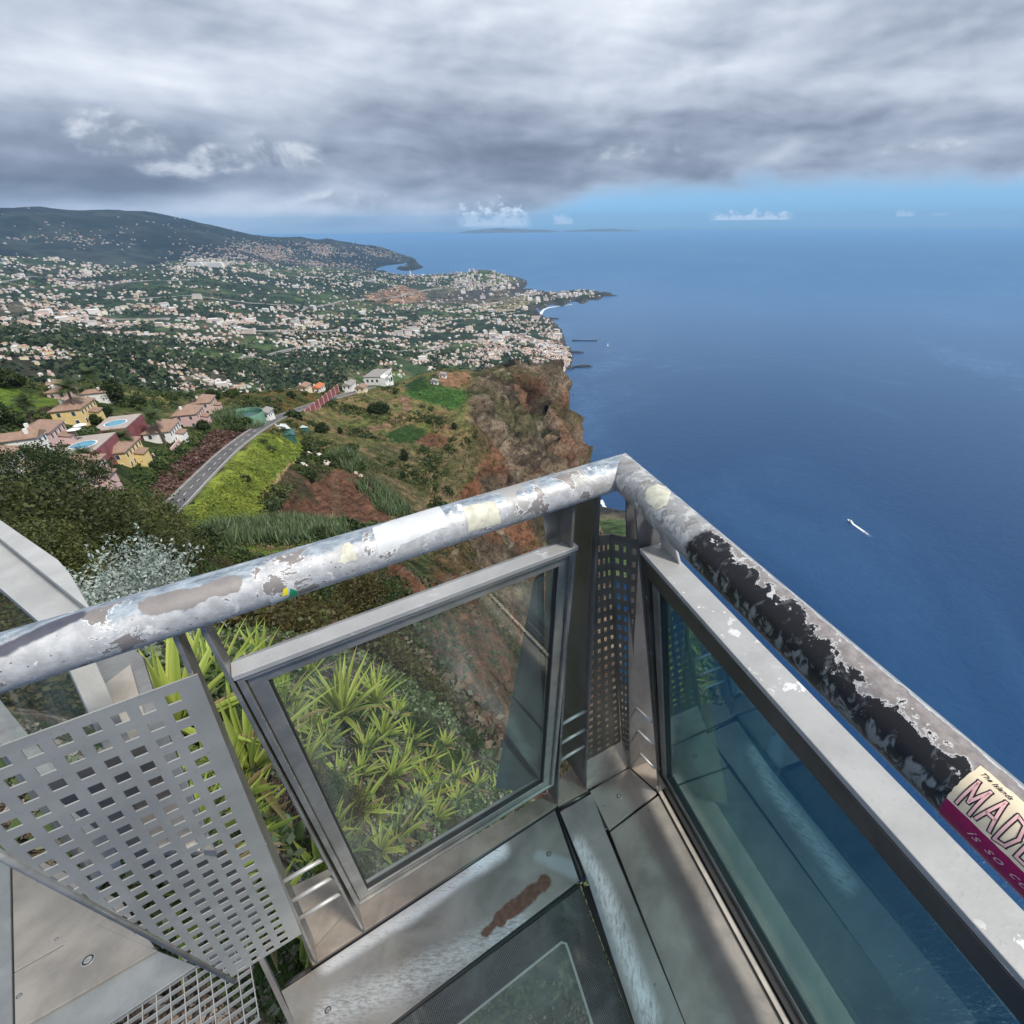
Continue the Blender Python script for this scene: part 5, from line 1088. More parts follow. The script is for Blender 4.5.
# agaves under the glass ---------------------------------------------
def agave(seed, n, L, up_, wid, name='agave'):
    rs = np.random.RandomState(seed); V_ = []; F_ = []; C_ = []
    for q in range(n):
        az = q*2.4+rs.normal()*.25; t = (q+.5)/n; el = math.radians(12+up_*t+rs.normal()*6); l_ = L*(.75+.35*rs.rand())*(1.0 if t > .15 else .8); w0 = wid*(.8+.4*rs.rand()); side = np.array([-math.sin(az), math.cos(az), 0]); d = np.array([math.cos(az)*math.cos(el), math.sin(az)*math.cos(el), math.sin(el)]); p = np.array([math.cos(az)*.03, math.sin(az)*.03, .12*t]); dr = rs.uniform(.02, .09)
        old = t < .16; yel = rs.rand(); ca = np.array((.17, .30, .045))*(1-yel)+np.array((.36, .43, .08))*yel; ce = np.array((.52, .52, .16))
        if old: ca = np.array((.25, .20, .09)); ce = np.array((.33, .27, .14))
        k0 = len(V_); S = 7
        for s_ in range(S+1):
            u = s_/S; w = w0*(.75+.5*math.sin(math.pi*min(u*1.3, 1)))*(1-u**3.0)*.5+.0008; upv = np.cross(d, side); upv = upv*(-1 if upv[2] < 0 else 1)
            fold = w*.55
            V_ += [p+side*w+upv*fold, p, p-side*w+upv*fold]; tip = np.clip((u-.9)*8, 0, 1); cm = ca*(.85+.3*u)*(1-tip)+np.array((.16, .09, .04))*tip; C_ += [ce*.5+cm*.5, cm*.9, ce*.5+cm*.5]
            p = p+d*l_/S; d = d+np.array([0, 0, -dr*(1.6 if old else 1)]); d /= np.linalg.norm(d)
        for s_ in range(S):
            for e in (0, 1): a = k0+s_*3+e; F_.append((a, a+1, a+4, a+3))
    return mesh_obj(name, V_, F_, M['leaf'], None, smooth=True, col=np.array(C_))
protos = {'tallA': agave(1, 40, .62, 74, .040), 'tallB': agave(2, 34, .55, 70, .036), 'small': agave(3, 24, .36, 60, .036), 'med': agave(4, 34, .44, 64, .040)}
used = set()
def put_agave(kind, x, y, r, s, lab=None, grp=None, sink=.1, tilt=0):
    o = protos[kind]
    if kind in used: o = o.copy(); COL.objects.link(o)
    used.add(kind); az_ = TA.hit(x, y, .95, 40, 900) if r is None else None
    p = az_ if az_ is not None else P3(x, y, r or 3); o.location = down(p, sink*s); o.scale = (s,)*3; o.rotation_euler = (random.uniform(-.25, .25), random.uniform(-.25, .25)+tilt, random.uniform(0, 6.28))
    for k_ in ('label', 'category', 'group'):
        if k_ in o: del o[k_]
    return tag(o, lab or 'yellow-green agave rosette growing among others on the slope behind the glass', 'agave', grp)
for kd, x, y, r, s, lab in [
  ('tallA', 172, 722, 3.3, 1.05, 'tall upright agave between the pale wing and the twin post plates'), ('tallA', 250, 760, 3.0, 1.05, 'large agave with long leaves seen in the gap between the post plates'), ('tallB', 214, 690, 4.0, 1.05, 'agave behind the post plates with leaves reaching the handrail'),
  ('tallB', 283, 700, 4.6, 1.0, 'agave at the upper left corner of the glass panel'), ('tallA', 340, 712, 5.0, 1.15, 'largest agave seen through the upper left of the glass'), ('tallB', 375, 700, 5.6, .9, 'agave at the edge of the brink behind the glass'), ('tallB', 310, 672, 6.2, .9, 'agave poking above the panel frame'), ('med', 262, 662, 6.0, 1.1, 'broad-leaved agave just under the handrail shade'),
  ('med', 361, 806, None, .95, 'bright isolated agave in the lower middle of the glass'), ('small', 476, 787, None, .9, 'small agave at the lower right of the glass'), ('small', 496, 791, None, .8, 'last small agave next to the right frame of the glass'), ('med', 398, 838, None, .9, 'agave near the bottom frame of the glass'),
  ('med', 303, 985, 1.9, .75, 'agave leaves poking up beside the grating edge'), ('small', 318, 872, 2.6, 1.0, 'small yellow agave behind the three rods of the near post'), ('tallB', 545, 1010, 2.6, .9, 'agave dimly seen through the dark floor glass'), ('tallB', 232, 846, 2.6, .8, 'agave seen through holes of the perforated sheet')]:
    put_agave(kd, x, y, r, s, lab)
for x, y, kd, s in [(412, 742, 'med', .9), (391, 778, 'med', .8), (339, 780, 'small', .9), (305, 762, 'med', .8), (435, 794, 'med', .8), (436, 818, 'small', 1), (325, 745, 'med', .8), (365, 752, 'med', .8), (430, 760, 'small', .9), (455, 800, 'small', .9), (350, 850, 'small', .9), (330, 830, 'small', .7), (405, 765, 'med', .9), (380, 735, 'med', .9), (455, 778, 'small', .9), (418, 805, 'small', .8), (395, 715, 'small', 1), (312, 730, 'med', .9), (445, 745, 'small', .8), (380, 850, 'small', .8), (360, 775, 'med', .7), (425, 780, 'med', .7), (410, 825, 'small', .9), (465, 765, 'small', .8), (515, 800, 'small', .7), (290, 720, 'med', .9), (375, 820, 'small', .7)]:
    put_agave(kd, x, y, None, s, grp='agaves on the slope behind the glass panel', lab='yellow-green agave rosette in the dense group behind the clear glass')
for x, y, kd, s in [(225, 800, 'med', 1), (200, 850, 'med', .9), (262, 915, 'small', .9), (246, 820, 'small', .9), (180, 900, 'med', .9), (262, 690, 'tallB', .8)]:
    put_agave(kd, x, y, None, s, grp='agaves under the perforated sheet', lab='agave half hidden below the perforated sheet and grating')
for x, y, kd, s, lab in [(470, 745, 'bushg', .22, 'grey-green shrublet at the right edge of the agaves behind the glass'), (345, 815, 'bush', .16, 'brown twiggy shrublet below the largest agave'), (318, 800, 'bushg', .16, 'green shrublet at the lower left of the glass'), (450, 830, 'bush', .14, 'dry brown shrublet near the bottom of the glass'), (375, 790, 'bush', .15, 'dry shrublet in the middle of the agaves'), (420, 735, 'bushg', .22, 'dark green shrublet at the brink behind the agaves'), (300, 790, 'bush', .14, 'brown shrublet beside the left frame of the glass')]:
    p = TA.hit(x, y, .95, 40, 900); tree(kd, 'bush', down(p, .02), s, lab, x, cat='bush')
# prickly pear in the gap
pp = empty('prickly_pear', down(TA.hit(292, 850, 1, 20, 900), 0)); tag(pp, 'low prickly pear with oval pads behind the post rods', 'cactus')
rs = np.random.RandomState(9); M['cactus'] = simple('cactus_pad', (.085, .13, .05), .5, 0, .25, 18)
def pad(loc, s, tilt, az):
    v = []; f = []; n = 14
    for k, (z_, r_) in enumerate(((-.008, 0.0), (-.008, .85), (0, 1.0), (.008, .85), (.008, 0.0))):
        for i in range(n): a = 2*math.pi*i/n; v.append((math.cos(a)*r_*.05, math.sin(a)*r_*.075+.07, z_))
    for k in range(4):
        for i in range(n): f.append((k*n+i, k*n+(i+1) % n, (k+1)*n+(i+1) % n, (k+1)*n+i))
    R_ = Matrix.Rotation(az, 4, 'Z') @ Matrix.Rotation(tilt, 4, 'X'); v = [R_ @ (Vector(q)*s)+Vector(loc) for q in v]; return mesh_obj('pad', v, f, M['cactus'], pp, smooth=True)
for i in range(16): a = rs.rand()*6.28; q = rs.rand()*.16; pad((math.cos(a)*q, math.sin(a)*q, .05+rs.rand()*.16), .75+rs.rand()*.5, rs.uniform(.3, 1.3), rs.rand()*6.28)
# silvery shrub
def silver():
    rs = np.random.RandomState(21); vs = []; fs = []; LV = []; 
    def tube(p, q, a, b, k=5):
        d = (q-p)/np.linalg.norm(q-p); x = np.cross(d, [.3, .1, .9]); x /= np.linalg.norm(x)+1e-9; y = np.cross(d, x); s = len(vs)
        for c_, r_ in ((p, a), (q, b)):
            for i in range(k): t = 2*math.pi*i/k; vs.append(c_+(x*math.cos(t)+y*math.sin(t))*r_)
        for i in range(k): fs.append((s+i, s+(i+1) % k, s+k+(i+1) % k, s+k+i))
    def grow(p, d, l, r_, lev):
        n = 4
        for i in range(n):
            d2 = d+rs.normal(size=3)*.14; d2 /= np.linalg.norm(d2); q = p+d2*l/n; tube(p, q, r_, r_*.85); r_ *= .85; p = q; d = d2
            for _ in range(1): LV.append((q+rs.normal(size=3)*.015, rdir(1, rs)[0]))
            if lev < 3 and rs.rand() < .95:
                for _ in range(2 if lev < 2 else 1):
                    b_ = rdir(1, rs)[0]; b_[2] = abs(b_[2])*.8; nd = d*.7+b_*.75; nd /= np.linalg.norm(nd); grow(p, nd, l*.62, r_*.6, lev+1)
    root = empty('silver_shrub', down(P3(128, 660, 5.2), .15)); tag(root, 'silvery-leaved shrub with pale bare twigs rising behind the left handrail', 'shrub')
    for i in range(8): a = rs.rand()*6.28; grow(np.array([math.cos(a)*.08, math.sin(a)*.08, 0.]), np.array([math.cos(a)*.45, math.sin(a)*.45, .9]), (.62), .009, 0)
    mesh_obj('branches', vs, fs, M['bark_pale'], root, smooth=True)
    C_ = np.array([l[0] for l in LV]); U = np.array([l[1] for l in LV]); C_ = np.repeat(C_, 2, 0)+rs.normal(size=(len(C_)*2, 3))*.012; U = np.repeat(U, 2, 0)+rs.normal(size=(len(C_), 3))*.5; U /= np.linalg.norm(U, axis=1, keepdims=True); W_ = np.cross(U, rdir(len(U), rs)); s = (.012+.010*rs.rand(len(U)))[:, None]
    v, f = quads(C_, U*s, W_*s*.5); g = rs.rand(len(C_))[:, None]; c = np.array([[.16, .22, .18]])*(1-g)+np.array([[.50, .56, .52]])*g; mesh_obj('leaves', v, f, M['leaf'], root, col=np.repeat(c, 4, 0)); return root
silver()
# scrub: low vegetation all over the headland, nobody could count it
def scatter_scrub(name, label, mask, n, size, cols, per=14, seed=0, squash=.6, lift=.3, lf=.34):
    rs = np.random.RandomState(seed); idx = np.where(mask)[0]
    if len(idx) == 0: return
    area = (rrA[idx]**1.0); w = 1.0/np.maximum(area, 1)**0; pick = rs.choice(idx, n); base = VA[pick]+rs.normal(size=(n, 3))*np.array([.8, .8, 0])*(rrA[pick]/200)[:, None]
    s = size*(.5+rs.rand(n)); C_ = np.repeat(base, per, 0)+rdir(n*per, rs)*np.repeat(s, per)[:, None]*np.array([1, 1, squash])*(.5+.5*rs.rand(n*per))[:, None]; C_[:, 2] += np.repeat(s, per)*lift
    u = rdir(n*per, rs); w_ = np.cross(u, rdir(n*per, rs)); w_ /= np.linalg.norm(w_, axis=1, keepdims=True)+1e-9; q = (np.repeat(s, per)*lf)[:, None]; v, f = quads(C_, u*q, w_*q*.75)
    cb = np.repeat(rs.rand(n), per)*.65+rs.rand(n*per)*.35; ca = np.array(cols); x = cb*(len(ca)-1); i = np.minimum(x.astype(int), len(ca)-2); t = (x-i)[:, None]; c = ca[i]*(1-t)+ca[i+1]*t
    return tag(mesh_obj(name, v, f, M['leaf'], None, col=np.repeat(c, 4, 0)), label, kind='stuff')
jpx = pxA+np.stack([(fbm(VA[:, 0]/7, VA[:, 1]/7, 3, 401)-.5)*8]*2, -1)
def reg(poly, r0=90, r1=760): return inpoly(jpx, poly) & (rrA > r0) & (rrA < r1)
notroad = roadD > 6.5
scrubm = ((reg([(-60, 375), (470, 366), (480, 440), (440, 530), (400, 560), (200, 620), (-60, 620)])) & ~reg([(165, 512), (230, 458), (262, 432), (304, 436), (302, 454), (275, 485), (262, 500), (272, 535), (215, 540), (200, 560), (185, 580)]) & ~reg([(398, 376), (472, 366), (470, 412), (400, 402)]) & ~reg([(300, 478), (345, 468), (380, 490), (400, 525), (270, 522)]) & ~reg([(380, 432), (412, 420), (455, 438), (440, 450), (390, 446)]) & ~reg([(-80, 375), (0, 378), (66, 404), (66, 412), (-80, 422)]) & ~reg([(0, 420), (140, 392), (225, 392), (225, 420), (130, 480), (0, 500)]) & notroad)
dn = fbm(VA[:, 0]/18, VA[:, 1]/18, 4, 410)
scatter_scrub('scrub', 'low olive and brown scrub over the cliff top', scrubm & (dn > .47), 11000, .95, [(.035, .060, .018), (.085, .115, .034), (.16, .15, .06)], 16, 31)
scatter_scrub('dark_scrub', 'dark green scrub on the cliff top', scrubm & (dn > .56), 3000, 1.5, DK, 18, 32)
VZ = VA[:, 2]; cliffm = (_st > .25) & (rrA > 60) & (rrA < 760) & (AZA > -.5)
dn2 = fbm(s1/26, VZ/38, 5, 72)
scatter_scrub('cliff_scrub', 'green and straw tufts growing in the gullies of the rock face', cliffm & (dn2 > .50), 6500, 1.2, [(.022, .036, .012), (.05, .068, .024), (.11, .095, .05)], 12, 33, .8, .1)
scatter_scrub('bank_scrub', 'pinkish dry creeper on the bank above the road', reg([(150, 505), (160, 478), (215, 432), (262, 420), (268, 424), (225, 450), (168, 508)]) & notroad, 2600, 1.0, [(.075, .035, .030), (.15, .085, .07), (.24, .16, .14)], 16, 34)
scatter_scrub('garden_planting', 'green planting in the villa gardens', reg([(120, 490), (140, 462), (205, 432), (218, 428), (165, 476), (140, 504)]) | (reg([(0, 420), (140, 392), (225, 396), (222, 420), (130, 480), (0, 500)]) & (dn > .5)), 2200, 1.1, [(.022, .045, .014), (.05, .085, .022), (.10, .12, .035)], 16, 35)
scatter_scrub('grass', 'yellow-green grass tussocks on the slope below the road', reg([(165, 512), (230, 458), (262, 432), (300, 440), (300, 452), (275, 480), (262, 500), (268, 535), (215, 545), (200, 560), (185, 580), (170, 560)]) & notroad, 6500, .62, [(.09, .14, .022), (.19, .235, .035), (.30, .30, .06)], 10, 36, .5)
scatter_scrub('near_scrub', 'brown and green undergrowth on the near slope', (rrA > 9) & (rrA < 60) & (AZA > -1.3) & (AZA < -.42) & (_st < .2), 4200, .40, [(.035, .028, .012), (.085, .068, .025), (.075, .10, .03)], 60, 37, lf=.10)
scatter_scrub('litter', 'grey twigs and dry litter between the agaves', (rrA < 8) & (AZA > -1.35) & (AZA < 0), 5200, .045, [(.12, .09, .07), (.34, .29, .26), (.10, .14, .05), (.5, .46, .42)], 10, 38, .4, .1)
scatter_scrub('ground_cover', 'grey-green ground cover under the agaves', (rrA > 2) & (rrA < 9) & (AZA > -1.1) & (AZA < .05), 2600, .085, [(.04, .07, .02), (.10, .15, .05), (.26, .30, .20)], 14, 39, .6, .4)
scatter_scrub('rubble', 'broken rock and dry tufts on the cliff shoulder beyond the agaves', (rrA > 9) & (rrA < 200) & (_nrk > .5), 6000, .9, [(.09, .05, .035), (.22, .16, .12), (.06, .08, .03), (.30, .27, .23)], 12, 45, .5, .1, lf=.16)
scatter_scrub('crops', 'rows of green crops in the fields on the promontory', (inpoly(pxA, [(407, 392), (419, 380), (432, 387), (468, 393), (466, 401), (452, 408), (413, 397)]) | inpoly(pxA, [(388, 433), (410, 426), (428, 431), (411, 442), (394, 441)])) & (rrA > 150) & (rrA < 700), 3800, .55, [(.03, .075, .02), (.06, .13, .03), (.10, .18, .05)], 8, 47, .6)
scatter_scrub('straw', 'dry straw tufts and stones over the cliff top', scrubm & (dn < .52), 6500, .55, [(.16, .12, .06), (.26, .20, .11), (.09, .10, .035)], 9, 48, .5)
# reeds
def reeds(name, label, polys, n, h, seed):
    rs = np.random.RandomState(seed); m_ = np.zeros(len(VA), bool)
    for p in polys: m_ |= inpoly(pxA, p) & (rrA > 90) & (rrA < 420)
    idx = np.where(m_)[0]; pk = rs.choice(idx, n); b_ = VA[pk]+rs.normal(size=(n, 3))*np.array([.7, .7, 0]); hh = h*(.6+.6*rs.rand(n)); ln = rs.normal(size=(n, 2))*.25; w = rs.normal(size=(n, 2)); w /= np.linalg.norm(w, axis=1, keepdims=True); w = np.concatenate([w*.16, np.zeros((n, 1))], 1); top = b_+np.stack([ln[:, 0]*hh, ln[:, 1]*hh, hh], -1); mid = b_*.45+top*.55
    v = np.stack([b_-w*.5, b_+w*.5, mid+w, top+w*.15, top-w*.15, mid-w], 1).reshape(-1, 3); k = np.arange(n)*6; f = np.concatenate([np.stack([k, k+1, k+2, k+5], -1), np.stack([k+5, k+2, k+3, k+4], -1)]); g = rs.rand(n)[:, None]; c = np.array([[.06, .095, .045]])*(1-g)+np.array([[.20, .26, .13]])*g
    return tag(mesh_obj(name, v, f, M['leaf'], None, col=np.repeat(c, 6, 0)), label, kind='stuff')
reeds('reeds', 'grey-green reed hedge below the ploughed terraces', [[(205, 548), (215, 530), (300, 522), (345, 528), (345, 540), (300, 545)], [(352, 482), (372, 480), (405, 506), (412, 516), (392, 518)], [(330, 455), (350, 450), (372, 470), (350, 474)]], 9000, 3.6, 51)
reeds('reeds', 'pale green reeds around the reservoir', [[(215, 412), (262, 410), (262, 430), (225, 432)]], 1800, 3.0, 52)
# ------------------------------------------------------------------ road, village, town
def b_asphalt(N):
    p = worldpos(N); n = N.noise(p, .35, 5, .6); f_ = N.noise(p, 4, 4, .7); c = N.mix(N.ss(n, .3, .7), (.085, .085, .09), (.145, .14, .14)); return principled(N, N.mix(N.m('MULTIPLY', N.ss(f_, .5, .8), .4), c, (.05, .05, .05)), .85, 0, spec=.2)
M['asphalt'] = mat('asphalt', b_asphalt); M['paint'] = simple('road_paint', (.62, .62, .60), .7, 0, .15, 2); M['kerb'] = simple('kerb_concrete', (.28, .26, .24), .85, 0, .2, 1)
_d = np.gradient(ROADL, axis=0); _d[:, 2] = 0; _d /= np.linalg.norm(_d, axis=1, keepdims=True); _s = np.stack([_d[:, 1], -_d[:, 0], _d[:, 2]*0], -1)
def strip(name, off0, off1, lift, mt, parent=None, i0=0, i1=None, thick=0.0):
    i1 = i1 or len(ROADL); P = ROADL[i0:i1]; S = _s[i0:i1]; a = P+S*off0+[0, 0, lift]; b = P+S*off1+[0, 0, lift]; v = np.stack([a, b], 1).reshape(-1, 3); n = len(P); f = [(2*i, 2*i+1, 2*i+3, 2*i+2) for i in range(n-1)]
    if thick:
        w = v-np.array([0, 0, thick]); k = len(v); v = np.concatenate([v, w]); f += [(2*i+1, k+2*i+1, k+2*i+3, 2*i+3) for i in range(n-1)]+[(k+2*i, 2*i, 2*i+2, k+2*i+2) for i in range(n-1)]
    return mesh_obj(name, v, f, mt, parent)
road = strip('road', -2.9, 2.9, .12, M['asphalt'], None, thick=1.2); tag(road, 'narrow grey asphalt road climbing past the villas towards the promontory', kind='structure')
for a_, b_ in ((-3.25, -2.92), (2.92, 3.25)): strip('kerb', a_, b_, .26, M['kerb'], road, thick=.6)
strip('edge_line', -2.75, -2.62, .125, M['paint'], road); strip('edge_line', 2.62, 2.75, .125, M['paint'], road)
seg_len = np.concatenate([[0], np.cumsum(np.linalg.norm(np.diff(ROADL, axis=0), axis=1))])
v = []; f = []; t = 0.0
def rp(t): 
    i = min(np.searchsorted(seg_len, t, 'right')-1, len(ROADL)-2); k = (t-seg_len[i])/(seg_len[i+1]-seg_len[i]); return ROADL[i]*(1-k)+ROADL[i+1]*k, _s[i]
while t < seg_len[-1]-4:
    (p, s_), (q, _) = rp(t), rp(t+2.6); k = len(v); v += [p-s_*.09+[0, 0, .13], p+s_*.09+[0, 0, .13], q+s_*.09+[0, 0, .13], q-s_*.09+[0, 0, .13]]; f.append((k, k+1, k+2, k+3)); t += 6.0
mesh_obj('centre_line', v, f, M['paint'], road)
WALLC = {'pink': (.56, .38, .36), 'yellow': (.66, .50, .22), 'white': (.74, .73, .70), 'salmon': (.58, .42, .37), 'cream': (.70, .60, .42)}
for k, c_ in WALLC.items(): M['wall_'+k] = simple('wall_'+k, c_, .85, 0, .06, .6)
def b_tile(c):
    def b(N):
        p = coords(N); w = N.new('ShaderNodeTexWave'); w.wave_type = 'BANDS'; w.bands_direction = 'X'; N.put(w.inputs['Vector'], p); w.inputs['Scale'].default_value = 1.6; w.inputs['Distortion'].default_value = .6
        n = N.noise(p, .9, 5, .6); cc = N.mix(N.ss(n, .3, .7), tuple(x*.72 for x in c), c); cc = N.mix(N.m('MULTIPLY', w.outputs[1], .35), cc, tuple(x*.5 for x in c)); return principled(N, cc, .85, 0, spec=.2)
    return b
M['roof'] = mat('pale_terracotta_tiles', b_tile((.34, .225, .17))); M['roof_orange'] = mat('orange_tiles', b_tile((.56, .20, .09))); M['roof_grey'] = mat('grey_roof', b_tile((.33, .31, .29)))
M['window'] = simple('window_pane', (.05, .06, .07), .2, 0, .2, 2, .6); M['white'] = simple('white_trim', (.72, .72, .70), .7, 0, .05, 2)
M['redwall'] = simple('burgundy_wall', (.21, .065, .07), .85, 0, .25, .35); M['pool'] = simple('pool_water', (.06, .27, .40), .08, 0, .1, .5, .6); M['deck'] = simple('pool_deck', (.36, .31, .28), .8, 0, .1, 1)
def boxpts(x0, x1, y0, y1, z0, z1): return [(x0, y0, z0), (x1, y0, z0), (x1, y1, z0), (x0, y1, z0), (x0, y0, z1), (x1, y0, z1), (x1, y1, z1), (x0, y1, z1)]
BF = [(0, 3, 2, 1), (4, 5, 6, 7), (0, 1, 5, 4), (1, 2, 6, 5), (2, 3, 7, 6), (3, 0, 4, 7)]
def boxes(name, L, mt, parent):
    v = []; f = []
    for b_ in L: k = len(v); v += boxpts(*b_); f += [tuple(k+i for i in q) for q in BF]
    return mesh_obj(name, v, f, mt, parent)
def roof_mesh(name, x0, x1, y0, y1, z, h, ov, mt, parent, hip=True):
    x0 -= ov; x1 += ov; y0 -= ov; y1 += ov; i = (y1-y0)/2 if hip else 0; ym = (y0+y1)/2; t = .18
    v = [(x0, y0, z), (x1, y0, z), (x1, y1, z), (x0, y1, z), (x0+i*.8, ym, z+h), (x1-i*.8, ym, z+h)]; w = [(a, b, c-t) for a, b, c in v[:4]]
    return mesh_obj(name, v+w, [(0, 1, 5, 4), (2, 3, 4, 5), (1, 2, 5), (3, 0, 4), (0, 6, 7, 1), (1, 7, 8, 2), (2, 8, 9, 3), (3, 9, 6, 0), (6, 9, 8, 7)], mt, parent)
def villa(x, y, rz, L, D, Hh, wall, label, roof='roof', nw=4, storeys=2, porch=True, hip=True, z=None, name='villa', cat='villa'):
    p = gA(x, y) if z is None else z
    if cat == 'villa': L, D, Hh = L*.84, D*.82, Hh*.86
    o = empty(name, (float(p[0]), float(p[1]), float(p[2])), rz); tag(o, label, cat); wm = M['wall_'+wall]
    boxes('wall', [(-L/2, L/2, -D/2, D/2, -4, Hh)], wm, o); rf = roof_mesh('roof', -L/2, L/2, -D/2, D/2, Hh+.02, D*.26, .45, M[roof], o, hip); boxes('chimney', [(-L*.3, -L*.3+.7, .5, 1.2, Hh, Hh+D*.26+.7)], M['white'], rf)
    def win(cx_, cy_, zz, w, h, ax):
        if ax == 'y': fr_ = boxes('window', [(cx_-w/2-.08, cx_+w/2+.08, cy_-.07, cy_+.05, zz-.08, zz+h+.08)], M['white'], o); boxes('pane', [(cx_-w/2, cx_+w/2, cy_-.10, cy_-.05, zz, zz+h)], M['window'], fr_)
        else: s = 1 if cx_ > 0 else -1; fr_ = boxes('window', [(cx_-.05, cx_+.07, cy_-w/2-.08, cy_+w/2+.08, zz-.08, zz+h+.08)] if s > 0 else [(cx_-.07, cx_+.05, cy_-w/2-.08, cy_+w/2+.08, zz-.08, zz+h+.08)], M['white'], o); boxes('pane', [(cx_+s*.05, cx_+s*.10, cy_-w/2, cy_+w/2, zz, zz+h)] if s > 0 else [(cx_-.10, cx_-.05, cy_-w/2, cy_+w/2, zz, zz+h)], M['window'], fr_)
    for st_ in range(storeys):
        for i in range(nw): win(-L/2+L*(i+.5)/nw, -D/2, Hh-2.0-st_*2.8, .9, 1.25, 'y')
        for i in range(2): win(L/2, -D/4+D/2*i, Hh-2.0-st_*2.8, .9, 1.25, 'x'); win(-L/2, -D/4+D/2*i, Hh-2.0-st_*2.8, .9, 1.25, 'x')
    if porch:
        boxes('porch_wall', [(-L*.1, L*.25, -D/2-2.0, -D/2, -4, Hh-2.7)], wm, o)
        mesh_obj('porch_roof', [(-L*.13, -D/2-2.4, Hh-2.8), (L*.28, -D/2-2.4, Hh-2.8), (L*.28, -D/2-.06, Hh-2.2), (-L*.13, -D/2-.06, Hh-2.2), (-L*.13, -D/2-2.4, Hh-2.95), (L*.28, -D/2-2.4, Hh-2.95), (L*.28, -D/2-.06, Hh-2.35), (-L*.13, -D/2-.06, Hh-2.35)], [(0, 1, 2, 3), (0, 4, 5, 1), (1, 5, 6, 2), (3, 7, 4, 0), (4, 7, 6, 5)], M[roof], o)
    return o
g0, g1 = gA(135, 462), gA(206, 414); vd = math.atan2(g1[1]-g0[1], g1[0]-g0[0])
def VR(d=0): return vd+math.radians(d)
villa(124, 462, VR(), 15, 9, 5.6, 'yellow', 'yellow villa with tiled roof nearest the road bank', nw=5)
villa(167, 441, VR(), 14.5, 9, 5.8, 'white', 'white villa with a row of upper windows between the yellow and the pink one', nw=5)
villa(193, 424, VR(), 13, 9, 5.8, 'pink', 'pink villa in the roadside row, next after the white one', nw=4)
villa(207, 411, VR(), 13, 8.5, 5.8, 'salmon', 'pale pink villa at the far end of the roadside row', nw=4)
villa(82, 487, VR(), 15, 9, 5.2, 'pink', 'pink villa half hidden by the dark trees below the yellow one', nw=4)
villa(48, 444, VR(4), 12.5, 8, 5.2, 'pink', 'pink villa behind the open-crowned tree', nw=4)
villa(28, 450, VR(94), 9, 6, 4.2, 'white', 'small white gabled annex beside the upper pink villa', nw=2, porch=False, hip=False, storeys=1)
villa(80, 420, VR(2), 15, 9, 6.0, 'yellow', 'yellow villa of the upper row next to the leaning palm', nw=5)
villa(66, 399, VR(0), 10, 7, 4.2, 'pink', 'small pink-roofed house at the top of the village', nw=3, porch=False, storeys=1)
villa(2, 478, VR(8), 11, 8, 5.0, 'white', 'white villa cut by the left edge of the view', nw=3)
villa(100, 402, VR(90), 9, 5, 4.5, 'white', 'small white house behind the palm of the upper row', nw=2, porch=False, storeys=1)
villa(58, 390, VR(20), 7, 5, 3.2, 'white', 'little white hut on top of the village next to the brown field', nw=2, porch=False, storeys=1)
def pool_terrace(x, y, rz, L, D, h, label):
    p = gA(x, y); o = empty('pool_terrace', tuple(map(float, p)), rz); tag(o, label, 'pool terrace'); boxes('retaining_wall', [(-L/2, L/2, -D/2, D/2, -6, h)], M['redwall'], o); boxes('terrace', [(-L/2-.05, L/2+.05, -D/2-.05, D/2+.05, h+.01, h+.22)], M['deck'], o)
    v = [(math.cos(2*math.pi*i/24)*L*.21-L*.08, math.sin(2*math.pi*i/24)*D*.30, h+.26) for i in range(24)]; w = mesh_obj('pool', v, [tuple(range(24))], M['pool'], o)
    rim_v = []; rim_f = []
    for i in range(24):
        a = 2*math.pi*i/24
        for k in (1, 1.12): rim_v.append((math.cos(a)*L*.21*k-L*.08, math.sin(a)*D*.30*k, h+.30))
    for i in range(24): j = (i+1) % 24; rim_f.append((2*i, 2*i+1, 2*j+1, 2*j))
    mesh_obj('coping', rim_v, rim_f, M['white'], w); return o
pool_terrace(124, 436, VR(), 15, 9, 4.2, 'upper burgundy terrace with a round blue pool')
pool_terrace(93, 458, VR(), 15, 9, 4.0, 'lower burgundy terrace with a round blue pool and parasols')
# parasols by the lower pool
def parasol(loc, label):
    o = empty('parasol', loc); tag(o, label, 'parasol'); v = [(0, 0, 2.7)]+[(math.cos(i*math.pi/4)*1.6, math.sin(i*math.pi/4)*1.6, 2.2) for i in range(8)]; mesh_obj('canopy', v, [(0, 1+i, 1+(i+1) % 8) for i in range(8)], M['white'], o); bar_between('pole', (0, 0, 0), (0, 0, 2.7), .04, M['white'], o); return o
pq = gA(86, 452)
for i, (dx, lb) in enumerate(((0, 'white parasol by the lower pool, left of the pair'), (3.8, 'white parasol by the lower pool, right of the pair'))):
    parasol((float(pq[0]+math.cos(vd)*dx), float(pq[1]+math.sin(vd)*dx), float(pq[2]+4.2)), lb)
# low garden walls / verandas of the row
for x, y, L, lb in ((176, 447, 9, 'low pinkish garden wall below the white villa'), (207, 424, 10, 'low pink garden wall below the far villas'), (150, 462, 9, 'low stone wall on the lip of the bank')):
    p = gA(x, y); tag(boxes('garden_wall', [(-L/2, L/2, -.2, .2, -1, 1.2)], M['wall_salmon'], None), lb, 'garden wall'); o = bpy.context.scene.collection.objects[-1]; o.location = p; o.rotation_euler.z = VR()
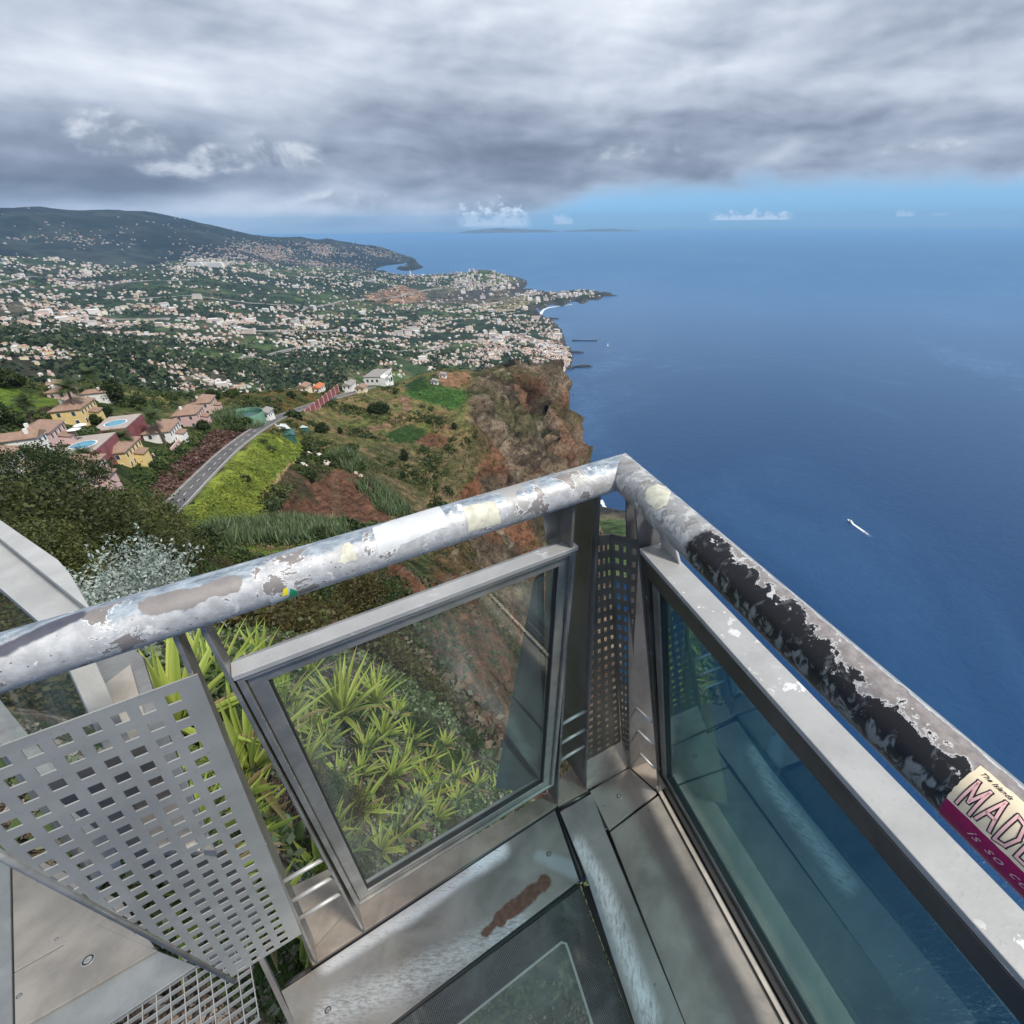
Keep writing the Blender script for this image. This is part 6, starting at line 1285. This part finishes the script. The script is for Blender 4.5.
# reservoir: open green tank
p = gA(243, 417); ro = empty('reservoir', tuple(map(float, p))); tag(ro, 'round green open water tank beside the white hut', 'water tank'); M['tank'] = simple('tank_green', (.13, .25, .17), .6, 0, .2, .4); M['tankw'] = simple('tank_liner', (.02, .075, .06), .25, 0, .3, .3)
v = []; f = []; n = 40
for r_, z in ((8.0, -4), (8.0, 1.6), (7.7, 1.6), (7.7, .3)):
    for i in range(n): a = 2*math.pi*i/n; v.append((math.cos(a)*r_, math.sin(a)*r_, z))
for k in range(3):
    for i in range(n): f.append((k*n+i, k*n+(i+1) % n, (k+1)*n+(i+1) % n, (k+1)*n+i))
mesh_obj('tank_wall', v, f, M['tank'], ro, smooth=False); mesh_obj('water', [(math.cos(2*math.pi*i/n)*7.7, math.sin(2*math.pi*i/n)*7.7, .4) for i in range(n)], [tuple(range(n))], M['tankw'], ro)
villa(267, 418, VR(-10), 6.5, 4.5, 3.2, 'white', 'white windowed hut between the reservoir and the road', 'roof_grey', nw=3, storeys=1, porch=False, hip=False, name='hut', cat='hut')
# corrugated sheds by the bend
M['sheet_white'] = simple('white_sheet_metal', (.62, .66, .66), .5, .2, .15, .8); M['sheet_green'] = simple('green_sheet_metal', (.035, .12, .11), .5, .1, .3, .8)
def shed(x, y, rz, L, D, h, mt, label):
    p = gA(x, y); o = empty('shed', tuple(map(float, p)), rz); tag(o, label, 'shed'); boxes('wall', [(-L/2, L/2, -D/2, D/2, -2, h)], M['sheet_green'], o)
    mesh_obj('roof', [(-L/2-.3, -D/2-.3, h), (L/2+.3, -D/2-.3, h), (L/2+.3, D/2+.3, h+.9), (-L/2-.3, D/2+.3, h+.9), (-L/2-.3, -D/2-.3, h-.08), (L/2+.3, -D/2-.3, h-.08), (L/2+.3, D/2+.3, h+.82), (-L/2-.3, D/2+.3, h+.82)], BF, mt, o); return o
shed(289, 439, VR(10), 8, 5, 2.4, M['sheet_green'], 'dark green corrugated shed below the road bend'); shed(285, 434, VR(20), 8, 3.5, 2.8, M['sheet_white'], 'white-roofed shed against the road bank'); shed(303, 433, VR(35), 6, 3.2, 2.8, M['sheet_white'], 'small pale-roofed shed beside the dark tree')
# burgundy wall with pillars
pa, pb = gA(306, 415), gA(342, 403); ang = math.atan2(pb[1]-pa[1], pb[0]-pa[0]); Lw = float(np.hypot(*(pb-pa)[:2])); o = empty('wall', tuple(map(float, pa)), ang); tag(o, 'long burgundy boundary wall with pale pillars above the road', 'wall'); boxes('wall_panel', [(0, Lw, -.2, .2, -2, 2.3)], M['redwall'], o)
for i in range(9): boxes('pillar', [(Lw*i/8-.25, Lw*i/8+.25, -.3, .3, -2, 2.5)], M['wall_salmon'], o)
# the white building on the ridge
p = gA(380, 385); o = empty('building', tuple(map(float, p)), VR(-22)); tag(o, 'white two-storey building with flat roof and dark openings alone on the ridge', 'building')
boxes('wall', [(-11, 11, -6, 6, -4, 8.4), (-11, -3.5, -9, -6, -4, 8.2)], M['wall_white'], o); boxes('roof', [(-11.3, 11.3, -6.3, 6.3, 8.42, 8.85)], M['roof_grey'], o); boxes('parapet', [(-11.4, 11.4, -6.5, -6.32, 8.3, 9.3)], M['wall_white'], o)
for i in range(4): f_ = boxes('window', [(-2.4+i*3.4, -.6+i*3.4, -6.1, -5.95, 5.2, 6.9)], M['window'], o)
for i in range(3): boxes('opening', [(-2.6+i*4.6, .9+i*4.6, -6.1, -5.95, .6, 3.4)], M['window'], o)
for i in range(3): boxes('window', [(-10+i*2.2, -8.9+i*2.2, -9.1, -8.95, 4.8, 7.4)], M['window'], o)
for i in range(3): boxes('window', [(-11.1, -10.95, -4+i*3.4, -2.6+i*3.4, 5, 6.8)], M['window'], o)
for x, y, L, wl_, rf_, lb in ((350, 389, 11, 'white', 'roof_grey', 'long low white house left of the ridge building'), (319, 389, 9, 'white', 'roof_orange', 'white house with bright orange roof on the ridge'), (362, 392, 7, 'cream', 'roof', 'small cream house beside the road on the ridge'), (443, 377, 5, 'white', 'roof_grey', 'tiny white hut at the edge of the brown field'), (435, 384, 4, 'white', 'roof_grey', 'tiny white shelter next to the green field'), (305, 391, 8, 'cream', 'roof', 'cream house behind the burgundy wall')):
    villa(x, y, VR(-15), L, 5.5, 3.4 if L > 5 else 2.4, wl_, lb, rf_, nw=3, storeys=1, porch=False, hip=False, name='house', cat='house')
# boulders / pale rubble by the terraces
rs = np.random.RandomState(4); M['pale_rock'] = simple('pale_rock', (.50, .45, .40), .9, 0, .3, .6)
def boulder(p, s, label, mt='pale_rock', nm='boulder', grp=None):
    bm = bmesh.new(); bmesh.ops.create_icosphere(bm, subdivisions=2, radius=1)
    for v_ in bm.verts: k = .7+.6*rs.rand(); v_.co = Vector((v_.co.x*s[0]*k, v_.co.y*s[1]*k, v_.co.z*s[2]*k))
    me = bpy.data.meshes.new(nm); bm.to_mesh(me); bm.free(); me.materials.append(M[mt]); o = bpy.data.objects.new(nm, me); COL.objects.link(o); o.location = p; return tag(o, label, 'rock', grp)
for x, y, s, lb in ((319, 458, 2.0, 'largest white rock above the ploughed terraces'), (309, 455, 1.3, 'pale upright rock left of the largest white one'), (327, 465, 1.6, 'white slab-like rock right of the largest one'), (304, 467, 1.4, 'white rock at the corner of the ploughed terrace'), (361, 477, 1.1, 'pale rock at the right rim of the terraces'), (356, 474, .8, 'smaller pale rock at the right rim of the terraces')):
    q = gA(x, y); boulder((q[0], q[1], q[2]+s*.2), (s, s*.7, s*.9), lb)
# ------------------------------------------------------------------ the town
def vcol(name, rough=.85): 
    def b(N): at = N.new('ShaderNodeVertexColor'); at.layer_name = 'Col'; return principled(N, at.outputs[0], rough, 0, spec=.2)
    return mat(name, b)
M['town'] = vcol('town_houses')
def house_batch(pos, L, D, Hh, rz, wc, rc, base=6.0, flat=None):
    n = len(pos); x = np.stack([-L, L, L, -L], -1)/2; y = np.stack([-D, -D, D, D], -1)/2; c, s = np.cos(rz)[:, None], np.sin(rz)[:, None]; X = x*c-y*s; Y = x*s+y*c
    bot = np.stack([X+pos[:, :1], Y+pos[:, 1:2], np.repeat(pos[:, 2:3]-base, 4, 1)], -1); top = bot.copy(); top[..., 2] = pos[:, 2:3]+Hh[:, None]
    ov = 1.06; e = np.stack([X*ov+pos[:, :1], Y*ov+pos[:, 1:2], np.repeat(pos[:, 2:3]+Hh[:, None]+.05, 4, 1)], -1); rh = np.where(flat, .3, D*.28); rx = np.stack([-L, L], -1)/2*np.where(flat, .98, .62)[:, None]
    rdg = np.stack([rx*c+pos[:, :1], rx*s+pos[:, 1:2], np.repeat((pos[:, 2]+Hh+rh)[:, None], 2, 1)], -1)
    v = np.concatenate([bot, top, e, rdg], 1); k = np.arange(n)[:, None]*14; q = lambda a: k+np.array(a)
    Fq = np.concatenate([q(a) for a in ([0, 1, 5, 4], [1, 2, 6, 5], [2, 3, 7, 6], [3, 0, 4, 7], [8, 9, 13, 12], [10, 11, 12, 13])]); Ft = np.concatenate([q(a) for a in ([9, 10, 13], [11, 8, 12])])
    col_ = np.concatenate([np.repeat(wc[:, None], 8, 1), np.repeat(rc[:, None], 6, 1)], 1).reshape(-1, 3); return v.reshape(-1, 3), Fq.tolist()+Ft.tolist(), col_
W_COLS = np.array([(.74, .72, .68), (.74, .72, .68), (.66, .62, .56), (.70, .58, .50), (.68, .60, .40), (.60, .46, .42), (.62, .62, .62)]); W_COLS = W_COLS*.88; R_COLS = np.array([(.36, .18, .12), (.40, .25, .18), (.38, .29, .24), (.34, .31, .29), (.56, .54, .52), (.34, .16, .11)])
WN_ = ['white', 'white', 'cream', 'peach', 'ochre', 'dusky pink', 'light grey']; RN_ = ['red', 'terracotta', 'tan', 'grey', 'pale', 'dark red']
def town_positions(V_, nr, na, clusters, base, n, seed, nscale=160, zmin=SEA+6, lo=.48, hi=.60, ymax=400):
    P_ = proj(V_); G = P_.reshape(nr, na, 2); a = np.abs(np.gradient(G[..., 0], axis=1)*np.gradient(G[..., 1], axis=0)).ravel(); x, y = P_[:, 0], P_[:, 1]; d = np.full(len(V_), base)
    for cx_, cy_, sx_, sy_, w in clusters: d = d+w*np.exp(-((x-cx_)/sx_)**2-((y-cy_)/sy_)**2)
    nz = sstep(fbm(V_[:, 0]/nscale, V_[:, 1]/nscale, 4, 500+seed), lo, hi)*.93+.07; G_dy = np.gradient(G[..., 1], axis=0).ravel(); vis = (G_dy < -.02)
    w = a*d*nz*vis*(V_[:, 2] > zmin)*(y < ymax)*(x > -80); w /= w.sum(); rs_ = np.random.RandomState(seed); pk = rs_.choice(len(V_), n, p=w); P0 = V_[pk]; r = np.hypot(P0[:, 0], P0[:, 1]); P0 = P0+np.stack([rs_.normal(size=n), rs_.normal(size=n), np.zeros(n)], -1)*(r*.0022)[:, None]; return P0, r
CLB = [(100, 262, 120, 9, 1.1), (60, 283, 110, 9, .8), (230, 266, 60, 10, 1.6), (210, 262, 20, 4, 2), (350, 278, 90, 10, 1.5), (440, 276, 50, 7, 2.2), (500, 285, 50, 7, 2.6), (560, 294, 34, 4, 4.0), (520, 345, 48, 17, 3.2), (548, 360, 26, 14, 3.0), (415, 345, 50, 18, 1.2), (470, 355, 40, 12, 1.4), (60, 310, 100, 14, .6), (230, 322, 90, 12, .8), (300, 335, 70, 14, .8), (380, 325, 60, 12, .9), (60, 350, 90, 10, .2), (470, 310, 60, 10, 1.3), (150, 345, 60, 10, .25), (300, 372, 50, 6, .9)]
NT_ = 8200; P0, r0 = town_positions(VB, 420, 620, CLB, .16, NT_, 5, nscale=125, lo=.50, hi=.57); rs = np.random.RandomState(77)
P0[:, 2] = TB.xy(P0[:, 0], P0[:, 1]); ok = P0[:, 2] > SEA+3; P0, r0 = P0[ok], r0[ok]; n = len(P0); px_ = proj(P0)
pen = (px_[:, 0] > 455)*(px_[:, 1] < 302); big = (rs.rand(n) < np.where(pen, .30, np.where(r0 > 2600, .035, .008))); L = np.where(big, rs.uniform(22, 46, n), rs.uniform(9, 17, n)); D = np.where(big, rs.uniform(13, 20, n), rs.uniform(8, 12, n)); Hh = np.where(big, rs.uniform(12, 30, n), rs.uniform(4, 8.5, n)); kz_ = np.clip(r0/3000, .55, 1.0); L, D, Hh = L*kz_, D*kz_, Hh*kz_; flat = big | (rs.rand(n) < .2); rz = fbm(P0[:, 0]/300, P0[:, 1]/300, 2, 9)*6+rs.normal(size=n)*.25
wi = rs.randint(0, 7, n); ri = rs.choice(6, n, p=[.14, .18, .18, .20, .26, .04]); ri[big] = rs.choice([3, 4], big.sum())
order = np.argsort(-(L*Hh)**.5/r0); indiv = order[:255]; rest = order[255:]
v, f, c = house_batch(P0[rest], L[rest], D[rest], Hh[rest], rz[rest], W_COLS[wi[rest]], R_COLS[ri[rest]], flat=flat[rest]); tag(mesh_obj('houses', v, f, M['town'], None, col=c), 'thousands of small white and terracotta-roofed houses over the valley', kind='stuff')
cache = {}
for i in indiv:
    key = (wi[i], ri[i], bool(big[i]), bool(flat[i]))
    if key not in cache:
        vv, ff, cc = house_batch(np.zeros((1, 3)), np.array([1.6 if not big[i] else 2.2]), np.array([1.0]), np.array([.6 if not big[i] else 1.0]), np.zeros(1), W_COLS[wi[i]][None], R_COLS[ri[i]][None], base=.5, flat=np.array([flat[i]]))
        cache[key] = mesh_obj('house', vv, ff, M['town'], None, col=cc); o = cache[key]
    else: o = cache[key].copy(); COL.objects.link(o)
    s = D[i]; o.location = P0[i]; o.scale = (s, s, s); o.rotation_euler.z = rz[i]
    x_, y_ = px_[i]; where = 'in the seaside town' if x_ > 480 else ('behind the ridge building' if x_ > 330 else ('behind the holiday villas' if x_ > 120 else 'on the left hillside'))
    for k_ in ('label', 'category', 'group'):
        if k_ in o: del o[k_]
    tag(o, ('large ' if big[i] else 'small ')+WN_[wi[i]]+(' block with ' if big[i] else ' house with ')+RN_[ri[i]]+(' flat roof ' if flat[i] else ' pitched roof ')+where, 'apartment block' if big[i] else 'house', 'houses and blocks of the coastal town')
# woodland and orchards between the houses
Pw, rw_ = town_positions(VB, 420, 620, [(250, 330, 300, 60, .3)], .5, 6500, 15, nscale=210, lo=.44, hi=.60); nW = len(Pw); Pw[:, 2] = TB.xy(Pw[:, 0], Pw[:, 1]); Pw = Pw[Pw[:, 2] > SEA+8]; nW = len(Pw); rs2 = np.random.RandomState(3); sz = rs2.uniform(5, 13, nW); per_ = 9
C_ = np.repeat(Pw, per_, 0)+rdir(nW*per_, rs2)*np.repeat(sz, per_)[:, None]*np.array([1.3, 1.3, .45]); C_[:, 2] += np.repeat(sz, per_)*.35; u_ = rdir(len(C_), rs2); w_ = np.cross(u_, rdir(len(C_), rs2)); w_ /= np.linalg.norm(w_, axis=1, keepdims=True); v, f = quads(C_, u_*(np.repeat(sz, per_)*.5)[:, None], w_*(np.repeat(sz, per_)*.4)[:, None]); g = rs2.rand(nW)[:, None]; cc_ = np.array([[.020, .036, .016]])*(1-g)+np.array([[.065, .095, .034]])*g
tag(mesh_obj('woods', v, f, M['leaf'], None, col=np.repeat(cc_, per_*4, 0)), 'dark trees and orchards scattered between the town houses', kind='stuff')
# far slopes under the mountain
P1, r1 = town_positions(VC, 200, 420, [(330, 255, 50, 10, 3.0), (250, 254, 60, 8, 1.2), (60, 243, 60, 5, .35), (110, 238, 40, 4, .25)], .03, 1900, 6, 500, SEA+10, .46, .6); n = len(P1)
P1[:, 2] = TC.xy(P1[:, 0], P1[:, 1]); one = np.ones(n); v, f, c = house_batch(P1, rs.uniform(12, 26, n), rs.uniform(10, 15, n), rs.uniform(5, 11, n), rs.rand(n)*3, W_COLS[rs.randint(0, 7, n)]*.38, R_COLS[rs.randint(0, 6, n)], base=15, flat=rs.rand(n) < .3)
tag(mesh_obj('houses', v, f, M['town'], None, col=c), 'faint sprinkling of houses on the mountain slopes above the cape', kind='stuff')
# hilltop white complex and motorway
def gB(x, y, a=700, b=8800):
    for k in range(12):
        q = TB.hit(x, y+k, a, b, 500)
        if q is not None: return q
p = gB(196, 266); 
if p is not None:
    for dx, lb in ((0, 'long white hospital-like block on the far hilltop'), (1, 'second long white block on the far hilltop, right of the first')):
        o = boxes('apartment_block', [(-70, 70, -12, 12, -10, 22), (-60, 60, -10, 10, 22.1, 27)], M['wall_white'], None); o.location = (p[0]+dx*190, p[1]-dx*30, p[2]); o.rotation_euler.z = -.1; tag(o, lb, 'apartment block')
def drape(name, pts, w, mt, label, lift=4):
    P = smooth_line([q for q in (gB(x, y) for x, y in pts) if q is not None], 14); z = TB.xy(P[:, 0], P[:, 1]); z = np.convolve(np.pad(z, 6, 'edge'), np.ones(13)/13, 'valid'); P[:, 2] = np.maximum(z, TB.xy(P[:, 0], P[:, 1]))+lift; d = np.gradient(P, axis=0); d[:, 2] = 0; d /= np.linalg.norm(d, axis=1, keepdims=True)+1e-9; s = np.stack([d[:, 1], -d[:, 0], 0*d[:, 0]], -1)*w/2
    v = np.concatenate([P-s, P+s, P-s-[0, 0, 8], P+s-[0, 0, 8]]); n = len(P); f = []
    for i in range(n-1): f += [(i, i+1, n+i+1, n+i), (n+i, n+i+1, 3*n+i+1, 3*n+i), (2*n+i, 2*n+i+1, i+1, i)]
    return tag(mesh_obj(name, v, f, mt), label, kind='structure')
drape('road', [(178, 319), (200, 320), (222, 325), (250, 331), (300, 332), (340, 330)], 22, M['kerb'], 'pale motorway curving across the far valley')
drape('road', [(300, 312), (330, 306), (360, 300), (395, 297), (430, 290), (470, 287)], 16, M['kerb'], 'pale road climbing towards the peninsula')
for k_, (pts_, lab_) in enumerate([([(0, 345), (40, 340), (90, 338), (130, 342), (180, 340)], 'thin pale lane on the lower left hillside'), ([(0, 318), (50, 314), (110, 320), (170, 319)], 'pale lane linking the houses on the left hillside'), ([(120, 300), (180, 296), (240, 302), (300, 306)], 'pale street across the middle of the far town'), ([(240, 360), (290, 352), (340, 348), (400, 352), (450, 345)], 'curving lane behind the ridge building'), ([(470, 362), (500, 350), (520, 338), (535, 325), (540, 316)], 'street running through the seaside town'), ([(0, 283), (60, 280), (120, 284), (190, 280)], 'far street below the mountain'), ([(400, 330), (440, 322), (480, 318), (520, 312)], 'pale coast road before the peninsula')]):
    drape('road', pts_, 9, M['kerb'], lab_, 3)
# small conical church spire
p = gB(411, 277)
if p is not None: o = empty('tower', tuple(map(float, p))); tag(o, 'slim white tower standing out of the far town', 'tower'); boxes('shaft', [(-7, 7, -7, 7, -5, 60)], M['wall_white'], o); mesh_obj('spire', [(-7, -7, 60.1), (7, -7, 60.1), (7, 7, 60.1), (-7, 7, 60.1), (0, 0, 85)], [(0, 1, 4), (1, 2, 4), (2, 3, 4), (3, 0, 4)], M['roof_grey'], o)
# coast details: dark rocks, breakwaters, pale quay and surf
M['dark_rock'] = simple('dark_rock', (.035, .033, .035), .9, 0, .4, .02)
for x, y, sx_, sy_, lb, ar in ((582, 367, 46, 9, 'long dark reef off the harbour', .1), (566, 369, 34, 9, 'dark rock joining the reef to the shore', .1), (574, 353, 42, 8, 'dark breakwater of the fishing harbour', .0), (560, 377, 30, 10, 'dark breakwater below the quay', -.2), (558, 366, 30, 14, 'dark rocks under the seaside town', .3), (604, 296, 110, 26, 'dark rocky tip of the peninsula', 0), (551, 319, 50, 12, 'small dark islet by the cliff north of the harbour', 0)):
    q = PS(x, y, SEA); o = boulder((q[0], q[1], SEA), (sx_, sy_, 9 if sx_ < 100 else 28), lb, 'dark_rock', 'rock'); o.rotation_euler.z = ar
M['surf'] = simple('surf_foam', (.66, .69, .70), .8, 0, .2, .01)
def ribbon(name, pts, w, label, kind='structure', mt='surf', z=SEA+.6):
    P = smooth_line([PS(x, y, z) for x, y in pts], 8); d = np.gradient(P, axis=0); d /= np.linalg.norm(d, axis=1, keepdims=True); s = np.stack([d[:, 1], -d[:, 0], 0*d[:, 0]], -1)*w*(.35+fbm(np.arange(len(P))/3.0, np.arange(len(P))*0, 3, 7))[:, None]; v = np.concatenate([P-s, P+s]); n = len(P); return tag(mesh_obj(name, v, [(i, i+1, n+i+1, n+i) for i in range(n-1)], M[mt]), label, kind=kind)
ribbon('surf', [(548, 388), (549, 384), (553, 380), (560, 377), (566, 376)], 9, 'white surf along the quay below the headland')
ribbon('surf', [(601, 500), (605, 508), (611, 517), (618, 526), (626, 533), (634, 539)], 6, 'white surf at the foot of the cliff')
ribbon('surf', [(540, 315), (545, 309), (556, 306.5), (572, 304.5)], 14, 'pale beach line beyond the harbour')
# tiny pier with fish-farm rings
q0, q1 = PS(572, 341, SEA), PS(597, 341, SEA); o = bar_between('pier', (q0[0], q0[1], SEA+2), (q1[0], q1[1], SEA+2), 3, M['dark_rock']); tag(o, 'thin dark pier line out on the water beyond the harbour', 'pier')
# boats
def boat(x, y, L, az_, label, sail=False):
    q = PS(x, y, SEA); o = empty('boat', (float(q[0]), float(q[1]), SEA), az_); tag(o, label, 'boat'); w = L*.16; v = []; f = []
    st_ = [(-.5, .9, .12), (-.2, 1, .12), (.15, .95, .13), (.38, .55, .15), (.5, .02, .19)]
    for t_, ww, hh in st_:
        for s_ in (-1, 1): v += [(t_*L, s_*w*ww, hh*L), (t_*L*.96, s_*w*ww*.6, -.04*L)]
    for i in range(4): a = i*4; b_ = a+4; f += [(a, b_, b_+1, a+1), (a+2, a+3, b_+3, b_+2), (a, a+2, b_+2, b_)]
    f.append((0, 1, 3, 2)); mesh_obj('hull', v, f, M['white'], o)
    if sail: mesh_obj('sail', [(0, 0, .15*L), (.05*L, 0, 1.3*L), (-.4*L, .02*L, .2*L), (0, .04*L, .15*L)], [(0, 1, 2), (1, 3, 2)], M['white'], o); bar_between('mast', (0, 0, 0), (0.03*L, 0, 1.35*L), .1, M['white'], o)
    else:
        c_ = boxes('cabin', [(-.30*L, .12*L, -w*.6, w*.6, .10*L, .24*L), (-.22*L, .02*L, -w*.5, w*.5, .241*L, .30*L)], M['white'], o); boxes('windscreen', [(.121*L, .13*L, -w*.5, w*.5, .15*L, .22*L)], M['window'], c_)
    return o
qa, qb = PS(848, 520), PS(868, 534); bd = math.atan2(qa[1]-qb[1], qa[0]-qb[0]); boat(850, 522, 17, bd, 'white motor boat with a foaming wake on the open sea')
boat(608, 346, 14, .4, 'tiny white sailing boat off the fishing harbour', True)
def b_wake(N):
    uv = N.new('ShaderNodeUVMap').outputs[0]; u, w, _ = N.xyz(uv); p = worldpos(N); n = N.noise(p, .25, 5, .65); t = N.new('ShaderNodeBsdfTransparent'); d = principled(N, (.75, .80, .85), .7)
    k = N.m('MULTIPLY', N.ss(N.m('ADD', N.m('MULTIPLY', n, .8), N.m('SUBTRACT', .95, u)), .55, 1.0), N.ss(N.m('ABSOLUTE', w), 1.0, .35)); m_ = N.new('ShaderNodeMixShader'); N.L.new(k, m_.inputs[0]); N.L.new(t.outputs[0], m_.inputs[1]); N.L.new(d, m_.inputs[2]); return m_.outputs[0]
M['wake'] = mat('wake_foam', b_wake)
dd_ = np.array([-math.cos(bd), -math.sin(bd), 0]); ss_ = np.array([dd_[1], -dd_[0], 0]); P = []; uv = []
for i in range(21):
    t_ = i/20; c_ = PS(850, 522)+dd_*(4+75*t_)
    for s_ in (-1, 0, 1): P.append(c_+ss_*s_*(3.2+2.5*t_)+[0, 0, .5]); uv.append((t_, s_))
tag(mesh_obj('wake', P, [(i*3+k, i*3+k+1, i*3+k+4, i*3+k+3) for i in range(20) for k in (0, 1)], M['wake'], uv=uv), 'white foam wake behind the motor boat', kind='stuff')
def b_haze():
    m_ = bpy.data.materials.new('haze_air'); m_.use_nodes = True; t = m_.node_tree
    for n in list(t.nodes): t.nodes.remove(n)
    N = NT(t); out = N.new('ShaderNodeOutputMaterial'); pv = N.new('ShaderNodeVolumePrincipled'); pv.inputs['Color'].default_value = (.38, .66, 1.0, 1); pv.inputs['Density'].default_value = HAZE_D; pv.inputs['Anisotropy'].default_value = .0
    N.L.new(pv.outputs[0], out.inputs['Volume']); m_.cycles.homogeneous_volume = True; return m_
HAZE_D = 2.8e-5
hb = 48000.0
v = [(x, y, z) for z in (SEA-120, 420) for y in (-hb, hb) for x in (-hb, hb)]
tag(mesh_obj('haze', v, [(0, 2, 3, 1), (4, 5, 7, 6), (0, 1, 5, 4), (2, 6, 7, 3), (0, 4, 6, 2), (1, 3, 7, 5)], b_haze()), 'thin blue sea haze', kind='stuff')
SC.view_settings.view_transform = 'Standard'; SC.view_settings.look = 'None'; SC.view_settings.exposure = 0.2; SC.view_settings.gamma = 1
SC.render.resolution_x = 1024; SC.render.resolution_y = 1024
SC.cycles.max_bounces = 8; SC.cycles.transparent_max_bounces = 16; SC.cycles.diffuse_bounces = 3; SC.cycles.glossy_bounces = 4
